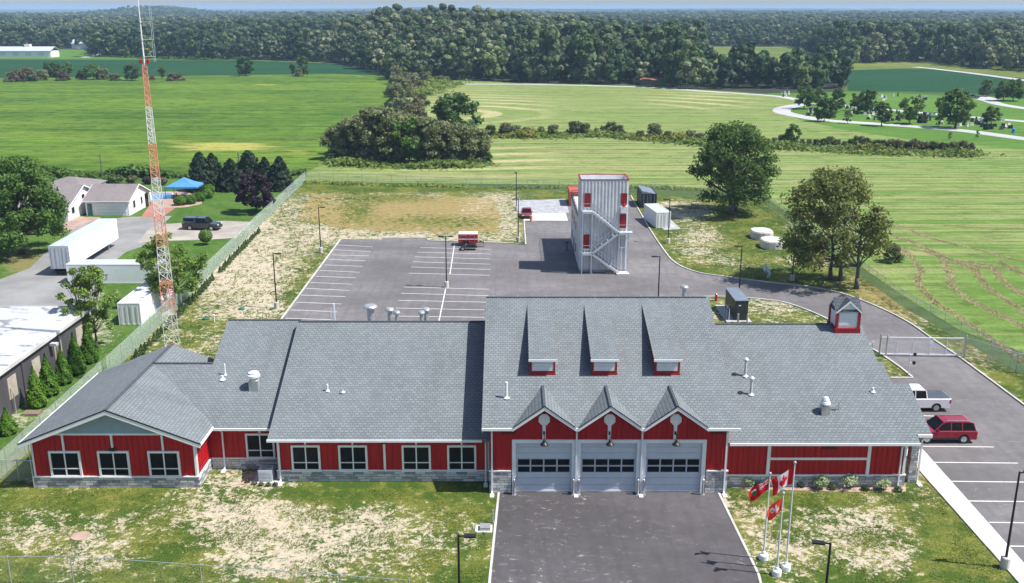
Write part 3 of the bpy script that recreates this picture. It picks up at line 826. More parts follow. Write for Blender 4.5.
mb.box(15.7, 28.85+w_, 65.7-w_, 65.7, .923, 1.01); mb.box(28.85, 28.85+w_-.003, 65.7, 88.9, .923, 1.01)
mb.box(-1.55-w_, DX[0]-DW-.34, FY-w_, FY, 1.703, 1.80); mb.box(DX[2]+DW+.34, 15.55+w_, FY-w_, FY, 1.703, 1.80)
part(mb, 'trim_board', M['white'])
mb = MB() # vertical and horizontal white boards
def vb(x, y, z0, z1, w=.15): mb.box(x-w/2, x+w/2, y-.085, y+.002, z0, z1)
for x in (-35.03, -23.18): vb(x, 65.6, .93, zl(x)-.25, .14)
for x in (-32.7, -29.14, -25.46): vb(x, 65.6, 2.95, 4.2)
mb.box(-23.102, -23.05, 65.6, 65.72, .93, 3.55)
mb.box(-33.8, -24.4, 65.6-.09, 65.602, 4.20, 4.34)
for x in (-19.2,): vb(x, 68.7, 2.95, 3.5)
for x in (-15.3, -11.8, -7.1, -3.73): vb(x, 66.6, 2.95, 3.5, .12)
vb(-9.46, 66.6, .93, 3.5, .17); vb(-17.33, 66.6, .93, 3.5, .14); vb(-1.75, 66.6, .93, 3.5, .14)
XA, XB_ = XX(768.5, 65.7, 2.3), XX(868.5, 65.7, 2.3)
vb(XA, 65.7, 1.01, 3.6, .24); vb(XB_, 65.7, 1.01, 3.6, .24); mb.box(XA+.12, XB_-.12, 65.62, 65.702, 2.18, 2.36)
vb(28.78, 65.7, 1.01, 3.6, .16); vb(15.72, 65.7, 1.01, 3.6, .12)
part(mb, 'trim_board', M['white'])
# blue siding in the left gable
mb = MB(); mb.prism([(-33.6,65.6,4.34),(-24.6,65.6,4.34),(-29.1,65.6,6.13)], (0,-.03,0))
for k in range(9):
    z = 4.5+k*.18; hw = (6.13-z)/.4
    if hw > .2: mb.box(-29.1-hw, -29.1+hw, 65.55, 65.572, z, z+.02)
part(mb, 'gable_siding', M['blue_siding'])
# ---- roofs ----------------------------------------------------------
def slope(name, pts, mat, t=T_):
    """pts on the top surface"""
    mb = MB(); mb.slab(pts, t); return part(mb, name, mat)
def yz(e, Y): return rz_(Y, e)
rec, mid, gar, rig = RY['rec'], RY['mid'], RY['gar'], RY['right']
zrec, zmid, zgar, zrig = yz(E_rec, rec), yz(E_mid, mid), yz(E_gar, gar), yz(E_right, rig)
mb = MB()
for sgn in (-1, 1):
    xe = -29.1+sgn*6.55
    mb.slab([(-29.1,65.0,6.38),(-29.1,79.4,6.38),(xe,79.4,3.76),(xe,65.0,3.76)], T_)
roofL = part(mb, 'roof', M['shingle_side'])
mb = MB()
mb.slab([(-29.0,68.1,3.62),(-17.6,68.1,3.62),(-17.6,rec,zrec),(-24.2,rec,zrec),(-24.2,74.7,yz(E_rec,74.7)),(-29.0,74.7,yz(E_rec,74.7))], T_)
mb.slab([(-29.0,74.702,yz(E_rec,74.7)-.001),(-24.05,74.702,yz(E_rec,74.7)-.001),(-24.05,81.2,3.70),(-29.0,81.2,3.70)], T_)
mb.slab([(-24.2,rec+.002,zrec),(-17.6,rec+.002,zrec),(-17.6,91.3,3.62),(-24.2,91.3,3.62)], T_)
roofR = part(mb, 'roof', M['shingle'])
mb = MB()
mb.slab([(-17.95,66.1,3.6),(-1.56,66.1,3.6),(-1.56,mid,zmid),(-17.95,mid,zmid)], T_)
mb.slab([(-17.95,mid+.002,zmid),(-1.56,mid+.002,zmid),(-1.56,90.7,3.6),(-17.95,90.7,3.6)], T_)
roofM = part(mb, 'roof', M['shingle'])
mb = MB()
front = [(-2.15, 64.2)]
for c in DX: front += [(c-2.25, 64.2), (c, 68.18), (c+2.25, 64.2)]
front += [(16.25, 64.2)]
mb.slab([(x, y, yz(E_gar, y)) for x, y in front]+[(16.25,gar,zgar),(-2.15,gar,zgar)], T_)
mb.slab([(-2.15,gar+.002,zgar),(16.25,gar+.002,zgar),(16.25,91.4,5.36),(-2.15,91.4,5.36)], T_)
roofG = part(mb, 'roof', M['shingle'])
mb = MB()
mb.slab([(15.56,65.1,3.79),(29.55,65.1,3.79),(29.5,65.9,yz(E_right,65.9)),(30.65,65.9,yz(E_right,65.9)),(30.65,70.8,yz(E_right,70.8)),(29.35,70.8,yz(E_right,70.8)),(29.3,73,yz(E_right,73)),(28.95,73.05,yz(E_right,73.05)),(28.9,rig,zrig),(15.56,rig,zrig)], T_)
mb.slab([(15.56,rig+.002,zrig),(28.9,rig+.002,zrig),(28.9,89.5,3.79),(15.56,89.5,3.79)], T_)
roofZ = part(mb, 'roof', M['shingle'])
mb = MB() # the three small gables
for c in DX:
    for s in (-1, 1):
        mb.slab([(c,64.12,7.04),(c,68.22,7.04),(c+s*2.27,64.22,5.385),(c+s*2.27,64.12,5.385)], .10)
roofS = part(mb, 'roof', M['shingle_side'])
mb = MB() # ridge caps
def cap(a, b, mb=mb): mb.beam(Vector(a)+Vector((0,0,.01)), Vector(b)+Vector((0,0,.01)), .26, .05)
cap((-29.1,65.0,6.38),(-29.1,79.4,6.38)); cap((-24.2,rec,zrec),(-17.95,rec,zrec)); cap((-17.9,mid,zmid),(-2.0,mid,zmid))
cap((-2.1,gar,zgar),(16.05,gar,zgar)); cap((16.1,rig,zrig),(28.85,rig,zrig)); cap((-29.1,74.7,6.38),(-24.2,74.7,6.38))
for c in DX: mb.beam((c,64.13,7.05),(c,68.1,7.05), .18, .05)
part(mb, 'ridge_cap', M['shingle_dark'])
# step between recessed roof and middle roof, black to paint in its shadow strip
mb = MB(); mb.prism([(-17.955,68.6,3.3),(-17.955,78.4,7.4),(-17.955,78.4,zmid-.17),(-17.955,66.2,3.45),(-17.955,66.6,3.3)], (.1,0,0))
part(mb, 'roof_edge', M['black'])
# fascia, gutters, soffits
mb = MB()
def eave(x0, x1, y, z, depth=.5):
    mb.box(x0, x1, y-.10, y+.02, z-.20, z-.015)           # gutter front
    mb.box(x0, x1, y+.02, y+depth, z-.23, z-.17)            # soffit
eave(-22.6, -17.95, 68.1, 3.62); eave(-18.0, -2.2, 66.1, 3.60); eave(15.75, 29.55, 65.1, 3.79)
for a, b in ((-2.15, DX[0]-2.25), (DX[0]+2.25, DX[1]-2.25), (DX[1]+2.25, DX[2]-2.25), (DX[2]+2.25, 16.25)): eave(a, b, 64.2, 5.36)
mb.box(29.6, 30.68, 65.78, 65.92, 3.9, 4.1); mb.box(30.62, 30.72, 65.92, 70.8, 3.78, 3.92)
mb.box(-22.6, -22.46, 65.05, 68.1, 3.56, 3.75); mb.box(-35.75, -35.62, 65.05, 79.4, 3.56, 3.75)
part(mb, 'gutter', M['white'])
mb = MB() # rakes
def rake(a, b, w=.20, mb=mb, t=.05, dz=-.27):
    a, b = Vector(a)+Vector((0,0,dz)), Vector(b)+Vector((0,0,dz)); mb.beam(a, b, t, w)
for s in (-1, 1):
    mb.prism([(-29.1,64.95,6.33),(-29.1,64.95,6.03),(-29.1+s*6.58,64.95,3.42),(-29.1+s*6.58,64.95,3.70)], (0,.055,0))
    mb.prism([(-29.1,65.01,6.2),(-29.1,65.01,6.14),(-29.1+s*6.5,65.01,3.54),(-29.1+s*6.5,65.01,3.60)], (0,.58,0))
    for c in DX:
        mb.prism([(c,64.09,7.02),(c,64.09,6.74),(c+s*2.27,64.09,5.12),(c+s*2.27,64.09,5.37)], (0,.055,0))
        mb.prism([(c,64.15,6.94),(c,64.15,6.88),(c+s*2.25,64.15,5.24),(c+s*2.25,64.15,5.30)], (0,.64,0))
rake((-2.10,64.2,5.36),(-2.10,gar,zgar)); rake((16.18,64.2,5.36),(16.18,gar,zgar)); rake((28.85,rig,zrig),(28.9,73,yz(E_right,73)))
rake((29.3,70.8,yz(E_right,70.8)),(29.25,73,yz(E_right,73))); rake((30.6,65.9,yz(E_right,65.9)),(30.6,70.8,yz(E_right,70.8)))
rake((-24.15,74.7,6.38),(-24.15,rec,zrec)); rake((-2.10,91.4,5.36),(-2.10,gar,zgar)); rake((16.18,91.4,5.36),(16.18,gar,zgar))
part(mb, 'rake_board', M['white'])
mb = MB()
for s in (-1, 1):
    mb.prism([(-29.1,64.93,6.43),(-29.1,64.93,6.34),(-29.1+s*6.62,64.93,3.71),(-29.1+s*6.62,64.93,3.79)], (0,.068,0))
    for c in DX: mb.prism([(c,64.07,7.09),(c,64.07,7.02),(c+s*2.2,64.07,5.42),(c+s*2.2,64.07,5.49)], (0,.05,0))
part(mb, 'drip_edge', M['black'])
# porch columns on the right
for y in (66.6, 70.2):
    mb = MB(); mb.box(29.5, 30.05, y-.3, y+.35, 0, 3.75); part(mb, 'stone_pillar', M['stone'])
mb = MB(); mb.box(28.87, 30.6, 65.95, 70.75, 3.78, 3.86); part(mb, 'porch_ceiling', M['white'])
# ---- windows ----------------------------------------------------------
def win(xc, yw, z0=.86, z1=2.94, w=2.15):
    mb = MB(); f = .15; y0, y1 = yw-.13, yw+.002
    mb.box(xc-w/2, xc-w/2+f, y0, y1, z0, z1); mb.box(xc+w/2-f, xc+w/2, y0, y1, z0, z1)
    mb.box(xc-w/2+f, xc+w/2-f, y0, y1, z1-f, z1); mb.box(xc-w/2+f, xc+w/2-f, y0, y1, z0, z0+f)
    mb.box(xc-w/2-.05, xc+w/2+.05, y0-.05, y0, z0-.03, z0+.06)
    mb.box(xc-.045, xc+.045, y0+.02, y1, z0+f, z1-f)
    zt = z0+f+(z1-z0-2*f)*.30
    mb.box(xc-w/2+f, xc-.045, y0+.025, y1, zt-.035, zt+.035); mb.box(xc+.045, xc+w/2-f, y0+.025, y1, zt-.035, zt+.035)
    o = part(mb, 'window', M['white'])
    mb = MB(); mb.box(xc-w/2+f+.001, xc+w/2-f-.001, yw-.075, yw-.005, z0+f+.001, z1-f-.001)
    mb.build('pane', M['glass'], o)
for x in (-32.7, -29.14, -25.46): win(x, 65.6, w=2.3)
win(-19.2, 68.7, w=2.2)
for x in (-15.3, -11.8, -7.1, -3.73): win(x, 66.6)
# ---- garage doors -------------------------------------------------------
for c in DX:
    mb = MB() # surround
    mb.box(c-DW-.28, c-DW, FY-.09, FY+.2, 0, DZ); mb.box(c+DW, c+DW+.28, FY-.09, FY+.2, 0, DZ); mb.box(c-DW-.28, c+DW+.28, FY-.09, FY+.2, DZ, DZ+.26)
    part(mb, 'door_frame', M['white'])
    mb = MB()
    mb.box(c-DW+.002, c+DW-.002, FY+.10, FY+.16, 0.02, DZ-.002)
    rows = [1.60, 2.02, 2.14, 2.60]
    cols = np.linspace(c-DW+.10, c+DW-.10, 5)
    for zz in (.56, 1.12, 1.58, 2.08, 2.64, 3.1, 3.56): mb.box(c-DW+.004, c+DW-.004, FY+.086, FY+.098, zz-.028, zz-.008)
    gd = part(mb, 'garage_door', M['door_grey'])
    mb = MB()
    for zz in (.56, 1.12, 1.58, 2.08, 2.64, 3.1, 3.56): mb.box(c-DW+.005, c+DW-.005, FY+.088, FY+.0995, zz-.006, zz+.012)
    mb.build('panel_joint', M['door_line'], gd)
    mb = MB(); mb.box(c-DW+.003, c+DW-.003, FY+.06, FY+.099, .02, .14); mb.build('bright_bottom_strip', M['white'], gd)  # white strip painted in for the bright light along the door bottom
    for r in ((rows[0], rows[1]), (rows[2], rows[3])):
        for k in range(4):
            mb = MB(); mb.box(cols[k]+.05, cols[k+1]-.05, FY+.085, FY+.0995, r[0], r[1]); mb.build('window', M['glass'], gd)
    # round louvre plate, its stem and the lamp
    mb = MB()
    pl = [(c+.43*math.cos(R(22.5+45*k)), FY-.001, 5.78+.46*math.sin(R(22.5+45*k))) for k in range(8)]
    mb.prism(pl, (0,-.11,0)); mb.box(c-.12, c+.12, FY-.10, FY, 4.26, 5.4)
    part(mb, 'gable_plate', M['white'])
    mb = MB()
    mb.tube((c,FY-.1,4.75),(c,FY-.35,4.95),.03); mb.tube((c,FY-.35,4.95),(c,FY-.62,4.85),.03); mb.tube((c,FY-.62,4.85),(c,FY-.66,4.45),.03)
    mb.lathe([(.02,.40),(.09,.36),(.12,.20),(.28,.04),(.30,-.02)], (c,FY-.68,4.12), 14); mb.obox((c,FY-.10,4.62),.13,.08,.26)
    part(mb, 'gooseneck_lamp', M['black'])
VR = paint('vent_red', (.10,.006,.006), .6)
for x, z, y in ((-.25, 4.65, FY), (15.0-.25, 4.65, FY), (XX(829,65.7,3.1), 3.05, 65.7)):
    mb = MB(); mb.box(x-.5, x+.5, y-.06, y-.052, z, z+.42)
    for k in range(6): mb.box(x-.5, x+.5, y-.075, y-.061, z+k*.07, z+k*.07+.045)
    part(mb, 'wall_vent', VR)

mb = MB(); mb.box(-9.62, -9.30, 66.40, 66.55, 3.08, 3.30); mb.box(-29.36, -28.9, 65.35, 65.54, 3.02, 3.2)
part(mb, 'wall_lamp', M['black'])
# ---- downspouts -----------------------------------------------------------
def spout(x, yw, zt, ye):
    mb = MB()
    mb.beam((x,ye+.03,zt-.2),(x,yw-.12,zt-.55),.10); mb.box(x-.055, x+.055, yw-.22, yw-.11, .12, zt-.52); mb.beam((x,yw-.16,.16),(x,yw-.50,.05),.11)
    mb.obox((x,yw-.62,.0),.3,.55,.09)
    part(mb, 'downspout', M['white'])
spout(-22.0, 68.7, 3.6, 68.1); spout(-17.25, 66.6, 3.6, 66.1); spout(-1.95, 66.45, 3.6, 66.1)
for x, in ((-1.45,),(15.42,)): spout(x, FY, 5.3, 64.2)
for x in (4.64, 9.34): spout(x, FY, 5.3, 64.2)
spout(28.45, 65.7, 3.75, 65.1); spout(30.2, 66.5, 3.95, 65.95)
mb = MB(); mb.tube((-35.2,65.45,0),(-35.2,65.45,3.5),.04); part(mb, 'conduit', M['galv'])
# ---- dormers ----------------------------------------------------------------
for c in (2.3, 6.95, 11.68):
    yf = 69.3; zb = yz(E_gar, yf)-.02; zt = 8.70
    sl = (10.64-8.75)/(76.85-69.0)
    mb = MB()
    ym = 76.6
    mb.prism([(c-.93,yf,zb-.1),(c-.93,yf,zt-.02),(c-.93,ym,zt+sl*(ym-yf)-.10),], (1.86,0,0))
    for (a, b, z0, z1) in ((-.95,-.80,zb,zt),(.80,.95,zb,zt),(-.80,.80,zb,zb+.30),(-.80,.80,zt-.14,zt)): mb.box(c+a, c+b, yf-.05, yf+.02, z0, z1)
    mb.box(c-1.0, c+1.0, yf-.10, yf-.051, zb-.02, zb+.08)
    dm = part(mb, 'dormer', M['red_trim'])
    mb = MB()
    for k in range(6): mb.box(c-.799, c+.799, yf-.035, yf-.01-.004*k%.01, zb+.305+k*.118, zb+.305+k*.118+.10)
    mb.build('louvre', M['white'], dm)
    mb = MB(); mb.slab([(c-1.05,69.0,8.77),(c+1.05,69.0,8.77),(c+1.05,77.0,8.77+sl*8.0),(c-1.05,77.0,8.77+sl*8.0)], .10); mb.build('dormer_roof', M['shingle'], dm)
    mb = MB(); mb.box(c-1.07, c+1.07, 68.93, 68.998, 8.60, 8.77); mb.build('fascia', M['white'], dm)
# ---- cupola -------------------------------------------------------------------
cx, cy, z0 = 27.45, 77.25, 8.05
mb = MB(); mb.box(cx-1.05, cx+1.05, cy-1.05, cy+1.05, z0-.3, z0+.78)
for sx in (-1, 1):
    for sy in (-1, 1): mb.obox((cx+sx*.9, cy+sy*.9, z0+.78), .20, .20, 1.4)
cu = part(mb, 'cupola', M['red_trim'])
mb = MB(); mb.box(cx-.88, cx+.88, cy-.88, cy+.88, z0+.78, z0+2.3)
for sy in (-1, 1): mb.prism([(cx-.95,cy+sy*.9,z0+2.2),(cx+.95,cy+sy*.9,z0+2.2),(cx,cy+sy*.9,z0+2.98)], (0,-sy*.1,0))
for sx in (-1, 1): mb.prism([(cx+sx*.9,cy-.95,z0+2.2),(cx+sx*.9,cy+.95,z0+2.2),(cx+sx*.9,cy,z0+2.98)], (-sx*.1,0,0))
for k in range(8):
    mb.box(cx-.72, cx+.72, cy-.91, cy-.88, z0+1.0+k*.13, z0+1.09+k*.13); mb.box(cx-.91, cx-.88, cy-.72, cy+.72, z0+1.0+k*.13, z0+1.09+k*.13)
mb.build('louvre', M['white'], cu)
mb = MB(); o_ = 1.03; zr, ze = z0+3.18, z0+2.24
for s in (-1, 1):
    mb.slab([(cx,cy-o_,zr),(cx,cy+o_,zr),(cx+s*o_,cy+o_,ze),(cx+s*o_,cy-o_,ze)], .08)
    mb.slab([(cx-o_,cy,zr-.004),(cx+o_,cy,zr-.004),(cx+o_,cy+s*o_,ze-.004),(cx-o_,cy+s*o_,ze-.004)], .08)
mb.build('cupola_roof', M['shingle_dark'], cu)
mb = MB()
for s in (-1, 1):
    mb.prism([(cx,cy-o_-.03,zr-.06),(cx,cy-o_-.03,zr-.24),(cx+s*o_,cy-o_-.03,ze-.22),(cx+s*o_,cy-o_-.03,ze-.06)], (0,.029,0))
    mb.prism([(cx-o_-.03,cy,zr-.06),(cx-o_-.03,cy,zr-.24),(cx-o_-.03,cy+s*o_,ze-.22),(cx-o_-.03,cy+s*o_,ze-.06)], (.029,0,0))
mb.build('rake_board', M['white'], cu)
# ---- things on the roofs ---------------------------------------------------------
def mushroom(px, py_top, Yb, h, r, par, mat='galv'):
    zt = ZY(py_top, Yb); x = XX(px, Yb, zt)
    mb = MB(); mb.lathe([(r*.5,-h),(r*.5,-.30),(r*.55,-.28),(r*1.0,-.26),(r*1.0,-.16),(r*.8,-.05),(r*.35,0)], (x,Yb,zt), 16)
    mb.build('roof_vent', M[mat], par)
for px_, py_, r, yb in ((370.3,304.5,.62,81.5),(389.6,307.5,.40,81.8),(396.5,310.5,.32,81),(421.3,310.5,.32,81),(426.0,307.5,.38,81.8)): mushroom(px_, py_, yb, 2.2, r, roofM)
mushroom(684.5, 285.0, 80.5, 2.2, .36, roofG)
x = XX(334, 81, 9); mb = MB(); mb.obox((x,81,7.6),.14,.14,1.9); mb.obox((x-.25,81,7.6),.10,.10,1.5); mb.build('vent_pipe', M['white'], roofM)
def pipe(px, py, e, h, r, par, mat='white', cap=False, flash=True):
    p = onroof(px, py, e); mb = MB()
    mb.tube(p-Vector((0,0,.1)), p+Vector((0,0,h)), r, r, 10)
    if flash: mb.lathe([(r*2.6,.0),(r*1.5,.10),(r*1.1,.16)], p, 12)
    if cap: mb.lathe([(r*1.2,0),(r*2.0,.05),(r*2.0,.16),(r*.6,.28)], p+Vector((0,0,h)), 12)
    mb.build('vent_pipe', M[mat], par)
pipe(506.5, 398, E_gar, 1.25, .09, roofG)
pipe(225.3, 375, E_rec, .95, .06, roofR); pipe(222.5, 379.5, E_rec, .35, .10, roofR)
pipe(327.6, 391, E_mid, .55, .07, roofM); pipe(342.4, 392, E_mid, .25, .10, roofM, 'galv')
pipe(745, 376, E_right, 1.25, .10, roofZ, 'steel_white', True); pipe(750.8, 394.5, E_right, 1.2, .10, roofZ, 'steel_white', True); pipe(872.7, 392, E_right, .35, .08, roofZ)
def fan(px, py, e, s, par, squat=True):
    p = onroof(px, py, e); mb = MB()
    mb.obox(p-Vector((0,0,.3)), .78*s, .78*s, .75*s+.3); mb.build('fan_curb', M['galv'], par)
    mb = MB(); q = p+Vector((0,0,.72*s))
    if squat: mb.lathe([(.40*s,0),(.42*s,.08*s),(.30*s,.14*s),(.34*s,.30*s),(.55*s,.34*s),(.55*s,.52*s),(.42*s,.60*s),(.44*s,.72*s),(.25*s,.80*s),(.08*s,.82*s)], q, 20)
    else: mb.lathe([(.28*s,0),(.34*s,.12*s),(.5*s,.2*s),(.42*s,.42*s),(.30*s,.46*s),(.34*s,.60*s),(.22*s,.82*s),(.05*s,.9*s)], q, 20)
    mb.build('exhaust_fan', M['alu'], par, smooth=False)
fan(254.6, 388, E_rec, .92, roofR); fan(824.5, 412.5, E_right, .80, roofZ, False)
p = onroof(833, 411, E_right); mb = MB(); mb.tube(p+Vector((-.5,0,.35)), p+Vector((.5,.1,.55)), .03); mb.tube(p+Vector((.45,.1,-.05)), p+Vector((.45,.1,.7)), .04); mb.tube(p+Vector((.2,0,-.05)), p+Vector((.2,0,.5)), .03)
mb.build('conduit', M['galv'], roofZ)
mb = MB()
for k in range(9):
    x = -1.4+k*2.05+random.uniform(-.3,.3); mb.tube((x,gar,zgar),(x,gar,zgar+.16),.02,n=5)
mb.build('ridge_anchor', M['white'], roofG)
# bollards each side of the doors
k = 0
names = ['first', 'second', 'third']
for i, c in enumerate(DX):
    for s, w in ((-1, 'left'), (1, 'right')):
        x = c+s*(DW+.13)
        t = MB(); t.lathe([(.085,0),(.085,1.15),(.07,1.21),(.02,1.25)], (0,0,0), 12); t.obox((0,0,-.01),.3,.3,.04)
        o = t.build('bollard', M['galv'], smooth=False); o.location = (x, FY-.42, .025)
        tag(o, f'short grey steel bollard at the {w} foot of the {names[i]} garage door from the left', 'bollard', 'bollards beside the garage doors')
# air conditioning unit in the nook
p = G(265.5, 483)
ac = thing('air_conditioner', 'pale grey box-shaped air conditioner on a pad in the nook between wings', 'air conditioner', (p.x, p.y+.5, 0))
mb = MB(); mb.obox(ac.location, 1.9, 1.5, .10); mb.build('pad', M['concrete'], ac)
mb = MB(); mb.obox(ac.location+Vector((0,0,.14)), 1.05, .95, .85)
for k in range(6): mb.box(ac.location.x-.46, ac.location.x+.46, ac.location.y-.50, ac.location.y-.476, .24+k*.12, .29+k*.12)
mb.build('cabinet', M['steel_white'], ac, bevel=.02)
mb = MB(); mb.lathe([(.36,0),(.36,.03),(.1,.05)], ac.location+Vector((0,0,.99)), 18); mb.build('fan_grille', M['galv'], ac)

def split_loose(o):
    """one object per separate piece"""
    me = o.data; n = len(me.vertices); par = list(range(n))
    def find(a):
        while par[a] != a: par[a] = par[par[a]]; a = par[a]
        return a
    for e in me.edges:
        a, b = find(e.vertices[0]), find(e.vertices[1])
        if a != b: par[a] = b
    isl_ = {}
    for p_ in me.polygons: isl_.setdefault(find(p_.vertices[0]), []).append(tuple(p_.vertices))
    if len(isl_) < 2: return
    base = o.name.split('.')[0]; par_o = o.parent; mats = list(me.materials); co = [v.co.copy() for v in me.vertices]
    bpy.data.objects.remove(o)
    for fs in isl_.values():
        ids = sorted({i for f in fs for i in f}); mp = {v: k for k, v in enumerate(ids)}
        m2 = bpy.data.meshes.new(base); m2.from_pydata([co[i] for i in ids], [], [tuple(mp[i] for i in f) for f in fs])
        for m_ in mats: m2.materials.append(m_)
        q = bpy.data.objects.new(base, m2); COL.objects.link(q); q.parent = par_o
for o in kids(ST):
    if o.name.split('.')[0] in ('rake_board', 'gutter', 'stone_base', 'ridge_cap', 'wall_lamp', 'trim_board', 'drip_edge'): split_loose(o)
for o in kids(roofG):
    if o.name.startswith('ridge_anchor'): split_loose(o)
# ================================================================ THINGS ON THE SITE
# ---- lamp posts ------------------------------------------------------
def lamp_proto(double=False):
    t = thing('lamp_post', 'x', 'lamp post')
    MB().lathe([(.30,0),(.30,.75),(.27,.80)], (0,0,0), 16).build('concrete_base', M['concrete'], t)
    MB().tube((0,0,.8),(0,0,6.7),.085,.06,8).build('pole', M['black'], t)
    def head(s):
        mb = MB(); mb.beam((0,0,6.62),(s*.35,0,6.66),.07); mb.box(min(s*.3,s*.95), max(s*.3,s*.95), -.17, .17, 6.60, 6.70)
        h = mb.build('lamp_head', M['black'], t)
        MB().box(min(s*.38,s*.88), max(s*.38,s*.88), -.13, .13, 6.585, 6.599).build('lens', M['light_clear'], h)
    head(1)
    if double: head(-1)
    return t
L1 = lamp_proto(); L2 = lamp_proto(True)
T1, T2 = treeof(L1), treeof(L2)
def put(root, tr, loc, rz, label, group, first):
    if first[0] is False:
        first[0] = True; root.location = loc; root.rotation_euler = (0,0,rz); tag(root, label, None, group); return root
    return dup(root, loc, rz, None, label, group, None, tr)
f1, f2 = [False], [False]
LG = 'lamp posts round the station lots'
for b, rz, lab in (((320.9,252.5), 0, 'black lamp post in bare soil at the far left corner of the rear parking lot'),
                   ((276.8,308.5), 0, 'black lamp post on bare soil beside the near left kerb of the rear lot'),
                   ((516.3,211), R(100), 'black lamp post by the gravel pad behind the seeded rectangle'),
                   ((518.2,242), R(200), 'black lamp post at the rear lot corner left of the training tower'),
                   ((668,243.4), R(150), 'black lamp post on the grass just below the white container'),
                   ((792,280.5), R(90), 'black lamp post on the grass verge under the bronze tinted tree'),
                   ((738.5,299.5), R(180), 'black lamp post standing behind the dark generator')):
    p = G(*b); put(L1, T1, (p.x, p.y, 0), rz, lab, LG, f1)
p = G(446.6, 287.5); put(L2, T2, (p.x, p.y, 0), 0, 'black twin-headed lamp post in the middle of the rear parking lot', LG, f2)
p = G(656.5, 256.5, 6.65); put(L1, T1, (p.x+.4, p.y, 0), R(180), 'black lamp post rising just behind the garage roof ridge', LG, f1)
p = G(458.3, 535.8, 6.65); put(L1, T1, (p.x, p.y, 0), 0, 'black lamp post on the front lawn left of the apron, foot out of frame', LG, f1)
p = G(830.5, 543.5, 6.65); put(L1, T1, (p.x, p.y, 0), R(170), 'black lamp post on the front lawn right of the flagpoles, foot out of frame', LG, f1)
p = G(1004.5, 568); r_ = put(L1, T1, (p.x, p.y, 0), R(0), 'black lamp post beside the sidewalk of the right-hand parking bays', LG, f1)
# ---- chain fences -----------------------------------------------------
def fence(label, pts, h, step, mat, post=.035, rail=.025, name='chain_link_fence', group=None, railmat='galv'):
    t = thing(name, label, 'fence', (pts[0][0], pts[0][1], 0), 0, group)
    P_ = [Vector((*p, 0)) for p in pts]
    rl = MB(); ms = MB()
    for a, b in zip(P_[:-1], P_[1:]):
        rl.tube(a+Vector((0,0,h)), b+Vector((0,0,h)), rail, n=6)
        ms.add([a+Vector((0,0,.03)), b+Vector((0,0,.03)), b+Vector((0,0,h-.03)), a+Vector((0,0,h-.03))], [(0,1,2,3)])
        L = (b-a).length; n = max(1, round(L/step))
        for i in range(n+(1 if b is P_[-1] else 0)):
            q = a.lerp(b, i/n); MB().lathe([(post,0),(post,h+.05),(post*.3,h+.12)], q, 8).build('post', M[railmat], t)
    rl.build('rail', M[railmat], t)
    ms.build('wire_mesh', M[mat], t, fix=False)
    return t
fence('long green slatted chain-link fence between the neighbour yard and the station', [(-38.35,55),(-38.45,68),(-38.9,95),(-41.0,153.5),(-42.15,198.5)], 2.0, 3.0, 'chain_slat')
fence('pale chain-link fence running across behind the seeded rectangle to the field', [(-42.15,198.6),(0,189.7),(24.4,185.1),(44.9,175.7)], 1.9, 3.0, 'chain_pale')
fence('green chain-link fence along the right of the site beside the windrowed field', [(44.95,175.6),(46.0,150),(46.05,128),(46.2,111.3),(47.6,98.8),(49.5,88),(53,76)], 2.0, 3.0, 'chain')
p = G(1018.5, 353.5, 2.0)
fence('short chain-link fence with a bright top rail joining the gate to the side fence', [(45.9,93.7),(p.x,p.y),(p.x+3,p.y-.8)], 2.0, 2.6, 'chain', .05, .045)
fence('short chain-link fence between the left wing and the slatted fence', [(-38.4,66.6),(-35.25,66.5)], 1.7, 1.6, 'chain', .04, .04)
fence('wire fence crossing the bottom left corner of the front lawn', [(-36,52.7),(-30.64,52.71),(-26.87,52.82),(-18.66,51.82),(-10.1,50.74),(-6,50.2)], 2.0, 6, 'chain_thin', .045, .022)
# sliding gate
gt = thing('sliding_gate', 'long grey sliding gate with pale rails closing the road beside the right wing', 'gate', (41.6, 93.9, 0))
a, b = Vector((37.4,94.0,0)), Vector((45.6,93.7,0))
mb = MB()
for z, w in ((.22,.12),(2.0,.10)): mb.beam(a+Vector((0,0,z)), b+Vector((0,0,z)), w)
for k in range(6): q = a.lerp(b, k/5); mb.beam(q+Vector((0,0,.25)), q+Vector((0,0,1.97)), .06)
mb.build('gate_frame', M['white_metal'], gt)
MB().add([a+Vector((0,.02,.25)), b+Vector((0,.02,.25)), b+Vector((0,.02,1.97)), a+Vector((0,.02,1.97))], [(0,1,2,3)]).build('wire_mesh', M['chain_pale'], gt, fix=False)
for q in (a+Vector((.0,.22,0)), a+Vector((.5,-.25,0)), b+Vector((.2,-.1,0))): MB().lathe([(.09,0),(.09,2.3),(.03,2.42)], q, 10).build('gate_post', M['galv'], gt)
mb = MB(); mb.box(42.2,42.55,93.78,93.80,1.35,1.75); mb.build('sign_plate', M['white'], gt)
ope = thing('gate_operator', 'small grey control cabinet with a sign at the left end of the gate', 'cabinet', (36.4,94.6,0))
MB().obox((36.2,94.6,.0),.7,.5,1.15).build('cabinet', M['steel_white'], ope, bevel=.02)
MB().obox((36.75,94.5,.0),.06,.06,1.5).obox((36.75,94.46,1.0),.4,.03,.45).build('sign_plate', M['white'], ope)
p = G(908, 376)
kp = thing('keypad_post', 'thin pale post with two black keypads at the kerb end before the gate', 'keypad', (p.x, p.y, 0))
MB().tube((p.x,p.y,0),(p.x,p.y,2.2),.04).tube((p.x,p.y,2.2),(p.x+.35,p.y,2.2),.03).tube((p.x,p.y,1.35),(p.x+.3,p.y,1.35),.03).build('post', M['white_metal'], kp)
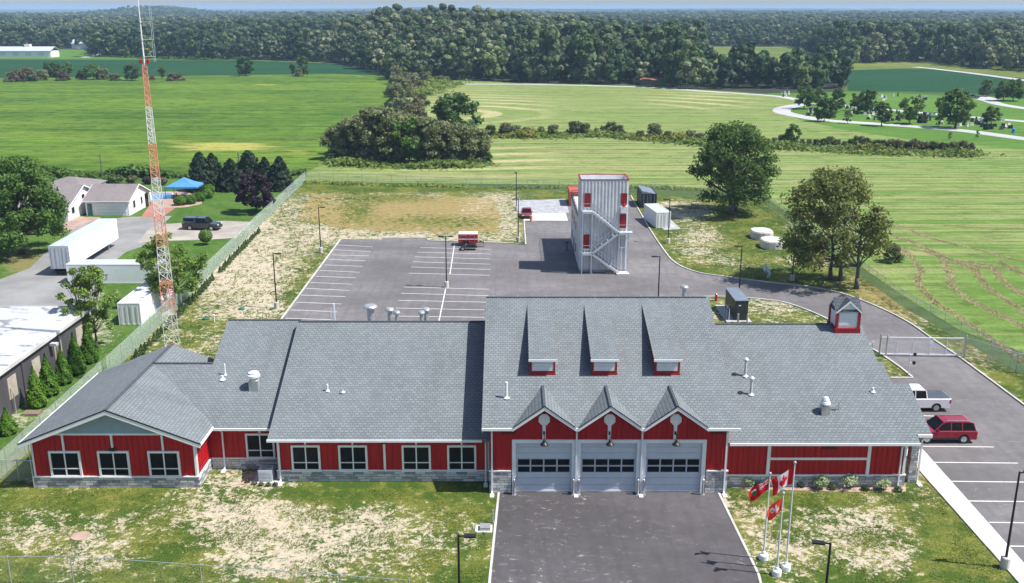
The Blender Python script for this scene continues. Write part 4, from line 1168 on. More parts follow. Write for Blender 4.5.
for z in (2.05, 1.2): MB().obox((p.x+.42,p.y,z),.24,.18,.30).build('keypad', M['black'], kp)
# ---- flagpoles --------------------------------------------------------------
LEAF = [(0,.42),(.06,.30),(.15,.34),(.11,.10),(.24,.22),(.27,.14),(.40,.16),(.36,.04),(.42,-.01),(.20,-.19),(.22,-.27),(.02,-.24),(.025,-.44)]
LEAF = LEAF + [(-x, y) for x, y in reversed(LEAF) if x != 0]
def inside(x, y, poly):
    c = False; n = len(poly); j = n-1
    for i in range(n):
        if (poly[i][1] > y) != (poly[j][1] > y) and x < (poly[j][0]-poly[i][0])*(y-poly[i][1])/(poly[j][1]-poly[i][1])+poly[i][0]: c = not c
        j = i
    return c
def cloth(name, col):
    t = NT(name)
    d = t.n('ShaderNodeBsdfDiffuse'); d.inputs['Color'].default_value = col+(1,)
    tr = t.n('ShaderNodeBsdfTranslucent'); tr.inputs['Color'].default_value = col+(1,)
    mx = t.n('ShaderNodeMixShader'); mx.inputs[0].default_value = .4
    t.l(d.outputs[0], mx.inputs[1]); t.l(tr.outputs[0], mx.inputs[2]); t.l(mx.outputs[0], t.out.inputs['Surface']); return t.m
CL = [cloth('flag_red', (.62,.015,.03)), cloth('flag_white', (.8,.8,.82)), cloth('flag_blue', (.02,.03,.22)), cloth('flag_green', (.03,.22,.05)), cloth('flag_scarlet', (.85,.09,.05))]
def pat_canada(u, v):
    if u < .25 or u > .75: return 0
    return 0 if inside((u-.5)*1.9, (v-.5)*.98, LEAF) else 1
def pat_ontario(u, v):
    if u < .5 and v > .5:
        a, b = (u/.5)*2-1, ((v-.5)/.5)*2-1
        if abs(a) < .12 or abs(b) < .22: return 0
        if abs(a) < .22 or abs(b) < .38: return 1
        if abs(abs(a)-abs(b)) < .12: return 0
        if abs(abs(a)-abs(b)) < .34: return 1
        return 2
    x, y = (u-.74)/.11, (v-.5)/.24
    if abs(x) < 1 and -1 < y < 1 and (y > -.2 or abs(x) < 1+(y+.2)*1.1): return 1 if y > .35 else 3
    return 0
def pat_town(u, v):
    x, y = (u-.5)*2, v-.5
    if abs(x) < .52 and abs(y-.12*math.sin(x*5)) < .09: return 1
    if abs(x+.2) < .09 and abs(y) < .27: return 1
    if (x-.25)**2+(y*1.3)**2 < .045 and (x-.25)**2+(y*1.3)**2 > .018: return 1
    return 4
def flagpole(b, ht, fw, fh, droop, pat, label, seed):
    p = G(*b)
    t = thing('flagpole', label, 'flagpole', (p.x, p.y, 0), 0, 'flagpoles beside the apron')
    MB().lathe([(.30,0),(.30,.32),(.26,.38),(.14,.42),(.12,.55),(.05,.60)], p, 18).build('concrete_base', M['white'], t)
    MB().tube(p+Vector((0,0,.3)), p+Vector((0,0,ht)), .06, .035, 10).build('pole', M['white_metal'], t)
    MB().lathe([(.02,-.02),(.085,.03),(.10,.10),(.07,.17),(.01,.20)], p+Vector((0,0,ht)), 12).build('finial', M['galv'], t)
    return p
def flag(p, ht, fw, fh, droop, pat, label, seed):
    NU, NV = 60, 30; V = []; Fc = []; mi = []
    rnd = random.Random(seed); ph = rnd.random()*6
    for j in range(NV+1):
        for i in range(NU+1):
            u, v = i/NU, j/NV
            x = -u*fw*math.cos(droop); z = -u*fw*math.sin(droop)*(1+.25*u)-(1-v)*fh*(1-.12*u)
            y = .13*math.sin(u*7+v*2.2+ph)*u**.5+.05*math.sin(u*13-v*4+ph)*u
            x += .05*math.sin(v*4+ph)*u + (1-v)*u*.12
            V.append((p.x-.05+x, p.y+y-.12*u, ht-.15+z))
    for j in range(NV):
        for i in range(NU):
            a = j*(NU+1)+i; Fc.append((a, a+1, a+NU+2, a+NU+1)); mi.append(pat((i+.5)/NU, (j+.5)/NV))
    mb = MB(); mb.v = V; mb.f = Fc; mb.mi = mi
    o = mb.build('flag', CL, None, smooth=True, fix=False)
    tag(o, label, 'flag', 'flags flying beside the apron'); return o
for b, ty, fw, fh, dr, pat, lf, lp, sd in (
    ((763.3,559), 475, 1.45, .88, R(33), pat_ontario, 'red ensign with a small union canton and green shield, leftmost flag', 'white flagpole nearest the apron, second tallest, carrying the red ensign', 1),
    ((785.6,569.8), 464, 1.5, 1.15, R(30), pat_canada, 'red and white flag with a red maple leaf on the tallest pole', 'tallest white flagpole, carrying the maple leaf flag', 2),
    ((776.5,575), 494.5, 1.15, .95, R(38), pat_town, 'plain scarlet flag with a white device, lowest of the three', 'white flagpole carrying the scarlet flag, its base at the picture edge', 3)):
    p = G(*b); ht = ZY(ty, p.y)
    flagpole(b, ht, fw, fh, dr, pat, lp, sd); flag(p, ht, fw, fh, dr, pat, lf, sd)
# ---- radio mast ----------------------------------------------------------------
MY = 86.0; MX = -.3655*MY; MT = 29.5
ms_ = thing('radio_mast', 'tall orange and white lattice radio mast with a whip antenna behind the left wing', 'radio mast', (MX, MY, 0))
edges = [ZY(y, MY) for y in (65,107,144,178,216,247,281,312,345)]+[0]
rad = lambda z: .86*(1-z/MT)+.20*(z/MT)
def leg(k, z): a = R(90+120*k+10); return Vector((MX+rad(z)*math.cos(a), MY+rad(z)*math.sin(a), z))
for i in range(len(edges)-1):
    z1, z0 = edges[i], edges[i+1]; mb = MB()
    for k in range(3): mb.tube(leg(k, z0), leg(k, z1), .038, .038, 6)
    z = z0
    while z < z1-.05:
        hstep = min(max(.55, rad(z)*1.35), z1-z); zn = z+hstep
        for k in range(3):
            k2 = (k+1) % 3
            mb.tube(leg(k, z), leg(k2, zn), .017, n=4, cap=False); mb.tube(leg(k2, z), leg(k, zn), .017, n=4, cap=False); mb.tube(leg(k, zn), leg(k2, zn), .02, n=4, cap=False)
        z = zn
    mb.build('mast_section', M['orange'] if i % 2 == 0 else M['mast_white'], ms_)
mb = MB(); mb.tube((MX,MY,29.3),(MX,MY,35.6),.07,.035,8)
mb.build('antenna_pole', M['white_metal'], ms_)
mb = MB()
for y in (22, 39.5, 56.6): z = ZY(y, MY); mb.tube((MX,MY,z),(MX+1.0,MY,z),.022); mb.lathe([(.10,-.1),(.10,.1)], (MX,MY,z), 8)
z0 = ZY(62, MY)
for dx in (.86, 1.0): mb.tube((MX+dx,MY,z0),(MX+dx,MY,35.0),.016)
for k in range(5): z = z0+.2+k*1.2; mb.tube((MX+.86,MY,z),(MX+1.0,MY,z),.014)
mb.build('dipole_antenna', M['steel_white'], ms_)
for dx in (-.3, .32): MB().lathe([(.10,0),(.13,.08),(.13,.28),(.04,.36)], (MX+dx,MY,29.45), 10).build('warning_lamp', M['light_red'], ms_)
mb = MB()
for k in range(3): mb.obox(leg(k, 0), .6, .6, .3)
mb.build('footing', M['concrete'], ms_)
# ---- training tower ---------------------------------------------------------------
TX0, TX1, TY0, TY1, TZ = 8.98, 15.25, 127.0, 131.2, 12.45
tw = thing('training_tower', 'tall corrugated fire training tower with red shutters and outside stairs', 'training tower', ((TX0+TX1)/2, 130, 0))
mb = MB(); mb.box(TX0, TX1, TY0, TY1, .35, TZ-1.05)
for k in range(14):
    x = TX0+.06+k*.45; mb.prism([(x,TY0,.35),(x+.07,TY0-.10,.35),(x+.21,TY0-.10,.35),(x+.28,TY0,.35)], (0,0,TZ-.5))
for k in range(int((TY1-TY0)/.30)):
    y = TY0+.15+k*.30; mb.box(TX0-.05, TX0, y, y+.15, .35, TZ-.10); mb.box(TX1, TX1+.05, y, y+.15, .35, TZ-.10)
for (a_, b_, c_, d_) in ((TX0,TX1,TY0,TY0+.12),(TX0,TX1,TY1-.12,TY1),(TX0,TX0+.12,TY0+.12,TY1-.12),(TX1-.12,TX1,TY0+.12,TY1-.12)): mb.box(a_, b_, c_, d_, TZ-1.05, TZ)
part(mb, 'wall', M['tower_wall'], tw)
mb = MB(); mb.box(TX0+.1, TX1-.1, TY0+.1, TY1-.1, .02, .35); part(mb, 'footing', M['concrete'], tw)
mb = MB()
for (a_, b_, c_, d_) in ((TX0-.1,TX1+.1,TY0-.12,TY0+.1),(TX0-.1,TX1+.1,TY1-.1,TY1+.1),(TX0-.1,TX0+.1,TY0+.1,TY1-.1),(TX1-.1,TX1+.1,TY0+.1,TY1-.1)): mb.box(a_, b_, c_, d_, TZ, TZ+.08)
part(mb, 'red_coping', M['red_trim'], tw)
BX0, BX1, BY0, BY1, BZ = 9.0, 15.2, TY1, 146.0, 6.7
mb = MB(); mb.box(BX0, BX1, BY0+.002, BY1, .2, BZ)
for k in range(int((BY1-BY0)/.30)): y = BY0+.15+k*.30; mb.box(BX0-.05, BX0, y, y+.15, .2, BZ); mb.box(BX1, BX1+.05, y, y+.15, .2, BZ)
part(mb, 'lower_block', M['tower_wall'], tw)
mb = MB(); mb.box(BX0-.12, BX0+.06, BY0+.01, BY1+.06, BZ, BZ+.16)
for k in range(8): y = BY0+.3+k*2.05; mb.box(BX0-.06, BX0-.0, y, y+.06, BZ+.1, BZ+.95)
mb.box(BX0-.05, BX0-.01, BY0+.2, BY1, BZ+.88, BZ+.95); mb.box(BX0, BX1, BY1-.05, BY1, BZ+.88, BZ+.95); mb.box(BX0-.04, BX0-.01, BY0+.2, BY1, BZ+.50, BZ+.55)
part(mb, 'roof_rail', M['black'], tw)
for y, z, w, h in ((134,4.2,.9,1.1),(138,4.2,.9,1.1),(142,4.2,.9,1.1),(133.5,1.2,.9,1.1),(137.4,.25,.95,2.0),(142,1.2,.9,1.1)):
    mb = MB(); mb.box(BX0-.09, BX0-.052, y, y+w, z, z+h); part(mb, 'red_shutter', M['red_trim'], tw)
def fx(z4x): return z4x/4.862+545
def fyv(z4y): return z4y/4.862+165
for x0_, x1_, y0_, y1_ in ((190,221,137,203),(368,397,137,190),(361,393,238,306),(185,214,337,404)):
    za, zb_ = ZY(fyv(y1_), TY0), ZY(fyv(y0_), TY0); xa, xb_ = XX(fx(x0_), TY0, za), XX(fx(x1_), TY0, za)
    mb = MB(); mb.box(xa, xb_, TY0-.11, TY0-.062, za, zb_); d = part(mb, 'red_door', M['red_trim'], tw)
    mb = MB(); mb.box(xa-.06, xa, TY0-.13, TY0-.062, za, zb_+.06); mb.box(xb_, xb_+.06, TY0-.13, TY0-.062, za, zb_+.06); mb.box(xa, xb_, TY0-.13, TY0-.062, zb_, zb_+.06); mb.build('door_frame', M['galv'], d)
za, zb_ = ZY(fyv(235), TY0), ZY(fyv(192), TY0); xa, xb_ = XX(fx(366), TY0, za), XX(fx(398), TY0, za)
mb = MB(); mb.box(xa, xb_, TY0-.4, TY0-.062, za+.1, zb_-.2); part(mb, 'white_panel', M['white'], tw)
mb = MB(); mb.lathe([(.22,0),(.05,.6)], ((xa+xb_)/2, TY0-.25, zb_-.20), 10); part(mb, 'warning_cone', M['light_red'], tw)
SY0, SY1 = TY0-1.25, TY0-.14
zs = {k: ZY(fyv(v), SY0) for k, v in dict(ul=228, mr=330, ll=430).items()}
xL0, xL1 = XX(fx(180), SY0, 0), XX(fx(222), SY0, 0); xR0, xR1 = XX(fx(362), SY0, 4), XX(fx(405), SY0, 4)
def landing(x0, x1, z):
    mb = MB(); mb.box(x0, x1, SY0, SY1, z-.10, z)
    mb.box(x0, x1, SY0, SY0+.05, z-.28, z-.10)
    for h in (.5, 1.05): mb.box(x0, x1, SY0, SY0+.045, z+h-.02, z+h+.025)
    for x in (x0, x1-.05): mb.box(x, x+.05, SY0, SY0+.05, z, z+1.05)
    part(mb, 'stair_landing', M['steel_white'], tw)
landing(xL0-.1, xL1+.1, zs['ul']); landing(xR0-.1, xR1+.55, zs['mr']); landing(xL0-.1, xL1+.1, zs['ll'])
def flight(xa, za, xb, zb):
    mb = MB()
    for y in (SY0+.04, SY1-.1):
        mb.beam((xa,y,za-.1),(xb,y,zb-.1), .06, .26)
        for h in (.55, 1.05): mb.beam((xa,y,za+h),(xb,y,zb+h), .045)
        for k in range(9): q = k/8; x = xa+(xb-xa)*q; z = za+(zb-za)*q; mb.beam((x,y,z),(x,y,z+1.05), .035)
    n = int(abs(za-zb)/.19)
    for k in range(n): q = (k+.5)/n; x = xa+(xb-xa)*q; z = za+(zb-za)*q; mb.box(x-.13, x+.13, SY0+.07, SY1-.13, z-.03, z)
    part(mb, 'stair_flight', M['steel_white'], tw)
flight(xL1+.1, zs['ul'], xR0-.1, zs['mr']); flight(xR0-.1, zs['mr'], xL1+.1, zs['ll']); flight(xL1+.1, zs['ll'], xR0-.1, .25)
mb = MB()
for x in (xL0-.05, xL1+.05):
    for y in (SY0+.04, SY1-.05): mb.beam((x,y,0),(x,y,zs['ul']), .10)
for x in (xR0-.05, xR1+.05):
    for y in (SY0+.04, SY1-.05): mb.beam((x,y,0),(x,y,zs['mr']), .10)
mb.beam((xR0,SY0+.03,zs['mr']-2.0),(xR1+.05,SY0+.03,zs['mr']-2.0),.08)
part(mb, 'stair_post', M['steel_white'], tw)
mb = MB(); mb.box(xR0-.3, xR1+.2, SY0-.5, SY1, .02, .22); part(mb, 'landing_pad', M['conc_white'], tw)
p = G(593, 272)
c_ = MB().lathe([(.28,0),(.28,.05),(.20,.06),(.05,.72)], (0,0,0), 12).build('traffic_cone', M['orange']); c_.location = (p.x, p.y+.4, .02); tag(c_, 'orange traffic cone at the foot of the training tower stairs', 'cone')
p = G(567, 250.5)
v_ = thing('valve_stand', 'small black stand with a cross bar in the shadow left of the training tower', 'stand', (p.x,p.y,.02))
MB().obox(p,.8,.12,.06).obox(p,.12,.8,.06).tube(p,p+Vector((0,0,1.4)),.06).tube(p+Vector((-.3,0,1.2)),p+Vector((.3,0,1.2)),.07).build('stand', M['black'], v_)
# ---- containers -------------------------------------------------------------------------
def container(name, label, c, L, W_, H_, rz, mat, top, doormat=None, slope_top=0.0, cat='container'):
    """length along local y, near end at c"""
    t = thing(name, label, cat, (c[0], c[1], 0), rz)
    mb = MB(); mb.box(-W_/2, W_/2, 0, L, .15, H_-.1)
    mb.build('body', mat, t, world=False)
    mb = MB()
    for x in (-W_/2-.02, W_/2-.10):
        for y in (-.02, L-.10): mb.box(x, x+.12, y, y+.12, 0, H_)
    for y in (-.02, L-.1): mb.box(-W_/2+.1, W_/2-.1, y, y+.12, H_-.12, H_); mb.box(-W_/2+.1, W_/2-.1, y, y+.12, .05, .2)
    for x in (-W_/2-.02, W_/2-.10): mb.box(x, x+.12, .1, L-.1, H_-.12, H_-.001); mb.box(x, x+.12, .1, L-.1, .05, .2)
    mb.build('corner_frame', doormat or mat, t, world=False)
    mb = MB()
    mb.add([(-W_/2+.1,.1,H_-.06+slope_top),(W_/2-.1,.1,H_-.06),(W_/2-.1,L-.1,H_-.06),(-W_/2+.1,L-.1,H_-.06+slope_top)], [(0,1,2,3)])
    if slope_top: mb.add([(-W_/2+.1,.1,H_-.1),(W_/2-.1,.1,H_-.1),(-W_/2+.1,.1,H_-.06+slope_top),(-W_/2+.1,L-.1,H_-.1),(-W_/2+.1,L-.1,H_-.06+slope_top)], [(0,1,2),(0,2,4,3)])
    mb.build('top_panel', top, t, world=False)
    mb = MB()
    for k in range(4):
        x = -W_*.36+k*W_*.24; mb.tube((x,-.05,.2),(x,-.05,H_-.15),.022,n=6)
    mb.box(-.012, .012, -.025, .0, .2, H_-.12)
    mb.build('door_bar', M['galv'], t, world=False)
    return t
container('storage_container', 'faded red storage container behind the training tower', (11.55,172.3), 6, 2.5, 2.6, 0, M['cont_red'], M['cont_red'])
container('storage_container', 'near-black storage container with a pale sloping lid behind the white one', (24.2,171), 6.2, 2.7, 2.5, 0, M['cont_dark'], M['gen_top'], None, .55)
container('storage_container', 'plain white storage container on gravel right of the training tower', (24.3,154.3), 7.4, 2.35, 2.6, R(8), M['cont_white'], M['steel_white'])
# tanks
for b, rx, ry, lab in (((763.2,239.5),1.65,2.0,'pale oval concrete tank lying in the grass, farther one'),((773.8,249.0),1.7,2.0,'pale oval concrete tank lying in the grass, nearer one')):
    p = G(*b); mb = MB(); n = 16
    pr = lambda s, z: [(s*rx*(abs(math.cos(2*math.pi*i/n))**.75)*(1 if math.cos(2*math.pi*i/n) > 0 else -1), s*ry*(abs(math.sin(2*math.pi*i/n))**.75)*(1 if math.sin(2*math.pi*i/n) > 0 else -1), z) for i in range(n)]
    mb.prism(pr(1,0), (0,0,1.1)); mb.prism([(x,y,1.105) for x,y,_ in pr(.94,0)], (0,0,.12))
    o = mb.build('concrete_tank', M['conc_white'], bevel=.05); o.location = (p.x, p.y+1.2, .01); tag(o, lab, 'tank', 'concrete tanks in the grass')
q = [tuple(G(*p).xy) for p in [(762,266),(766,264),(770,268),(771,276),(768,279),(764,273)]]
t = NT('puddle_water'); t.bsdf((.05,.07,.08), .05, 0, .9); sheet('water', q, .03, t.m, world=True)
# generator
GX, GY = 25.8, 105.3
ge = thing('generator', 'tall dark grey generator cabinet on a pad behind the right wing', 'generator', (GX, GY, 0))
MB().box(GX-1.7, GX+1.1, GY-.5, GY+6, .0, .18).build('pad', M['concrete'], ge)
mb = MB(); mb.box(GX-.72, GX+.72, GY, GY+5.3, .18, 2.45)
for k in range(7): mb.box(GX-.745, GX-.72, GY+.3+k*.7, GY+.85+k*.7, .5, 2.2)
for k in range(2): mb.box(GX-.6+k*.62, GX-.03+k*.62, GY-.02, GY, .35, 2.3)
mb.build('cabinet', M['gen'], ge)
mb = MB(); mb.box(GX-.78, GX+.78, GY-.05, GY+5.35, 2.45, 2.52); mb.build('lid', M['gen_top'], ge)
MB().box(GX-.35, GX-.1, GY-.025, GY-.021, 1.85, 2.0).build('badge', M['white'], ge)
mb = MB()
for y in (GY+.1, GY+1.3, GY+2.5): mb.tube((GX-1.35,y,.18),(GX-1.35,y,1.5),.035)
mb.tube((GX-1.35,GY+.1,1.45),(GX-1.35,GY+2.5,1.45),.03); mb.build('guard_rail', M['white_metal'], ge)
mb = MB(); mb.obox((GX-.5,GY-.7,0),.18,.18,1.2); mb.obox((GX+.55,GY-.6,0),.14,.14,1.1); mb.build('meter_post', M['galv'], ge)
p = G(716, 301)
hy = MB().lathe([(.22,0),(.22,.06),(.14,.08),(.14,.65),(.18,.68),(.15,.82),(.05,.92)], (0,0,0), 12).tube((-.26,0,.5),(.26,0,.5),.07).tube((0,0,.5),(0,-.26,.5),.08).build('fire_hydrant', M['red_paint']); hy.location = (p.x,p.y,.03); tag(hy, 'red fire hydrant on the grass left of the generator', 'hydrant')
# ---- cars ------------------------------------------------------------------------------------
def wheel(mbT, mbR, x, y, r=.36, w=.24):
    s = 1 if y > 0 else -1
    n = 20
    for mb, rr, y0, y1 in ((mbT, r, y-s*w, y), (mbR, r*.64, y-s*w*.5, y+s*.012)):
        mb.tube((x,y0,r),(x,y1,r), rr, n=n)
def car(name, label, cat, loc, rz, kind, mat, L=4.9, W_=1.9, H_=1.75, group=None, tint='glass'):
    """local +x is the front"""
    t = thing(name, label, cat, loc, rz, group)
    hw = W_/2; zb = .34; zs_ = H_*.60
    wx = (L*.31, -L*.29); wr = .38 if H_ > 1.6 else .33
    # lower body profile with wheel arches, (x, z)
    def arch(xc):
        return [(xc+math.cos(a)*(wr+.07), wr+math.sin(a)*(wr+.07)) for a in np.linspace(0, math.pi, 9)]
    if kind == 'suv': top = [(-L/2+.02,zb+.25),(-L/2,zs_-.12),(-L/2+.06,zs_+.02),(L*.16,zs_+.02),(L*.42,zs_-.12),(L*.49,zs_-.26),(L/2,zb+.22)]
    elif kind == 'pickup': top = [(-L/2,zb+.25),(-L/2,zs_+.06),(-L*.10,zs_+.06),(L*.20,zs_+.04),(L*.45,zs_-.06),(L*.49,zs_-.18),(L/2,zb+.22)]
    else: top = [(-L/2,zb+.22),(-L/2+.03,zs_-.08),(-L*.36,zs_+.02),(L*.18,zs_+.0),(L*.42,zs_-.14),(L*.49,zs_-.28),(L/2,zb+.15)]
    under = [(L/2-.05, zb)]
    under += [q for q in arch(wx[0])] + [q for q in arch(wx[1])] + [(-L/2+.05, zb)]
    prof = top + under
    n = len(prof); vs = []
    secs = [(-hw,.97),(-hw+.05,1.0),(hw-.05,1.0),(hw,.97)]
    mb = MB()
    body = [[(x, y, z if k in (1,2) or z < zs_-.05 else z-.06) for x, z in prof] for k, (y, _) in enumerate(secs)]
    for k in range(3):
        mb.add(body[k]+body[k+1], [(i,(i+1)%n,n+(i+1)%n,n+i) for i in range(n)])
    mb.add(body[0], [tuple(range(n))]); mb.add(body[3], [tuple(range(n-1,-1,-1))])
    bd = mb.build('body', mat, t, world=False)
    # cabin
    if kind == 'suv': cab = [(-L*.475,zs_),(-L*.435,H_-.10),(-L*.38,H_-.02),(-L*.05,H_),(L*.05,H_-.05),(L*.20,zs_)]; roof_i = (1, 4)
    elif kind == 'pickup': cab = [(-L*.14,zs_+.05),(-L*.125,H_-.06),(-L*.10,H_-.01),(L*.06,H_),(L*.10,H_-.05),(L*.22,zs_+.03)]; roof_i = (1, 4)
    elif kind == 'longtruck': cab = [(-L*.12,zs_),(-L*.12,H_-.05),(-L*.10,H_),(L*.10,H_),(L*.13,H_-.04),(L*.23,zs_)]; roof_i = (1, 4)
    else: cab = [(-L*.36,zs_),(-L*.22,H_-.04),(-L*.12,H_),(L*.02,H_),(L*.07,H_-.04),(L*.21,zs_)]; roof_i = (1, 4)
    tw_ = .17
    def yat(z): return hw-.07-tw_*(z-zs_)/(H_-zs_)
    mb = MB(); m = len(cab)
    l1 = [(x, -yat(z), z) for x, z in cab]; l2 = [(x, yat(z), z) for x, z in cab]
    mb.add(l1+l2, [(i,(i+1)%m,m+(i+1)%m,m+i) for i in range(m)]+[tuple(range(m)), tuple(range(2*m-1,m-1,-1))])
    mb.build('window_glass', M[tint], t, world=False)
    # roof skin and pillars
    mb = MB(); ri = [q for q in cab[roof_i[0]:roof_i[1]+1]]
    up = [(x, -yat(z)-.012, z+.012) for x, z in ri]; u2 = [(x, yat(z)+.012, z+.012) for x, z in ri]
    k_ = len(ri); mb.add(up+u2, [(i,i+1,k_+i+1,k_+i) for i in range(k_-1)])
    lo = [(x, -yat(z)-.012, z-.09) for x, z in ri]; lo2 = [(x, yat(z)+.012, z-.09) for x, z in ri]
    mb.add(up+lo, [(i,i+1,k_+i+1,k_+i) for i in range(k_-1)]); mb.add(u2+lo2, [(i,i+1,k_+i+1,k_+i) for i in range(k_-1)])
    pil = [(cab[0], cab[1]), (cab[-2], cab[-1])]
    span = cab[-1][0]-cab[0][0]
    mids = (.33, .60, ) if kind in ('suv',) else ((.48,) if kind != 'car' else (.50,))
    for s in (-1, 1):
        for (a, b) in pil: mb.beam((a[0],s*(yat(a[1])+.005),a[1]),(b[0],s*(yat(b[1])+.005),b[1]), .07)
        for q in mids:
            xm = cab[0][0]+span*q; mb.beam((xm,s*(yat(zs_)+.005),zs_),(xm,s*(yat(H_)+.005),H_-.05), .06)
    mb.build('roof', mat, t, world=False)
    if kind == 'suv':
        mb = MB()
        for s in (-1, 1): mb.beam((-L*.36,s*.62,H_+.05),(L*.0,s*.62,H_+.06), .045)
        mb.build('roof_rail', M['galv'], t, world=False)
    if kind == 'pickup':
        mb = MB(); mb.box(-L/2+.06, -L*.15, -hw+.09, hw-.09, zs_+.05, zs_+.10); mb.build('bed_cover', M['black_cloth'], t, world=False)
    if kind == 'longtruck':
        mb = MB(); c2 = [(-L*.485,zs_),(-L*.47,H_-.03),(-L*.45,H_+.02),(-L*.15,H_+.02),(-L*.135,H_-.03),(-L*.135,zs_)]
        l1 = [(x, -yat(z)-.01, z) for x, z in c2]; l2 = [(x, yat(z)+.01, z) for x, z in c2]; m = len(c2)
        mb.add(l1+l2, [(i,(i+1)%m,m+(i+1)%m,m+i) for i in range(m)]+[tuple(range(m)), tuple(range(2*m-1,m-1,-1))]); mb.build('bed_cap', mat, t, world=False, bevel=.03)
        mb = MB()
        for s in (-1, 1): mb.box(-L*.44, -L*.18, s*(yat(1.5)+.0)-.02, s*(yat(1.5)+.0)+.02, zs_+.14, H_-.16)
        mb.build('cap_window', M[tint], t, world=False)
    for x in wx:
        for s in (-1, 1):
            a, b = MB(), MB(); wheel(a, b, x, s*(hw-.01), wr)
            w = a.build('wheel', M['rubber'], t, world=False); r = b.build('rim', M['chrome'], w, world=False)
    for s in (-1, 1):
        MB().box(L/2-.10, L/2-.02, s*hw*.72-.2, s*hw*.72+.2, zs_-.34, zs_-.18).build('headlight', M['light_clear'], t, world=False)
        MB().box(-L/2-.015, -L/2+.12, s*(hw-.10)-.112, s*(hw-.10)+.112, zs_-.36, zs_-.06).build('tail_light', M['light_red'], t, world=False)
        MB().obox((L*.15,s*(hw+.06),zs_+.02),.12,.22,.15).build('mirror', mat, t, world=False)
    MB().box(L/2-.02, L/2+.03, -hw+.12, hw-.12, zb, zb+.18).build('bumper', M['black'], t, world=False)
    MB().box(-L/2-.05, -L/2+.02, -hw+.1, hw-.1, zb, zb+.18).build('bumper', M['chrome'] if kind in ('pickup','longtruck') else M['black'], t, world=False)
    mb = MB()
    for s in (-1, 1):
        mb.box(-L*.2, L*.2, s*hw-.008, s*hw+.008, zb-.02, zb+(.17 if kind == 'suv' else .06))
        for xq in ((.17, .0, -.16) if kind != 'pickup' else (.2, .02)): mb.box(L*xq-.01, L*xq+.01, s*(hw+.0)-.004, s*(hw+.0)+.004, zb+.1, zs_-.1)
    mb.build('door_seam', M['black'], t, world=False)
    mb = MB(); mb.box(-L/2+.3, L/2-.3, -hw+.25, hw-.25, .22, zb+.02); mb.build('underbody', M['black'], t, world=False)
    return t
p = G(963.2, 444.0); wb = 4.95*.60
car('parked_car', 'dark red sport utility car parked beside the right wing', 'car', (p.x-4.95*.29, p.y+.97, .03), math.pi, 'suv', M['suv_red'], 4.95, 1.95, 1.80)
p = G(935.6, 412.3)
car('pickup_truck', 'white pickup truck with a dark bed cover parked behind the red car', 'pickup truck', (p.x-5.8*.29, p.y+1.0, .03), math.pi, 'pickup', M['car_white'], 5.85, 2.0, 1.95)
p = G(201, 230.5)
car('pickup_truck', 'glossy black pickup with a closed bed cap on the neighbour drive', 'pickup truck', (p.x, p.y+.9, .03), R(-6), 'longtruck', M['car_black'], 5.9, 2.0, 1.95)
p = G(526.3, 219.3)
car('parked_car', 'scrapped dull red car on the white pad beside the farthest lamp posts', 'car', (p.x+.1, p.y+2.2, .03), R(-90), 'car', paint('faded_red', (.20,.03,.05), .5, var=.5, scale=2), 4.3, 1.75, 1.4)
p = G(530, 221.0)
o = MB().lathe([(.3,0),(.3,.08),(.24,.1),(.22,.95),(.12,1.05)], (0,0,0), 12).build('traffic_drum', M['orange']); o.location = (p.x+.2,p.y-.3,.03); tag(o, 'orange drum in front of the scrapped red car', 'traffic drum')
# ---- trailers -----------------------------------------------------------------------------------
p = G(468, 246.5); tx, ty = p.x, p.y+1.0
tr = thing('enclosed_trailer', 'red enclosed trailer with white top and stripe at the back of the lot', 'trailer', (tx, ty, 0))
mb = MB(); mb.box(tx-1.45, tx+1.45, ty-.9, ty+.9, .48, 1.78); mb.build('body', M['red_paint'], tr, bevel=.06)
mb = MB(); mb.box(tx-1.40, tx+1.40, ty-.86, ty+.86, 1.782, 1.90); mb.build('top', M['white'], tr, bevel=.04)
mb = MB(); mb.box(tx-1.48, tx+1.48, ty-.925, ty-.905, 1.02, 1.16); mb.build('stripe', M['white'], tr)
mb = MB()
for x0_, x1_ in ((-1.1,-.25),(.2,1.0)):
    mb.box(tx+x0_, tx+x1_, ty-.935, ty-.902, 1.60, 1.63); mb.box(tx+x0_, tx+x0_+.03, ty-.935, ty-.902, .65, 1.6); mb.box(tx+x1_-.03, tx+x1_, ty-.935, ty-.902, .65, 1.6)
mb.build('locker_frame', M['galv'], tr)
for s in (-1, 1):
    w = MB().tube((tx-.3,ty+s*.98,.36),(tx-.3,ty+s*.78,.36),.36,n=18).build('wheel', M['rubber'], tr); MB().tube((tx-.3,ty+s*.99,.36),(tx-.3,ty+s*.9,.36),.2,n=14).build('rim', M['chrome'], w)
    MB().box(tx-.8,tx+.2,ty+s*1.0-.1,ty+s*1.0+.1,.74,.80).build('mudguard', M['black'], tr)
MB().beam((tx+1.4,ty-.4,.52),(tx+2.3,ty,.50),.08).beam((tx+1.4,ty+.4,.52),(tx+2.3,ty,.50),.08).tube((tx+2.25,ty,.02),(tx+2.25,ty,.8),.04).build('drawbar', M['black'], tr)
p = G(469, 250.5); tx, ty = p.x, p.y+.5
tr = thing('flatbed_trailer', 'small low black trailer with two wheels parked in front of the red one', 'trailer', (tx, ty, 0))
MB().box(tx-1.2,tx+1.2,ty-.6,ty+.6,.42,.52).build('deck', M['black'], tr)
for s in (-1, 1):
    for dx in (-.9,):
        w = MB().tube((tx+dx,ty+s*.86,.33),(tx+dx,ty+s*.66,.33),.33,n=18).build('wheel', M['rubber'], tr); MB().tube((tx+dx,ty+s*.87,.33),(tx+dx,ty+s*.8,.33),.19,n=14).build('rim', M['chrome'], w)
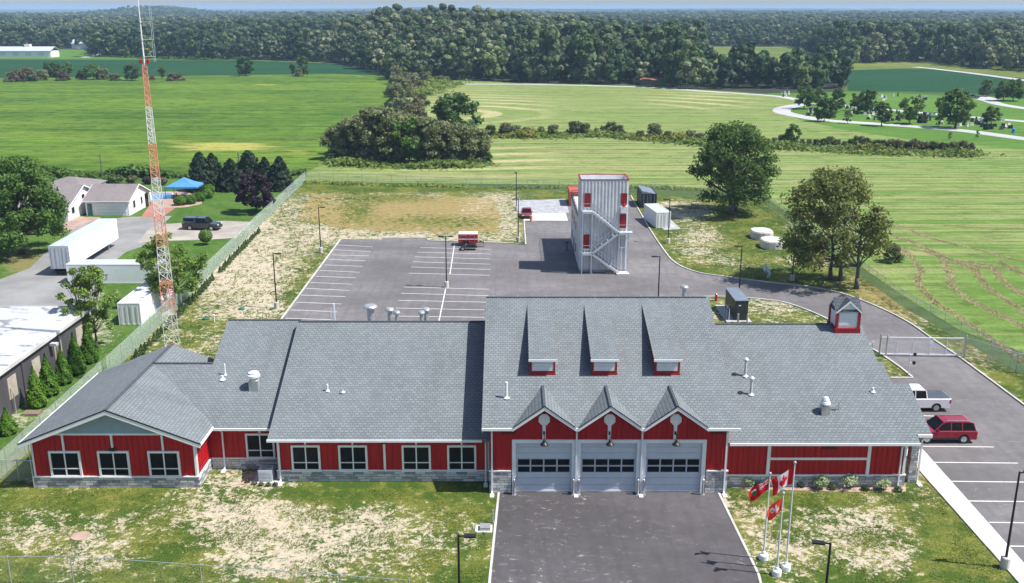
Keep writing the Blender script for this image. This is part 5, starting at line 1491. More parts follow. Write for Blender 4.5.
MB().beam((tx+1.2,ty,.48),(tx+2.2,ty,.46),.08).box(tx-.3,tx+.9,ty-.3,ty+.3,.52,.75).build('drawbar', M['black'], tr)
# ---- small things in the ground --------------------------------------------------------------------
for b, lab, m_, r in (((241.6,309.5),'green plastic lid in bare soil behind the recessed roof, right one','green_lid',.35),((206,319.5),'green plastic lid in the soil near the mast, left one','green_lid',.4),((271.5,310),'small blue-green lid beside the near left lamp post','green_lid',.22)):
    p = G(*b); o = MB().lathe([(r,0),(r,.16),(r*.9,.20),(r*.2,.22)], (0,0,0), 14).build('tank_lid', M[m_]); o.location = (p.x,p.y,.0); tag(o, lab, 'lid', 'lids behind the station')
p = G(214.5, 322); o = MB().lathe([(.07,0),(.07,.7),(.13,.72),(.13,.85),(.03,.9)], (0,0,0), 10).build('vent_stub', M['white']); o.location = p; tag(o, 'short white capped pipe standing in the soil between two green lids', 'pipe')
p = G(80.5, 536.5); o = MB().lathe([(.62,0),(.62,.07),(.58,.09)], (0,0,0), 24).build('round_cover', M['patio']); o.location = p; o.scale = (1,.95,1); tag(o, 'round pinkish concrete cover in the worn front lawn', 'cover')
p = G(484.5, 530)
o = thing('utility_pit', 'low grey utility box on a pale pad left of the apron', 'utility box', p)
MB().obox(p+Vector((-.05,.1,0)), 1.15, 1.0, .06).build('pad', M['conc_white'], o); MB().obox(p+Vector((.05,.1,.06)), .72, .66, .24).build('lid', M['galv'], o, bevel=.02)
MB().lathe([(.06,0),(.06,1.0),(.02,1.08)], p+Vector((.55,.9,0)), 8).build('marker_post', M['galv'], o)
MB().lathe([(.05,0),(.05,.35)], p+Vector((-.75,.2,0)), 8).build('marker_post', M['white'], o)
# ================================================================ THE NEIGHBOUR'S PLACE (left)
# long flat-roofed workshop
nb = thing('workshop_building', 'long dark block workshop with a stained white flat roof at the left edge', 'building', (-62, 78, 0))
NX, NY0, NY1, NZ = -43.5, 40, 96.4, 4.2
mb = MB(); mb.box(-84, NX, NY0, NY1, 0, NZ)
for y in (52, 59.5, 67, 74.3, 81.6, 88.9): mb.box(NX, NX+.12, y, y+.3, 0, NZ-.05)
mb.build('wall', M['grey_block'], nb)
mb = MB(); mb.box(-84.2, NX+.25, NY0-.2, NY1+.25, NZ, NZ+.26); mb.build('roof', M['flat_roof'], nb)
mb = MB(); mb.box(NX+.251, NX+.34, NY0, NY1+.25, NZ-.04, NZ+.30); mb.box(-84, NX+.34, NY1+.252, NY1+.34, NZ-.04, NZ+.30)
mb.build('roof_edge', M['conc_white'], nb)
for y in (79.0, 83.5, 88.0, 92.8, 71, 64):
    mb = MB(); mb.box(NX+.002, NX+.05, y, y+1.5, 1.35, 3.3); mb.build('boarded_window', M['tan_panel'], nb)
mb = MB(); mb.box(NX+.13, NX+.75, 87.0, 87.5, 3.5, 3.75); mb.build('wall_lamp', M['steel_white'], nb)
mb = MB(); mb.tube((NX+.3,79.2,0),(NX+.3,79.2,1.9),.05); mb.tube((NX+.3,79.2,1.9),(NX+.1,79.2,2.4),.05); mb.build('meter_pipe', M['galv'], nb)
p = G(32, 413.5); o = MB().obox((0,0,0),1.5,1.0,.10).box(-.7,.7,-.45,.45,.1,.14).build('wooden_pallet', M['wood']); o.location = p+Vector((0,0,.02)); tag(o, 'flat weathered board lying between the cedars and the slatted fence', 'board')
# house
def gable_house(t, x0, x1, y0, y1, ze, zr, roofmat, along='X', ov=.35, hip=False):
    ym = (y0+y1)/2
    mb = MB()
    if hip: mb.box(x0, x1, y0, y1, 0, ze)
    else: mb.prism([(x0,y0,0),(x0,y0,ze),(x0,ym,zr-.1),(x0,y1,ze),(x0,y1,0)], (x1-x0,0,0))
    mb.build('wall', M['house_wall'], t)
    s = (zr-ze)/(ym-y0); zo = ze-ov*s
    mb = MB()
    if not hip:
        mb.slab([(x0-ov,y0-ov,zo),(x1+ov,y0-ov,zo),(x1+ov,ym,zr),(x0-ov,ym,zr)], .14)
        mb.slab([(x0-ov,ym,zr),(x1+ov,ym,zr),(x1+ov,y1+ov,zo),(x0-ov,y1+ov,zo)], .14)
    else:
        r = (ym-y0)*.95
        a, b = (x0+r,ym,zr), (x1-r,ym,zr); c = [(x0-ov,y0-ov,zo),(x1+ov,y0-ov,zo),(x1+ov,y1+ov,zo),(x0-ov,y1+ov,zo)]
        mb.add([a,b]+c, [(2,3,1,0),(3,4,1),(4,5,0,1),(5,2,0),(2,5,4,3)])
    mb.build('roof', roofmat, t)
    mb = MB(); mb.box(x0-ov, x1+ov, y0-ov-.08, y0-ov-.001, zo-.18, zo-.0)
    if not hip:
        for x in (x0-ov-.05, x1+ov+.002):
            mb.prism([(x,y0-ov,zo),(x,ym,zr),(x,ym,zr-.2),(x,y0-ov,zo-.2)], (.05,0,0)); mb.prism([(x,y1+ov,zo),(x,ym,zr),(x,ym,zr-.2),(x,y1+ov,zo-.2)], (.05,0,0))
    mb.build('fascia', M['white'], t)
def xwin(t, x, y0, y1, z0, z1):
    o = MB().box(x, x+.06, y0-.08, y1+.08, z0-.08, z1+.08).build('window', M['white'], t); MB().box(x+.061, x+.075, y0, y1, z0, z1).build('pane', M['glass'], o)
hA = thing('white_house', 'white house with a grey roof half hidden behind the large left tree', 'house', (-80, 166, 0))
gable_house(hA, -90, -73.5, 159.5, 172.5, 2.5, 5.0, M['shingle_brown']); xwin(hA, -73.5, 161, 162, 1.0, 2.0)
xwin(hA, -73.5, 165.4, 166.4, 2.7, 3.4)
hB = thing('detached_garage', 'white garage wing with a wide pale door and a teal side door', 'garage', (-69, 169, 0))
gable_house(hB, -72.4, -65.1, 164.0, 173.6, 2.75, 4.7, M['shingle_brown'])
xa, xb = XX(97, 163.9, 1), XX(126.5, 163.9, 1)
d = MB().box(xa, xb, 163.9, 163.99, .05, 2.25).build('garage_door', M['white'], hB)
mb = MB()
for k in range(3): mb.box(xa, xb, 163.88, 163.899, .55+k*.55, .58+k*.55)
mb.build('panel_joint', M['door_line'], d)
xa, xb = XX(87.4, 163.9, 1), XX(92, 163.9, 1); d = MB().box(xa, xb, 163.9, 163.99, .05, 2.1).build('side_door', M['teal'], hB); MB().box(xa+.15, xb-.15, 163.88, 163.899, 1.1, 1.95).build('pane', M['glass_blue'], d)
xwin(hB, -65.1, 166, 166.9, 1.0, 2.2); xwin(hB, -65.1, 169.6, 170.3, 1.0, 2.2)
mb = MB(); mb.box(-65.1, -65.02, 171.7, 173.2, .05, 2.4); mb.build('glass_door', M['glass'], hB)
hC = thing('brown_roofed_house', 'low white house with a brown hipped roof behind the garage', 'house', (-78, 183, 0))
gable_house(hC, -88, -78.5, 179, 188, 2.1, 3.5, M['shingle_brown'], hip=True)
# pool and gazebo
t = NT('pool_water'); p = t.pos(); n = t.noise(p, 1.5, 3, .6)
t.bsdf(t.mix(n, (.02,.22,.62), (.04,.34,.75)), .08, 0, .5, t.bump(n, .3, .05)); M['pool'] = t.m
sheet('pool_water', [(150.5,193),(172,194),(171,199),(152,200)], A_+.016, M['pool'])
mb = MB(); pp = [tuple(G(*q).xy) for q in [(150,192.6),(172.8,193.6),(171.6,199.5),(151.5,200.5),(150,192.6)]]
ribbon(pp, .35, .0, .12, mb); tag(mb.build('pool_edge', M['conc_white']), kind='structure')
p = G(183, 199); gx, gy = p.x, p.y+1.5
gz_ = thing('garden_canopy', 'bright blue pyramid canopy on thin posts beside the pool', 'canopy', (gx, gy, 0))
mb = MB(); a_, b_ = 2.9, 2.3
c4 = [(gx-a_,gy-b_,2.35),(gx+a_,gy-b_,2.35),(gx+a_,gy+b_,2.35),(gx-a_,gy+b_,2.35)]
tp = [(gx-.15,gy-.1,3.75),(gx+.15,gy-.1,3.75),(gx+.15,gy+.1,3.75),(gx-.15,gy+.1,3.75)]
md_ = [((c[0]+t_[0])/2,(c[1]+t_[1])/2,(c[2]+t_[2])/2-.12) for c, t_ in zip(c4, tp)]
lo4 = [(c[0],c[1],c[2]-.3) for c in c4]
mb.add(c4+md_+tp+lo4, [(i,(i+1)%4,4+(i+1)%4,4+i) for i in range(4)]+[(4+i,4+(i+1)%4,8+(i+1)%4,8+i) for i in range(4)]+[(8,9,10,11)]+[(i,(i+1)%4,12+(i+1)%4,12+i) for i in range(4)])
mb.build('canopy', M['blue'], gz_)
for i in range(4): MB().tube((c4[i][0]*.99+gx*.01,c4[i][1]*.99+gy*.01,0),(c4[i][0]*.99+gx*.01,c4[i][1]*.99+gy*.01,2.4),.05,n=6).build('post', M['black'], gz_)
tb = thing('patio_table', 'small dark table under the blue canopy', 'table', (gx, gy-.5, .05)); MB().lathe([(.05,0),(.05,.7)], tb.location, 8).build('leg', M['black'], tb); MB().lathe([(.7,.7),(.7,.75)], tb.location, 18).build('table_top', M['steel_white'], tb)
for s, lb in ((-1,'left'),(1,'right')):
    ch = thing('patio_chair', f'dark patio chair on the {lb} side of the table under the blue canopy', 'chair', (gx+s*1.25, gy-.6, .05)); q = ch.location
    MB().obox(q+Vector((0,0,.40)),.5,.5,.06).build('seat', M['black'], ch); MB().obox(q+Vector((s*.25,0,.45)),.05,.5,.5).build('backrest', M['black'], ch)
    for i in (-1,1):
        for j in (-1,1): MB().obox(q+Vector((i*.2,j*.2,0)),.04,.04,.4).build('leg', M['black'], ch)
# semi trailer
q0 = Vector((-59.4, 125.0, 0)); L_, W_ = 17.5, 2.6
st_ = thing('semi_trailer', 'long white box semi-trailer parked on the neighbour drive', 'trailer', q0, R(1.5))
MB().box(-W_/2, W_/2, 0, L_, 1.05, 4.05).build('body', M['trailer'], st_, world=False, bevel=.03)
mb = MB(); mb.box(-W_/2+.02, W_/2-.02, .02, L_-.02, 4.052, 4.08); mb.build('top_panel', M['steel_white'], st_, world=False)
mb = MB(); mb.box(-W_/2-.01, W_/2+.01, -.04, -.001, 1.0, 4.07); mb.build('rear_door', M['steel_white'], st_, world=False)
mb = MB()
for x in (-1.0,-.45,.45,1.0): mb.tube((x,-.07,1.1),(x,-.07,3.95),.025,n=6)
for x in (-1.28,0,1.28):
    for k in range(5): mb.box(x-.04, x+.04, -.06, -.041, 1.3+k*.6, 1.42+k*.6)
mb.box(-.015,.015,-.06,-.041,1.05,4.0); mb.build('door_bar', M['galv'], st_, world=False)
MB().box(-1.2,1.2,-.02,.06,.5,.62).box(-.9,-.8,0,.1,.6,1.05).box(.8,.9,0,.1,.6,1.05).box(-1.3,1.3,-.02,.5,.95,1.049).build('rear_bumper', M['black'], st_, world=False)
for y in (1.6, 2.9):
    for s in (-1, 1):
        w = MB().tube((s*1.28,y,.52),(s*.75,y,.52),.52,n=20).build('wheel', M['rubber'], st_, world=False); MB().tube((s*1.29,y,.52),(s*1.2,y,.52),.27,n=14).build('rim', M['chrome'], w, world=False)
for s in (-1, 1): MB().box(s*.9-.06,s*.9+.06,L_-3.2,L_-3.05,0.02,1.05).build('landing_leg', M['galv'], st_, world=False)
MB().box(-.5,.5,1,L_-2,.85,1.0).build('chassis', M['black'], st_, world=False)
container('storage_container', 'long dull white container lying across in front of the semi-trailer', (-56.9,122.4), 12.2, 2.44, 2.6, R(-90), M['cont_rusty'], M['steel_white'])
container('storage_container', 'white container with a patchy blue-grey top along the slatted fence', (-42.5,104.0), 11.5, 2.45, 2.6, R(1.0), M['cont_rusty'], M['cont_top'])
o = MB().obox((0,0,0),1.2,.9,.5).tube((-.4,0,.5),(.5,.1,.8),.12).build('scrap_pile', M['rust']); p = G(142,282); o.location = p; tag(o, 'small rusty scrap heap between the two containers', 'scrap')
# poles
for b, ty, lab in (((240.5,186),152.5,'plain pale utility pole among the dark spruces'),((102.5,179),154,'thin grey pole at the crop edge behind the white houses'),((11.5,178),157,'thin grey pole at the crop edge above the large left tree')):
    p = G(*b); h = ZY(ty, p.y)
    o = MB().tube((0,0,0),(0,0,h),.12,.08,8).tube((0,0,h-.5),(0,0,h-.4),.16).build('utility_pole', M['bark_grey']); o.location = p; tag(o, lab, 'utility pole', 'poles at the crop edge')
# far barns
p = G(30, 57.5)
fb = thing('long_barn', 'long pale metal barn before the woods at the left edge', 'barn', (p.x, p.y, 0))
MB().box(p.x-40, p.x+15, p.y, p.y+14, 0, 4.6).build('wall', M['cont_white'], fb)
mb = MB(); mb.slab([(p.x-41,p.y-.6,4.6),(p.x+15.6,p.y-.6,4.6),(p.x+15.6,p.y+7,7.4),(p.x-41,p.y+7,7.4)], .2); mb.slab([(p.x-41,p.y+7,7.4),(p.x+15.6,p.y+7,7.4),(p.x+15.6,p.y+14.6,4.6),(p.x-41,p.y+14.6,4.6)], .2); mb.build('roof', M['steel_white'], fb)
for k in range(5): MB().box(p.x-30+k*9, p.x-26+k*9, p.y-.12, p.y-.01, 0, 3.6).build('barn_door', M['steel_white'], fb)
MB().box(p.x-6,p.x-2,p.y+6,p.y+9,7.0,9.0).build('roof_vent', M['white'], fb)
p = G(80, 48.5)
fb = thing('small_far_house', 'small pale gabled house in the trees beyond the left field', 'house', (p.x, p.y, 0))
gable_house(fb, p.x-7, p.x+7, p.y, p.y+10, 4.5, 7.5, M['steel_white'])
p = G(653, 85.2)
fb = thing('low_shed', 'low shed with a rusty red roof at the wood edge above the hay field', 'shed', (p.x, p.y, 0))
MB().box(p.x-5.5, p.x+5.5, p.y, p.y+6, 0, 2.3).build('wall', M['wood'], fb)
MB().box(p.x+3, p.x+5.5, p.y-.05, p.y-.002, 0, 2.2).build('green_panel', paint('green_panel', (.03,.20,.09), .6), fb)
MB().slab([(p.x-6,p.y-.6,2.5),(p.x+6,p.y-.6,2.3),(p.x+6,p.y+6.4,3.2),(p.x-6,p.y+6.4,3.4)], .15).build('roof', paint('rusty_roof', (.32,.14,.10), .7), fb)
# ================================================================ VEGETATION
rng = np.random.default_rng(11)
def leaves(centers, normals, size, jit=.5, aspect=.7):
    """leaf-sized quads at the given points"""
    n = len(centers)
    nr = normals + rng.normal(0, jit, (n, 3)); nr /= np.linalg.norm(nr, axis=1, keepdims=True)+1e-9
    a = np.cross(nr, rng.normal(0, 1, (n, 3))); a /= np.linalg.norm(a, axis=1, keepdims=True)+1e-9
    b = np.cross(nr, a)
    s = size*rng.uniform(.6, 1.35, (n, 1)); a = a*s*.5; b = b*s*.5*aspect
    V = np.stack([centers-a-b*.6, centers+a*.9-b, centers+a+b*.6, centers-a*.8+b], axis=1).reshape(-1, 3)
    Fq = np.arange(4*n).reshape(-1, 4)
    return V, Fq
def sph(n):
    v = rng.normal(0, 1, (n, 3)); return v/np.linalg.norm(v, axis=1, keepdims=True)
def crown_pts(lobes, n, shell=(.55, 1.05), up=.25):
    C = np.array([l[0] for l in lobes]); Rr = np.array([l[1] for l in lobes]); wts = Rr**2; wts = wts/wts.sum()
    idx = rng.choice(len(lobes), n, p=wts)
    d = sph(n); d[:, 2] += up; d /= np.linalg.norm(d, axis=1, keepdims=True)
    r = rng.uniform(shell[0], shell[1], (n, 1))
    sc = np.array([1, 1, .8])
    P_ = C[idx]+d*Rr[idx][:, None]*r*sc
    return P_, d
def make_lobes(H, rad, z0, n, seed, shape='round', lr=(.22, .38)):
    rnd = random.Random(seed); out = []
    for i in range(n):
        for _ in range(50):
            a = rnd.uniform(0, 2*math.pi); q = rnd.random(); zf = rnd.random()
            if shape == 'round': w = math.sqrt(max(0, 1-(2*zf-.85)**2/1.35))
            elif shape == 'vase': w = .35+.65*math.sin(math.pi*min(1, zf*.75+.2))
            elif shape == 'oval': w = math.sin(math.pi*(.12+.82*zf))**.7
            elif shape == 'wide': w = 1-.55*zf
            elif shape == 'broad': w = (.80+.9*zf if zf < .25 else 1.02-.10*(zf-.25)) if zf < .45 else max(.12, math.sqrt(max(0, 1-((zf-.42)/.62)**2)))
            rr = rad*w*(q**.42)*.88
            if rr >= 0: break
        r = rad*rnd.uniform(*lr)
        out.append(((rr*math.cos(a), rr*math.sin(a), z0+(H-z0-r*.6)*zf*.96+r*.3), r))
    return out
def trunk_mesh(mb, H, r, lobes, z0, seed, lean=(0, 0), nl=None, base=(0, 0)):
    rnd = random.Random(seed)
    pts = [Vector((base[0], base[1], 0))]; zt = z0+(H-z0)*.55; n = 6
    for i in range(1, n+1):
        f = i/n; pts.append(Vector((base[0]+lean[0]*f+rnd.uniform(-.12, .12)*r*4, base[1]+lean[1]*f+rnd.uniform(-.12, .12)*r*4, zt*f)))
    rs = [r*(1-.72*i/n) for i in range(n+1)]; rs[0] = r*1.35
    mb.path(pts, rs, 8)
    for c, lrad in (lobes if nl is None else lobes[:nl]):
        c = Vector(c); j = min(n-1, max(2, int(n*min(1, max(.3, (c.z-lrad)/max(zt, .1)*.75)))))
        s = pts[j]; m = s.lerp(c, .55)+Vector((0, 0, -.06*(c-s).length))
        mb.path([s, m, c], [rs[j]*.55, rs[j]*.32, .03], 5)
def tree(name, label, cat, loc, H, rad, z0, mat, nleaf, lsize, seed, nlobe=18, shape='round', bark='bark', tr=None, group=None, lean=(0, 0), trunks=((0, 0),), lr=(.22, .38), shell=(.45, 1.08), rz=0, jit=.6, off=(0,0)):
    t = thing(name, label, cat, loc, rz, group)
    lb = [((c[0]+off[0], c[1]+off[1], c[2]), r) for c, r in make_lobes(H, rad, z0, nlobe, seed, shape, lr)]
    mb = MB()
    for i, b in enumerate(trunks): trunk_mesh(mb, H*(1-.08*i), tr or H*.02, lb[i::len(trunks)], z0, seed+i, lean, None, b)
    mb.build('trunk', M[bark], t, world=False, fix=False, smooth=True)
    P_, d = crown_pts(lb, nleaf, shell)
    V, Fq = leaves(P_, d, lsize, jit)
    npmesh('crown', V, Fq, M[mat], t)
    return t
def conifer(name, label, cat, loc, H, rad, mat, n, lsize, seed, z0=.1, group=None, tight=False, power=1.0):
    t = thing(name, label, cat, loc, 0, group)
    MB().tube((0, 0, 0), (0, 0, H*.9), rad*.12, .03, 7).build('trunk', M['bark'], t, world=False)
    zf = rng.random(n)**1.25; a = rng.uniform(0, 2*math.pi, n)
    w = (1-zf)**power*(1 if tight else (.60+.40*np.abs(np.sin(zf*H*2.2+np.sin(a*3+seed)*.9))))
    if tight: w = np.minimum(w*1.25, .35+.65*np.minimum(1, zf*8+.3))*np.minimum(1, (1-zf)*3.2)**.5
    bump_ = 1+.12*np.sin(a*5+zf*14)+.08*np.sin(a*9-zf*21)
    r = rad*w*bump_*np.sqrt(rng.uniform(.55 if tight else .15, 1.05, n))
    P_ = np.stack([r*np.cos(a), r*np.sin(a), z0+zf*(H-z0)-.12*r*(0 if tight else 1)], 1)
    if not tight: P_ = P_+rng.normal(0, .05*rad, (n, 3))*(1.4-zf)[:, None]; P_[:, 2] = np.maximum(P_[:, 2], .05)
    d = np.stack([np.cos(a), np.sin(a), np.full(n, .45 if tight else .15)], 1)
    V, Fq = leaves(P_, d, lsize, .5)
    npmesh('crown', V, Fq, M[mat], t); return t
def bush(name, label, cat, loc, rad, H, mat, n, lsize, seed, group=None, nl=7):
    t = thing(name, label, cat, loc, 0, group)
    rnd = random.Random(seed)
    lb = [((rnd.uniform(-.5,.5)*rad, rnd.uniform(-.5,.5)*rad, H*rnd.uniform(.35,.62)), H*rnd.uniform(.32,.48)) for _ in range(nl)]
    lb = [((c[0],c[1],c[2]), min(r, rad*.6)) for c, r in lb]
    mb = MB()
    for c, r in lb: mb.path([(0,0,0), c], [.04+.02*rad, .015], 5)
    mb.build('stem', M['bark'], t, world=False, fix=False)
    P_, d = crown_pts(lb, n, (.5, 1.05)); P_[:, 2] = np.abs(P_[:, 2])+.02
    V, Fq = leaves(P_, d, lsize, .6); npmesh('foliage', V, Fq, M[mat], t); return t
def ball(name, label, cat, loc, rad, zc, mat, n, lsize, group=None, flat=.85, stem=False):
    t = thing(name, label, cat, loc, 0, group)
    MB().tube((0,0,0),(0,0,zc),.08 if stem else .05,.05,6).build('stem', M['bark'], t, world=False)
    d = sph(n); P_ = d*rad*rng.uniform(.82, 1.03, (n, 1))*np.array([1,1,flat]); P_[:, 2] += zc; P_[:, 2] = np.maximum(P_[:, 2], .03)
    V, Fq = leaves(P_, d, lsize, .45); npmesh('foliage', V, Fq, M[mat], t); return t

# ---- trees one can point at, near -----------------------------------------------
p = G(731, 214); tree('shade_tree', 'large dark green tree with a broad crown behind the white container', 'tree', p, 15.2, 8.0, 2.6, 'leaf_shade', 19000, .40, 21, 80, 'broad', 'bark_grey', .42, trunks=((0,0),(1.2,2.5)), lr=(.10,.20), shell=(.2,1.45), jit=.8)
p = G(840, 281); tree('maple_tree', 'bronze tinted tree with three trunks inside the right-hand fence', 'tree', p, 14.4, 7.2, 2.6, 'leaf_bronze', 17000, .34, 34, 75, 'broad', 'bark_grey', .28, trunks=((0,0),(.9,-3.6),(-1.0,.8)), lean=(-.2,-.2), lr=(.10,.21), shell=(.2,1.5), jit=.8, off=(-1.9,-.6))
p = G(22, 254); tree('shade_tree', 'large leafy green tree beside the driveway at the left edge', 'tree', p, 13.6, 7.2, 2.4, 'leaf_green', 26000, .36, 5, 80, 'broad', 'bark', .40, lr=(.11,.22), shell=(.3,1.4), jit=.8)
p = G(184, 318); tree('young_tree', 'loose green tree between the patchy container and the radio mast', 'tree', (-40.2, 112.0, 0), 8.8, 4.6, 1.6, 'leaf_light', 7500, .27, 61, 46, 'broad', 'bark', .17, trunks=((0,0),(.4,.5)), lr=(.10,.20), shell=(.2,1.2))
p = G(97, 349); tree('young_tree', 'sparse light green tree behind the workshop, among the tall cedars', 'tree', p, 8.6, 3.0, 1.6, 'leaf_light', 6000, .22, 62, 44, 'vase', 'bark', .13, lr=(.11,.22), shell=(.2,1.2))
p = G(84, 352); tree('young_tree', 'thin pale green tree at the back corner of the workshop', 'tree', p, 9.2, 2.0, 2.0, 'leaf_light', 3000, .22, 67, 26, 'vase', 'bark', .12, lr=(.14,.24), shell=(.2,1.2))
for b, ty, r, lab in (((34.6,410),365.8,1.25,'second cone-shaped cedar from the left along the workshop wall'),((47,397.5),353.5,1.35,'third cone-shaped cedar from the left along the workshop wall, the broadest'),((61.7,386),346.3,1.15,'middle cone-shaped cedar along the workshop wall'),((74.5,376),333,1.35,'fifth cone-shaped cedar from the left, tallest before the last one'),((88,364.8),321.6,1.25,'rightmost cone-shaped cedar, under the sparse light green tree'),((5,437),408,1.0,'leftmost small rounded cedar below the workshop corner')):
    p = G(*b); conifer('cone_cedar', lab, 'cedar', (p.x+.0, p.y+.6, 0), max(2.2, ZY(ty, p.y+.6)), r*.66, 'leaf_cedar', 4600, .15, int(b[0]), .05, 'cedars along the workshop', True, .9)
# spruces, purple tree
for i, (x, by, ty, r, lab) in enumerate(((202,191,153,2.6,'leftmost dark spruce behind the clipped bushes'),(214,189,156,2.9,'second dark spruce, tallest beside the pale utility pole'),(232,190,160,2.2,'dark spruce just left of the pale utility pole'),(250,187,153,3.1,'dark spruce above the purple tree'),(266,189,158,2.2,'dark spruce between the purple tree and the last one'),(281,190,159,2.0,'rightmost dark spruce beside the slatted fence corner'))):
    p = G(x, by); conifer('spruce_tree', lab, 'spruce', p, ZY(ty, p.y)*(1+.05*(i%2)), r*(1.15+.25*(i % 3)/2), 'leaf_spruce', 5600, .5, i, .2, 'spruces behind the neighbour lawn', False, (.5,.68,.56)[i % 3])
p = G(257, 212.5); tree('purple_tree', 'round purple-leaved tree at the end of the neighbour lawn', 'tree', p, ZY(170, p.y), 3.6, 1.0, 'leaf_purple', 8000, .34, 71, 46, 'broad', 'bark', .16, lr=(.14,.26))
p = G(206.3, 244.8); ball('ball_bush', 'round clipped bush on a short trunk in front of the black pickup', 'bush', p, 1.0, 1.35, 'leaf_light', 1300, .2, None, .95, True)
for x, y, lab in ((180.5,205.0,'clipped green bush at the near left end of the row by the canopy'),(190.5,203.8,'second clipped green bush in the row by the canopy'),(199.5,201.0,'middle clipped green bush in the row by the canopy'),(207.5,198,'fourth clipped green bush in the row by the canopy'),(208.5,193,'far right clipped green bush in the row by the canopy')):
    p = G(x, y); ball('clipped_bush', lab, 'bush', p, 1.15, .75, 'leaf_cedar', 1200, .24, 'clipped bushes by the canopy', .78)
for x, y, r, m_, lab in ((108,183,1.3,'leaf_green','green bush at the crop edge behind the brown roofed house'),(117,184,1.6,'leaf_dark','dark green bush behind the garage roof'),(132,184,1.3,'leaf_brown','brownish bush behind the garage, left of the mast'),(149,184,1.3,'leaf_purple','small purple bush behind the pool, left of the mast'),(163,185,1.2,'leaf_brown','brownish bush behind the pool, right of the mast')):
    p = G(x, y); bush('garden_bush', lab, 'bush', p, r, r*1.3, m_, 500, .4, int(x), 'bushes behind the neighbour garage')
# little cedars along the slatted fence
pr = conifer('hedge_cedar', 'small dark cedar in the long row inside the slatted fence', 'cedar', (-37.4,89,0), .95, .30, 'leaf_dark', 260, .14, 3, .03, 'small cedars inside the slatted fence', True, .8)
tr_ = treeof(pr)
y = 90.4
while y < 152:
    xf = -38.8-(y-90)*.036+1.15
    if not (124 < y < 126): dup(pr, (xf+random.uniform(-.08,.08), y, 0), random.uniform(0, 6.28), random.uniform(.8, 1.15), None, None, None, tr_)
    y += 1.35
# shrubs by the right wing, plants in the beds
for x, y, s, lab in ((746,486,1.0,'grey-green shrub nearest the apron, against the right wing'),(770.5,486,1.1,'grey-green shrub behind the red ensign'),(819,489,1.25,'grey-green shrub in the middle of the bed, largest'),(851,488.5,1.35,'tall grey-green shrub below the right part of the long rail'),(882,490.5,1.0,'rightmost grey-green shrub in the bed')):
    p = G(x, y); bush('grey_shrub', lab, 'shrub', p, .62*s, .95*s, 'leaf_sage', 700, .13, int(x), 'grey-green shrubs in the bed')
for x, y, lab in ((758,488,'small dark round shrub between the first two grey-green ones'),(801,488.5,'small dark round shrub just right of the tallest flagpole'),(833,491,'small dark round shrub between the two largest grey-green ones'),(866,492,'small dark round shrub left of the last grey-green one'),(899,493,'small dark round shrub at the right end of the bed')):
    p = G(x, y); ball('dark_shrub', lab, 'shrub', (p.x,p.y+.2,0), .30, .2, 'leaf_dark', 260, .1, 'small dark shrubs in the bed', .8)
for k, (x, y) in enumerate(((247,484),(254,485.5),(261,486.5),(268,487),(275,487))):
    p = G(x, y); ball('dark_shrub', 'tiny bedding plant in the front edge of the nook bed', 'plant', (p.x,p.y+.15,0), .20, .13, 'leaf_dark', 120, .09, 'tiny plants in the nook bed', .8)

# ---- shared protos for farther trees ---------------------------------------------
def proto(mat, seed, H, rad, z0, n, ls, shape='round', nl=14, bark='bark'):
    lb = make_lobes(H, rad, z0, nl*3, seed, shape, (.14,.26)); n = int(n*1.7); ls = ls*.8; mb = MB(); trunk_mesh(mb, H, H*.018, lb, z0, seed, nl=8)
    off = thing('tmp', 'x', 'x')
    a = mb.build('trunk', M[bark], off, world=False, fix=False); P_, d = crown_pts(lb, n, (.3, 1.35)); V, Fq = leaves(P_, d, ls, .7); b = npmesh('crown', V, Fq, M[mat], off)
    return off, a, b
PRO = {}
for key, args in dict(round=('leaf_dark',101,10,4.4,1.2,1700,.75,'broad'), round2=('leaf_green',102,10,4.2,1.2,1700,.75,'broad'), oval=('leaf_green',103,10,3.0,1.6,1400,.7,'oval'), grey=('leaf_olive',104,10,4.6,.0,2300,.7,'broad',18,'bark_grey'),
                      grey2=('leaf_olive',105,10,3.6,.0,1900,.7,'oval',16,'bark_grey'), brown=('leaf_brown',106,10,5.5,.2,1500,.85,'wide'), low=('leaf_olive',107,10,8,.0,1100,1.4,'wide',12), lowb=('leaf_brown',108,10,8,.0,1100,1.4,'wide',12), lowg=('leaf_dark',109,10,7,.0,1100,1.4,'wide',12), sparse=('leaf_light',110,10,3.0,1.8,500,.8,'vase',10)).items():
    PRO[key] = proto(*args)
def place(key, px, base_y, h, label, cat='tree', group=None, wide=1.0, name='tree'):
    off, a, b = PRO[key]; p = G(px, base_y)
    r = bpy.data.objects.new(name, None); COL.objects.link(r); r.location = p; r.rotation_euler = (0,0,random.uniform(0,6.28)); s = h/10; r.scale = (s*wide, s*wide, s)
    tag(r, label, cat, group)
    for o in (a, b):
        c = o.copy(); COL.objects.link(c); c.parent = r
    return r
def hgt(px, by, ty): p = G(px, by); return ZY(ty, p.y)
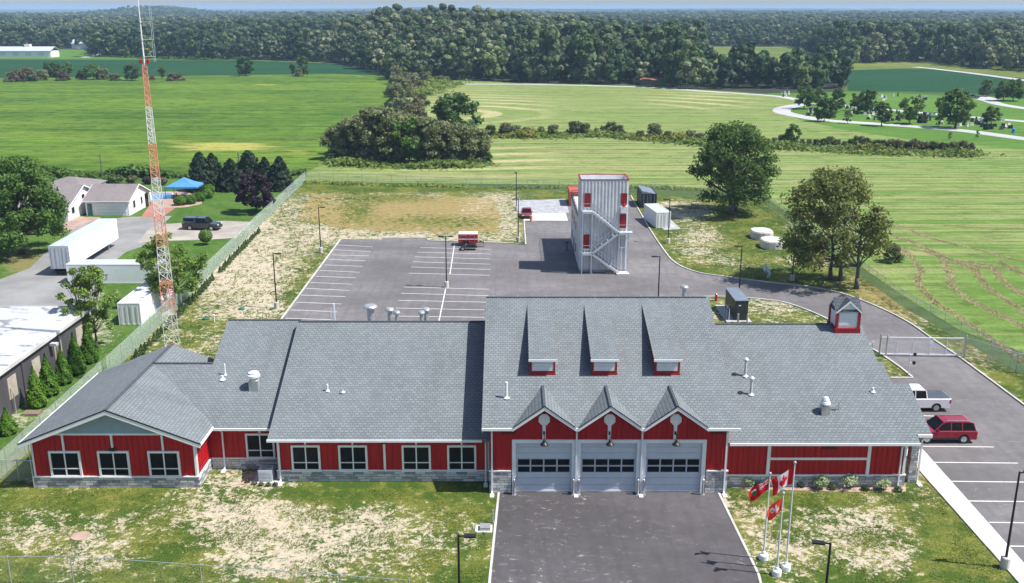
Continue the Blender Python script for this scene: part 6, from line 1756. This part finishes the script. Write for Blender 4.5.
# cemetery and park trees
CG = 'trees along the cemetery road'
for key, x, by, ty, wd, lab in (
    ('round2',804,109,84.5,1.05,'round green tree at the left tip of the cemetery road'), ('round',824,121.5,97.5,1.05,'dark round tree in front of the dark car in the cemetery'),
    ('round',836,112,89,1.0,'dark tree just behind the dark car in the cemetery'), ('round2',819,105,87,1.0,'tree between the road tip tree and the dark pair'),
    ('sparse',847.7,123.5,110,1.3,'small loose tree right of the dark car by the road'), ('round2',857,111,92,1.1,'paler left half of the tree pair before the dark crop'), ('round',867,113,89.5,1.15,'darker right half of the tree pair before the dark crop'),
    ('oval',881.5,126,102,1.35,'upright green tree on the road edge, left of the widest one'), ('round2',909.5,124,96,1.1,'wide green tree behind the two narrow dark cedars'),
    ('round2',943,117,95.5,1.05,'rounded green tree left of the tallest cemetery tree'), ('oval',955,128,89,1.5,'tallest cemetery tree with two uneven lobes'), ('round',963,124,104,1.0,'low dark tree leaning on the tallest cemetery tree'), ('sparse',938,127,114,1.1,'small thin tree left of the tallest cemetery tree'),
    ('round2',991,124.5,105.5,1.2,'flat-topped green tree right of the tallest cemetery tree'), ('sparse',949.6,140,132,1.1,'tiny reddish sapling on the turf below the road'), ('sparse',977,138.5,130,.9,'tiny bare sapling on the turf below the road, right'),
    ('round',986,96.5,79.5,1.15,'dark round tree right of the dark blue car'), ('round2',1003,101,80,1.15,'large green tree at the right edge by the branching drive'), ('round2',1013,101,78,1.1,'rightmost large green tree by the branching drive')):
    place(key, x, by, hgt(x, by, ty), lab, 'tree', CG, wd, 'park_tree')
for x, by, ty, lab in ((920,123,113.5,'left one of two narrow dark cedars among the gravestones'),(924.3,122.8,113.5,'right one of two narrow dark cedars among the gravestones'),(986,129.5,124,'left one of two low dark cedars near the right edge'),(990,129,123.5,'right one of two low dark cedars near the right edge')):
    p = G(x, by); conifer('narrow_cedar', lab, 'cedar', p, ZY(ty, p.y), .8, 'leaf_spruce', 500, .4, int(x), .05, 'dark cedars among the gravestones', True, .5)
# lone field trees
for key, x, by, ty, wd, lab in (('round',246,76,56.5,1.15,'lone round dark tree standing in the left crop field'),('oval',292.5,76,62,.8,'small pale lone tree left in the pair beyond the crop field'),('round',303,76,56.5,.9,'taller dark lone tree right in the pair beyond the crop field')):
    place(key, x, by, hgt(x, by, ty), lab, 'tree', None, wd, 'field_tree')
place('low', 299, 76.5, 4, 'low dark bush at the foot of the lone pair of trees', 'bush', None, .8, 'bush')
# shrub row on the left, beyond the crop
for key, x, by, ty, wd, lab in (('lowb',14,81.5,70,1.2,'brownish bush at the left end of the row beyond the crop'),('lowb',28,81,67,1.3,'large rusty brown bush in the row beyond the crop'),('low',43,80,70,1.1,'grey-green bush right of the rusty one beyond the crop'),('lowg',51,77,61,1.0,'dark green tree-like bush in the row beyond the crop'),('round2',66,77.5,61.5,1.3,'broad green tree in the middle of the row beyond the crop'),('lowb',63,80.5,69.5,1.1,'brown bush before the broad green tree of the row'),('lowg',82,79,69,1.0,'dark bush right of the broad green tree of the row'),('round2',94,79.5,62.5,1.3,'upright dark tree in the right half of the row'),('low',103,79.5,68,1.0,'pale bush touching the upright dark tree of the row'),('low',115,80.5,73.5,1.4,'low flat bush between the row and the mast'),('round',133,80.5,64.5,1.4,'dark round tree just left of the mast beyond the crop'),('oval',162.5,79,66,1.2,'small conical tree right of the mast beyond the crop'),('lowb',152,80,75,1.2,'low brown bush between the mast and the small conical tree'),('lowb',176,80.5,72.5,1.7,'flat brown bush at the right end of the row beyond the crop')):
    place(key, x, by, hgt(x, by, ty), lab, 'bush' if 'low' in key else 'tree', 'row of bushes and trees beyond the crop field', wd, 'row_bush' if 'low' in key else 'row_tree')
# thicket in the middle of the fields
place('round', 456, 146, hgt(456,146,94), 'big dark round tree standing behind the grey-green thicket', 'tree', None, 1.15, 'field_tree')
place('round', 446, 143, hgt(446,143,103), 'smaller dark tree left against the big dark round one', 'tree', None, 1.0, 'field_tree')
TG = 'trees of the grey-green thicket in the fields'
for key, x, by, ty in (('grey',338,159,126),('grey2',350,160,118),('grey',362,161,114),('grey2',374,161,108),('grey',387,162,107),('grey2',398,162,113),('round2',410,163,116),('grey2',421,163,118),('grey',432,163,118),('grey2',443,163,121),('grey',452,163,123),('grey2',462,163,124),('grey',472,162,126),('grey2',481,161,129),('grey',345,154,122),('grey',381,155,106),('grey',404,155,111),('grey2',428,155,117),('round2',366,155,116),('grey',466,156,124)):
    place(key, x, by, hgt(x, by, ty), 'grey-green tree in the dense thicket amid the fields', 'tree', TG, 1.1, 'thicket_tree')
for k, (x, y, h) in enumerate(((334,162,2.2),(395,165,1.6),(420,165.5,1.5),(445,165,1.6),(470,164.5,1.6),(486,162,2.2),(360,163,2))):
    place('lowg', x, y, h, 'low dark scrub at the foot of the thicket amid the fields', 'bush', 'scrub at the foot of the thicket', 1.3, 'scrub_bush')
HG = 'bushes in the hedgerow climbing to the wood'
for key, x, by, ty in (('lowb',409,122,104),('lowb',417,121,103),('low',402,112,98),('lowb',412,118,97),('grey',395,108,82),('grey2',403,104,78),('lowb',406,97,84),('low',398,92,76),('lowb',403,88,72),('grey',396,84,66),('low',412,86,73),('lowb',419,92,80),('grey2',414,80,62),('low',425,84,72),('lowb',421,106,93),('low',393,97,84)):
    place(key, x, by, max(2, hgt(x, by, ty)), 'brownish bush in the hedgerow climbing to the wood', 'bush', HG, 1.0, 'hedgerow_bush')
for x, y, h in ((430,84,3.5),(438,83,3),(447,82,2.5)): place('low', x, y, h, 'low yellowish bush by the bare patch at the wood edge', 'bush', 'yellowish bushes at the wood edge', 1.3, 'scrub_bush')
# cross hedgerow
rnd = random.Random(5)
XG = 'bushes in the long cross hedgerow'
xs_ = [(490,134),(505,133),(515,134),(527,134),(541,134),(553,134),(575,132),(585,133),(596,132),(603,131),(611,132),(618,133),(640,136),(655,135),(660,136),(668,137),(690,139),(700,139.5),(712,141)]
for x, y in xs_:
    place(rnd.choice(['low','low','lowg','grey']), x, y+2, rnd.uniform(1.6,3.6), 'low bush in the left half of the long cross hedgerow', 'bush', XG, rnd.uniform(.8,1.1), 'hedgerow_bush')
XG2 = 'bushes in the right part of the cross hedgerow'
for i in range(30):
    f = i/29; x = 768+f*200; y = 143.5+f*8.5 if x > 800 else 143
    place(rnd.choice(['lowb','lowb','low','lowg']) if x > 880 else rnd.choice(['low','low','lowg']), x, y+rnd.uniform(-.6,.6), rnd.uniform(1.8,3.0) if x > 850 else rnd.uniform(1.1, 2.3), 'low dark bush in the right part of the cross hedgerow', 'bush', XG2, 1.0, 'hedgerow_bush')
place('round2', 792, 143.5, 5.2, 'taller round bush in the cross hedgerow behind the bronze tree', 'bush', None, 1.0, 'hedgerow_bush')
place('lowg', 842, 266, 2.0, 'dense dark bush against the right-hand fence behind the bronze tree', 'bush', None, 1.0, 'bush'); 
place('low', 893, 262, 2.4, 'grey-green bush outside the right-hand fence in the hay field', 'bush', None, 1.0, 'bush')
for off, a, b in PRO.values():
    for o in (a, b): bpy.data.objects.remove(o)
    bpy.data.objects.remove(off)
# weeds (ground cover, uncountable)
def weeds(name, label, pxpoly_line, width, n, mat, ls, h):
    P_ = smooth_line([tuple(G(*p).xy) for p in pxpoly_line], 8); seg = np.array([(q.x, q.y) for q in P_])
    i = rng.integers(0, len(seg)-1, n); f = rng.random((n, 1)); c = seg[i]*(1-f)+seg[i+1]*f
    c = c+rng.normal(0, width/2.2, (n, 2)); z = rng.random(n)**1.5*h*(1+.6*np.sin(c[:, 0]*.3))
    V, Fq = leaves(np.column_stack([c, np.abs(z)]), np.tile([0, -.3, 1.0], (n, 1)), ls, .7)
    o = npmesh(name, V, Fq, M[mat]); tag(o, label, None, None, 'stuff')
M['weed'] = leaf('weed_green', [(.06,.10,.02),(.11,.15,.03),(.17,.20,.05)], .3); M['goldenrod'] = leaf('goldenrod', [(.08,.12,.025),(.14,.16,.03),(.27,.24,.04)], .3, gain=1.0)
weeds('hedgerow_weeds', None, [(484,134),(520,136),(560,136),(600,135),(640,138),(680,141),(715,144),(760,147),(800,148),(850,151),(910,153),(965,155)], 6, 14000, 'weed', .8, .8)
weeds('goldenrod_flowers', None, [(490,137),(520,137.5),(530,137)], 4, 500, 'goldenrod', .8, 1.4)
weeds('goldenrod_flowers', None, [(638,139),(660,140),(685,141)], 4, 700, 'goldenrod', .8, 1.4)
weeds('goldenrod_flowers', None, [(848,151),(868,151.5),(885,152)], 3, 400, 'goldenrod', .8, 1.2)
weeds('wood_edge_weeds', None, [(414,96),(424,90),(434,86),(444,84)], 10, 2600, 'weed', 1.3, 1.8)
weeds('thicket_weeds', None, [(335,164),(380,166),(430,167),(480,165)], 4, 3500, 'weed', .7, 1.0)
weeds('crop_edge', None, [(-40,178),(50,177),(100,176.5),(190,177),(260,176),(300,174)], 1.6, 9000, 'leaf_green', .7, 1.6)
weeds('fence_weeds', None, [(305,183),(400,186),(512,188),(640,188),(735,191)], 1.4, 3500, 'weed', .4, .4)

M['hay_leaf'] = leaf('hay_straw', [(.22,.20,.08),(.34,.29,.15),(.44,.37,.22)], .5, .1, gain=1.0)
for pp, w_ in WINDROWS:
    weeds('dried_hay', None, pp, w_*.45, int(7000*w_), 'hay_leaf', .15, .03)
# grass tufts that roughen the worn lawns
import mathutils
def tufts(name, x0, x1, y0, y1, n, size, h, mat, seed, keep=None):
    rg_ = np.random.default_rng(seed); X = rg_.uniform(x0, x1, n); Y = rg_.uniform(y0, y1, n)
    nz = np.array([mathutils.noise.fractal(Vector((x*.35, y*.35, seed)), .6, 2.1, 5) for x, y in zip(X, Y)])
    ok = nz > rg_.normal(.16, .16, n)
    if keep is not None: ok &= keep(X, Y)
    X, Y = X[ok], Y[ok]; n = len(X)
    V, Fq = leaves(np.column_stack([X, Y, rg_.uniform(.015, h, n)+.035]), np.column_stack([rg_.normal(0,.5,n), rg_.normal(-.3,.5,n), np.full(n, .9)]), size, .5, .45)
    V[:, 2] = np.maximum(V[:, 2], .045)
    o = npmesh(name, V, Fq, M[mat]); tag(o, None, None, None, 'stuff')
M['tuft'] = leaf('grass_tuft', [(.045,.085,.010),(.09,.13,.018),(.16,.175,.035)], .9, .3, gain=1.35)
tufts('grass_tufts', -38, -1.7, 50, 65.2, 60000, .10, .05, 'tuft', 3, lambda X, Y: (X < -1.6-(65-Y)*.01) & ~((X > -23) & (X < -17.2) & (Y > 64.8)))
tufts('grass_tufts', 14.2, 31.0, 50, 64.6, 30000, .10, .05, 'tuft', 4, lambda X, Y: X > 15.3+(65-Y)*.13)
tufts('grass_tufts', -41.0, -26.8, 92, 190, 16000, .24, .08, 'tuft', 5, lambda X, Y: (X > -37.4-(Y-84)*.036))
tufts('grass_tufts', 14, 45.5, 110, 178, 26000, .24, .08, 'tuft', 6, lambda X, Y: np.array([not inside(x, y, lot) for x, y in zip(X, Y)]) & ~((X > 21) & (X < 29) & (Y > 152)))
# ---- gravestones, cars, bins in the cemetery ---------------------------------------------
def stone_proto(kind):
    mb = MB()
    if kind == 0: mb.obox((0,0,0),1.2,.5,.18); mb.prism([(-.45,-.12,.18),(.45,-.12,.18),(.45,-.12,1.0),(.25,-.12,1.15),(-.25,-.12,1.15),(-.45,-.12,1.0)], (0,.24,0))
    elif kind == 1: mb.obox((0,0,0),1.5,.6,.2); mb.obox((0,0,.2),1.15,.26,.75)
    else: mb.obox((0,0,0),.8,.6,.25); mb.prism([(-.28,-.14,.25),(.28,-.14,.25),(.22,-.14,1.35),(0,-.14,1.6),(-.22,-.14,1.35)], (0,.28,0))
    return mb
me_ = []
for k in range(3):
    for m_ in ('stone_flat', 'stone_pale'):
        o = stone_proto(k).build('gravestone', M[m_]); me_.append((o.data, m_)); bpy.data.objects.remove(o)
regs = [((864,111,884,121),16),((884,113.5,906,122),16),((906,115,935,122.5),20),((936,118,950,124.5),8),((958,119,984,127.5),26),((984,121,1012,130),10),((878,96,900,101),7),((915,98.5,932,101.5),8),((781,93.5,793,97),5),((845,108,862,120),10),((806,110,818,117),6),((1002,128,1012,132),3)]
rnd = random.Random(9)
for (x0, y0, x1, y1), n in regs:
    for k in range(n):
        px_, py_ = rnd.uniform(x0, x1), rnd.uniform(y0, y1)
        me, m_ = rnd.choice(me_); p = G(px_, py_); o = bpy.data.objects.new('gravestone', me); COL.objects.link(o)
        s = rnd.uniform(.8, 1.15); o.location = p; o.scale = (s,s,s); o.rotation_euler = (0,0,rnd.uniform(-.3,.3))
        tag(o, 'dark gravestone among the trees of the distant cemetery' if m_ == 'stone_flat' else 'pale gravestone among the trees of the distant cemetery', 'gravestone', 'dark gravestones in the cemetery' if m_ == 'stone_flat' else 'pale gravestones in the cemetery')
p = G(829, 118); car('parked_car', 'dark car on the cemetery road behind the dark round tree', 'car', (p.x,p.y+.6,.04), R(-8), 'car', M['car_black'], 4.6, 1.8, 1.5)
p = G(973, 98.8); car('parked_car', 'dark blue car on the branching drive beyond the cemetery', 'car', (p.x,p.y+.6,.04), R(-12), 'suv', M['car_dark'], 4.7, 1.85, 1.65)
for b, lab in (((799,105.5),'blue bin at the left tip of the cemetery road'),((1013,133),'blue bin by the cemetery road at the right edge')):
    p = G(*b); o = MB().lathe([(.35,0),(.42,1.1),(.45,1.15),(.2,1.3)], (0,0,0), 10).build('litter_bin', M['blue_drum']); o.location = p; tag(o, lab, 'bin')
# ================================================================ WOODS
WC = bpy.data.collections.new('wood_tree_shapes')
wp = []
def wood_proto(i, mat, H, rad, z0, n, ls, shape, nl):
    lb = make_lobes(H, rad, z0, nl, 200+i, shape, (.26,.46)); mb = MB(); mb.tube((0,0,0),(0,0,H*.7),.28,.1,5,False)
    n = int(n*1.25); P_, d = crown_pts(lb, n, (.72, 1.08), .45); V, Fq = leaves(P_, d, ls, .28, .9)
    b0 = len(V); V = np.vstack([V, np.array([v for v in mb.v])]); Fq = np.vstack([Fq, np.array(mb.f)+b0])
    o = npmesh('wood_tree_%02d' % i, V, Fq, M[mat], False); WC.objects.link(o)
for i, a in enumerate((('leaf_forest',17,5.2,2.0,420,1.55,'round',12),('leaf_forest3',21,5.0,2.5,420,1.5,'oval',12),('leaf_forest2',18,4.8,1.5,420,1.4,'oval',14),('leaf_forest2',15,5.0,1.0,380,1.5,'wide',12),('leaf_forest3',14,4.8,1.0,380,1.4,'broad',12),('leaf_forest2',21,4.2,2.0,380,1.4,'oval',13))): wood_proto(i, *a)
def gn_scatter(name, pts, scl, rot, idx):
    me = bpy.data.meshes.new(name); n = len(pts); me.vertices.add(n); me.vertices.foreach_set('co', np.asarray(pts, dtype=np.float32).ravel())
    for nm, ty, arr in (('scl','FLOAT_VECTOR',scl),('rot','FLOAT',rot),('idx','INT',idx)):
        at = me.attributes.new(nm, ty, 'POINT'); at.data.foreach_set('vector' if ty == 'FLOAT_VECTOR' else 'value', np.asarray(arr).ravel())
    o = bpy.data.objects.new(name, me); COL.objects.link(o)
    ng = bpy.data.node_groups.new(name, 'GeometryNodeTree')
    ng.interface.new_socket('Geometry', in_out='INPUT', socket_type='NodeSocketGeometry'); ng.interface.new_socket('Geometry', in_out='OUTPUT', socket_type='NodeSocketGeometry')
    N = ng.nodes; gi = N.new('NodeGroupInput'); go = N.new('NodeGroupOutput')
    ci = N.new('GeometryNodeCollectionInfo'); ci.inputs['Collection'].default_value = WC; ci.inputs['Separate Children'].default_value = True; ci.inputs['Reset Children'].default_value = True
    ip = N.new('GeometryNodeInstanceOnPoints'); ip.inputs['Pick Instance'].default_value = True
    def att(nm, ty): a = N.new('GeometryNodeInputNamedAttribute'); a.data_type = ty; a.inputs['Name'].default_value = nm; return a.outputs['Attribute']
    cx_ = N.new('ShaderNodeCombineXYZ'); L = ng.links.new
    L(att('rot','FLOAT'), cx_.inputs['Z']); L(gi.outputs[0], ip.inputs['Points']); L(ci.outputs[0], ip.inputs['Instance']); L(att('idx','INT'), ip.inputs['Instance Index'])
    L(cx_.outputs[0], ip.inputs['Rotation']); L(att('scl','FLOAT_VECTOR'), ip.inputs['Scale']); L(ip.outputs[0], go.inputs[0])
    md = o.modifiers.new('scatter', 'NODES'); md.node_group = ng
    return o

def hill(X, Y):
    u = X/Y
    h = 24*np.exp(-((u+.355)/.055)**2)*np.exp(-((Y-3100)/500)**2)+9*np.exp(-((u+.09)/.11)**2)*np.exp(-((Y-2600)/450)**2)
    h = h+8*np.exp(-((u-.14)/.11)**2)*np.exp(-((Y-3200)/400)**2)+7*np.exp(-((u-.36)/.10)**2)*np.exp(-((Y-2500)/400)**2)+8*np.exp(-((u+.22)/.05)**2)*np.exp(-((Y-1900)/250)**2)
    px_ = 512+u*1010
    sm = lambda v: np.clip(v, 0, 1)**2*(3-2*np.clip(v, 0, 1))
    h = h+10*np.exp(-((px_-440)/150)**2)*sm((Y-np.interp(px_, [300,345,400,760,800],[760,680,520,520,900]))/170)*(1-sm((Y-1100)/500))
    return h+3*np.sin(X*.004+Y*.003)*np.clip((Y-1500)/600, 0, 1)
low = np.array([(-260,57),(-100,51),(0,51),(84,50.5),(86,56.5),(160,59),(240,60),(310,61),(345,64.5),(392,77.5),(400,82.5),(440,79.5),(530,83),(640,84.5),(700,90),(770,94.2),(800,95.5),(835,94),(847,86),(849,67),(936,64.5),(1020,72),(1300,84)])
gaps = [[(-300,60),(-300,48.6),(90,48.6),(90,60)], [(703,81),(846,83),(848,66),(790,46.6),(703,46.3)], [(849,70),(852,63.5),(936,62),(936,66)], [(30,39),(60,38.5),(60,41),(30,41)], [(890,64),(905,66),(975,74),(1030,79.5),(1030,77),(975,70),(910,62.5)]]
def scatter(y0, y1, step, jit, smin, smax, name, label, wide=1.0, pad=1.12):
    ys = np.arange(y0, y1, step); P_ = []
    for Y in ys:
        hwid = .56*Y*pad+60; xs = np.arange(-hwid, hwid, step); P_.append(np.column_stack([xs, np.full(len(xs), Y)]))
    P_ = np.vstack(P_); P_ = P_+rng.uniform(-jit, jit, P_.shape)*step
    X, Y = P_[:, 0], P_[:, 1]; d = Y*ct+CAMH*st; px = CX+F*X/d; py = CY+F*(-Y*st+CAMH*ct)/d
    ok = py < np.interp(px, low[:, 0], low[:, 1])
    for g in gaps:
        gp = np.array(g); ins = np.zeros(len(px), bool); j = len(gp)-1
        for i in range(len(gp)):
            cond = ((gp[i,1] > py) != (gp[j,1] > py)) & (px < (gp[j,0]-gp[i,0])*(py-gp[i,1])/(gp[j,1]-gp[i,1]+1e-9)+gp[i,0]); ins ^= cond; j = i
        ok &= ~ins
    # clearings far away
    cl = np.sin(X*.0041+1.3)*np.sin(Y*.0037+.4)+.5*np.sin(X*.011+Y*.007)
    ok &= ~((cl > 1.02) & (Y > 1100))
    X, Y = X[ok], Y[ok]; n = len(X)
    zs = rng.uniform(smin, smax, n)*(1+.14*np.sin(X*.02)*np.sin(Y*.015)); u_ = 512+X/Y*1010; zs = zs*np.where((u_ > 690) & (Y < 560), .80, 1.0)*np.where(Y > 650, .92, 1.0)
    grey = (np.sin(X*.013+2)+np.sin(Y*.021+X*.006)+rng.normal(0, .9, n)) > .25
    idx = np.where(grey, rng.choice([2,3,5], n), rng.choice([0,1,4], n)).astype(np.int32)
    o = gn_scatter(name, np.column_stack([X, Y, hill(X, Y)]), np.column_stack([zs*wide, zs*wide, zs]).astype(np.float32), rng.uniform(0, 6.28, n).astype(np.float32), idx)
    tag(o, label, None, None, 'stuff'); print(name, n)
scatter(440, 760, 7.6, .42, .58, 1.28, 'woodland', None)
scatter(760, 1700, 9.6, .45, .75, 1.15, 'woodland', None, 1.15)
scatter(1700, 3800, 16, .45, .72, 1.15, 'distant_woodland', None, 1.7)
# wood floor
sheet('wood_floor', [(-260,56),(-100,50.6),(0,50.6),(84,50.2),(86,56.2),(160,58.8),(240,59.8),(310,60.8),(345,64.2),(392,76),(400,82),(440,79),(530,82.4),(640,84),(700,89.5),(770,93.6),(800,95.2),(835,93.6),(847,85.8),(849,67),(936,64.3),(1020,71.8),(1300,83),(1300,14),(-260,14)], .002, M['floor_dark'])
# distant wooded hills
gx_, gy_ = 260, 200
yy = 500*np.power(18000/500, np.linspace(0, 1, gy_)); U = np.linspace(-.72, .72, gx_)
V = []
rg = np.random.default_rng(4)
rough_ = rg.uniform(-1, 1, (gy_, gx_))
for j, Y in enumerate(yy):
    X = U*Y
    k_ = np.clip((Y-3500)/500, 0, 1)
    h = hill(X, Y)-1.0+k_*(12+5*np.sin(X*.0011+Y*.0012)+4*np.sin(X*.0027+Y*.002+1))
    h += 34*np.exp(-((X/Y+.345)/.045)**2)*np.exp(-((Y-5200)/900)**2)+20*np.exp(-((X/Y+.10)/.06)**2)*np.exp(-((Y-6500)/1200)**2)+12*np.exp(-((X/Y-.1)/.3)**2)*np.exp(-((Y-9000)/2500)**2)
    h += rough_[j]*4.5*k_
    if j == 0: h[:] = -1
    V.append(np.column_stack([X, np.full(gx_, Y), h]))
V = np.vstack(V); Fq = np.array([(j*gx_+i, j*gx_+i+1, (j+1)*gx_+i+1, (j+1)*gx_+i) for j in range(gy_-1) for i in range(gx_-1)])
t = NT('distant_woods'); p = t.pos(); n1 = t.noise(p, .02, 5, .8); n2 = t.noise(t.mapv(p, (1,.5,1)), .0022, 4, .6)
c = t.mix(t.rng(n1, .35, .65), (.018,.034,.014), (.05,.07,.03)); c = t.mix(t.rng(n2, .60, .62), c, (.16,.19,.08)); t.bsdf(c, .95, 0, .05); M['hill'] = t.m
o = npmesh('wooded_hills', V, Fq, M['hill']); tag(o, kind='structure')
# ================================================================ AIR
mb = MB(); mb.box(-15500, 15500, -400, 20000, -1.2, 60)
hz = NT('haze'); hz.t.nodes.remove(hz.out); 
vo = hz.t.nodes.new('ShaderNodeOutputMaterial'); pv = hz.t.nodes.new('ShaderNodeVolumePrincipled')
pv.inputs['Color'].default_value = (.48,.70,1.0,1); pv.inputs['Density'].default_value = .00014; pv.inputs['Anisotropy'].default_value = .0
hz.t.links.new(pv.outputs[0], vo.inputs['Volume'])
o = mb.build('haze', hz.m); tag(o, kind='stuff')
# ================================================================ LIGHT
EL, AZ = R(57), R(12)
sv = Vector((math.cos(EL)*math.cos(AZ), -math.cos(EL)*math.sin(AZ), math.sin(EL)))
sun = bpy.data.lights.new('sun', 'SUN'); sun.energy = 4.95; sun.angle = R(.53); sun.color = (1.0, .955, .89)
so = bpy.data.objects.new('sun', sun); COL.objects.link(so); so.rotation_euler = sv.to_track_quat('Z', 'Y').to_euler(); so.location = (60,-20,120)
w = bpy.data.worlds.new('World'); SC.world = w; w.use_nodes = True
nt = w.node_tree; nt.nodes.clear()
sky = nt.nodes.new('ShaderNodeTexSky'); sky.sky_type = 'NISHITA'; sky.sun_disc = False
sky.sun_elevation = EL; sky.sun_rotation = R(90)+AZ; sky.altitude = 200; sky.air_density = 1.0; sky.dust_density = 1.2; sky.ozone_density = 1.0
bg = nt.nodes.new('ShaderNodeBackground'); bg.inputs['Strength'].default_value = .10
ow = nt.nodes.new('ShaderNodeOutputWorld')
nt.links.new(sky.outputs[0], bg.inputs[0]); nt.links.new(bg.outputs[0], ow.inputs[0])
SC.view_settings.view_transform = 'Standard'; SC.view_settings.look = 'None'; SC.view_settings.gamma = 1; SC.view_settings.exposure = .62
SC.view_settings.use_curve_mapping = False
SC.render.engine = 'CYCLES'
cy = SC.cycles
cy.max_bounces = 6; cy.diffuse_bounces = 2; cy.glossy_bounces = 2; cy.transparent_max_bounces = 24; cy.transmission_bounces = 2; cy.volume_bounces = 0
cy.caustics_reflective = False; cy.caustics_refractive = False
cy.use_denoising = True
try: cy.denoiser = 'OPENIMAGEDENOISE'; cy.denoising_prefilter = 'ACCURATE'
except Exception: pass
cy.use_adaptive_sampling = True; cy.adaptive_threshold = .015
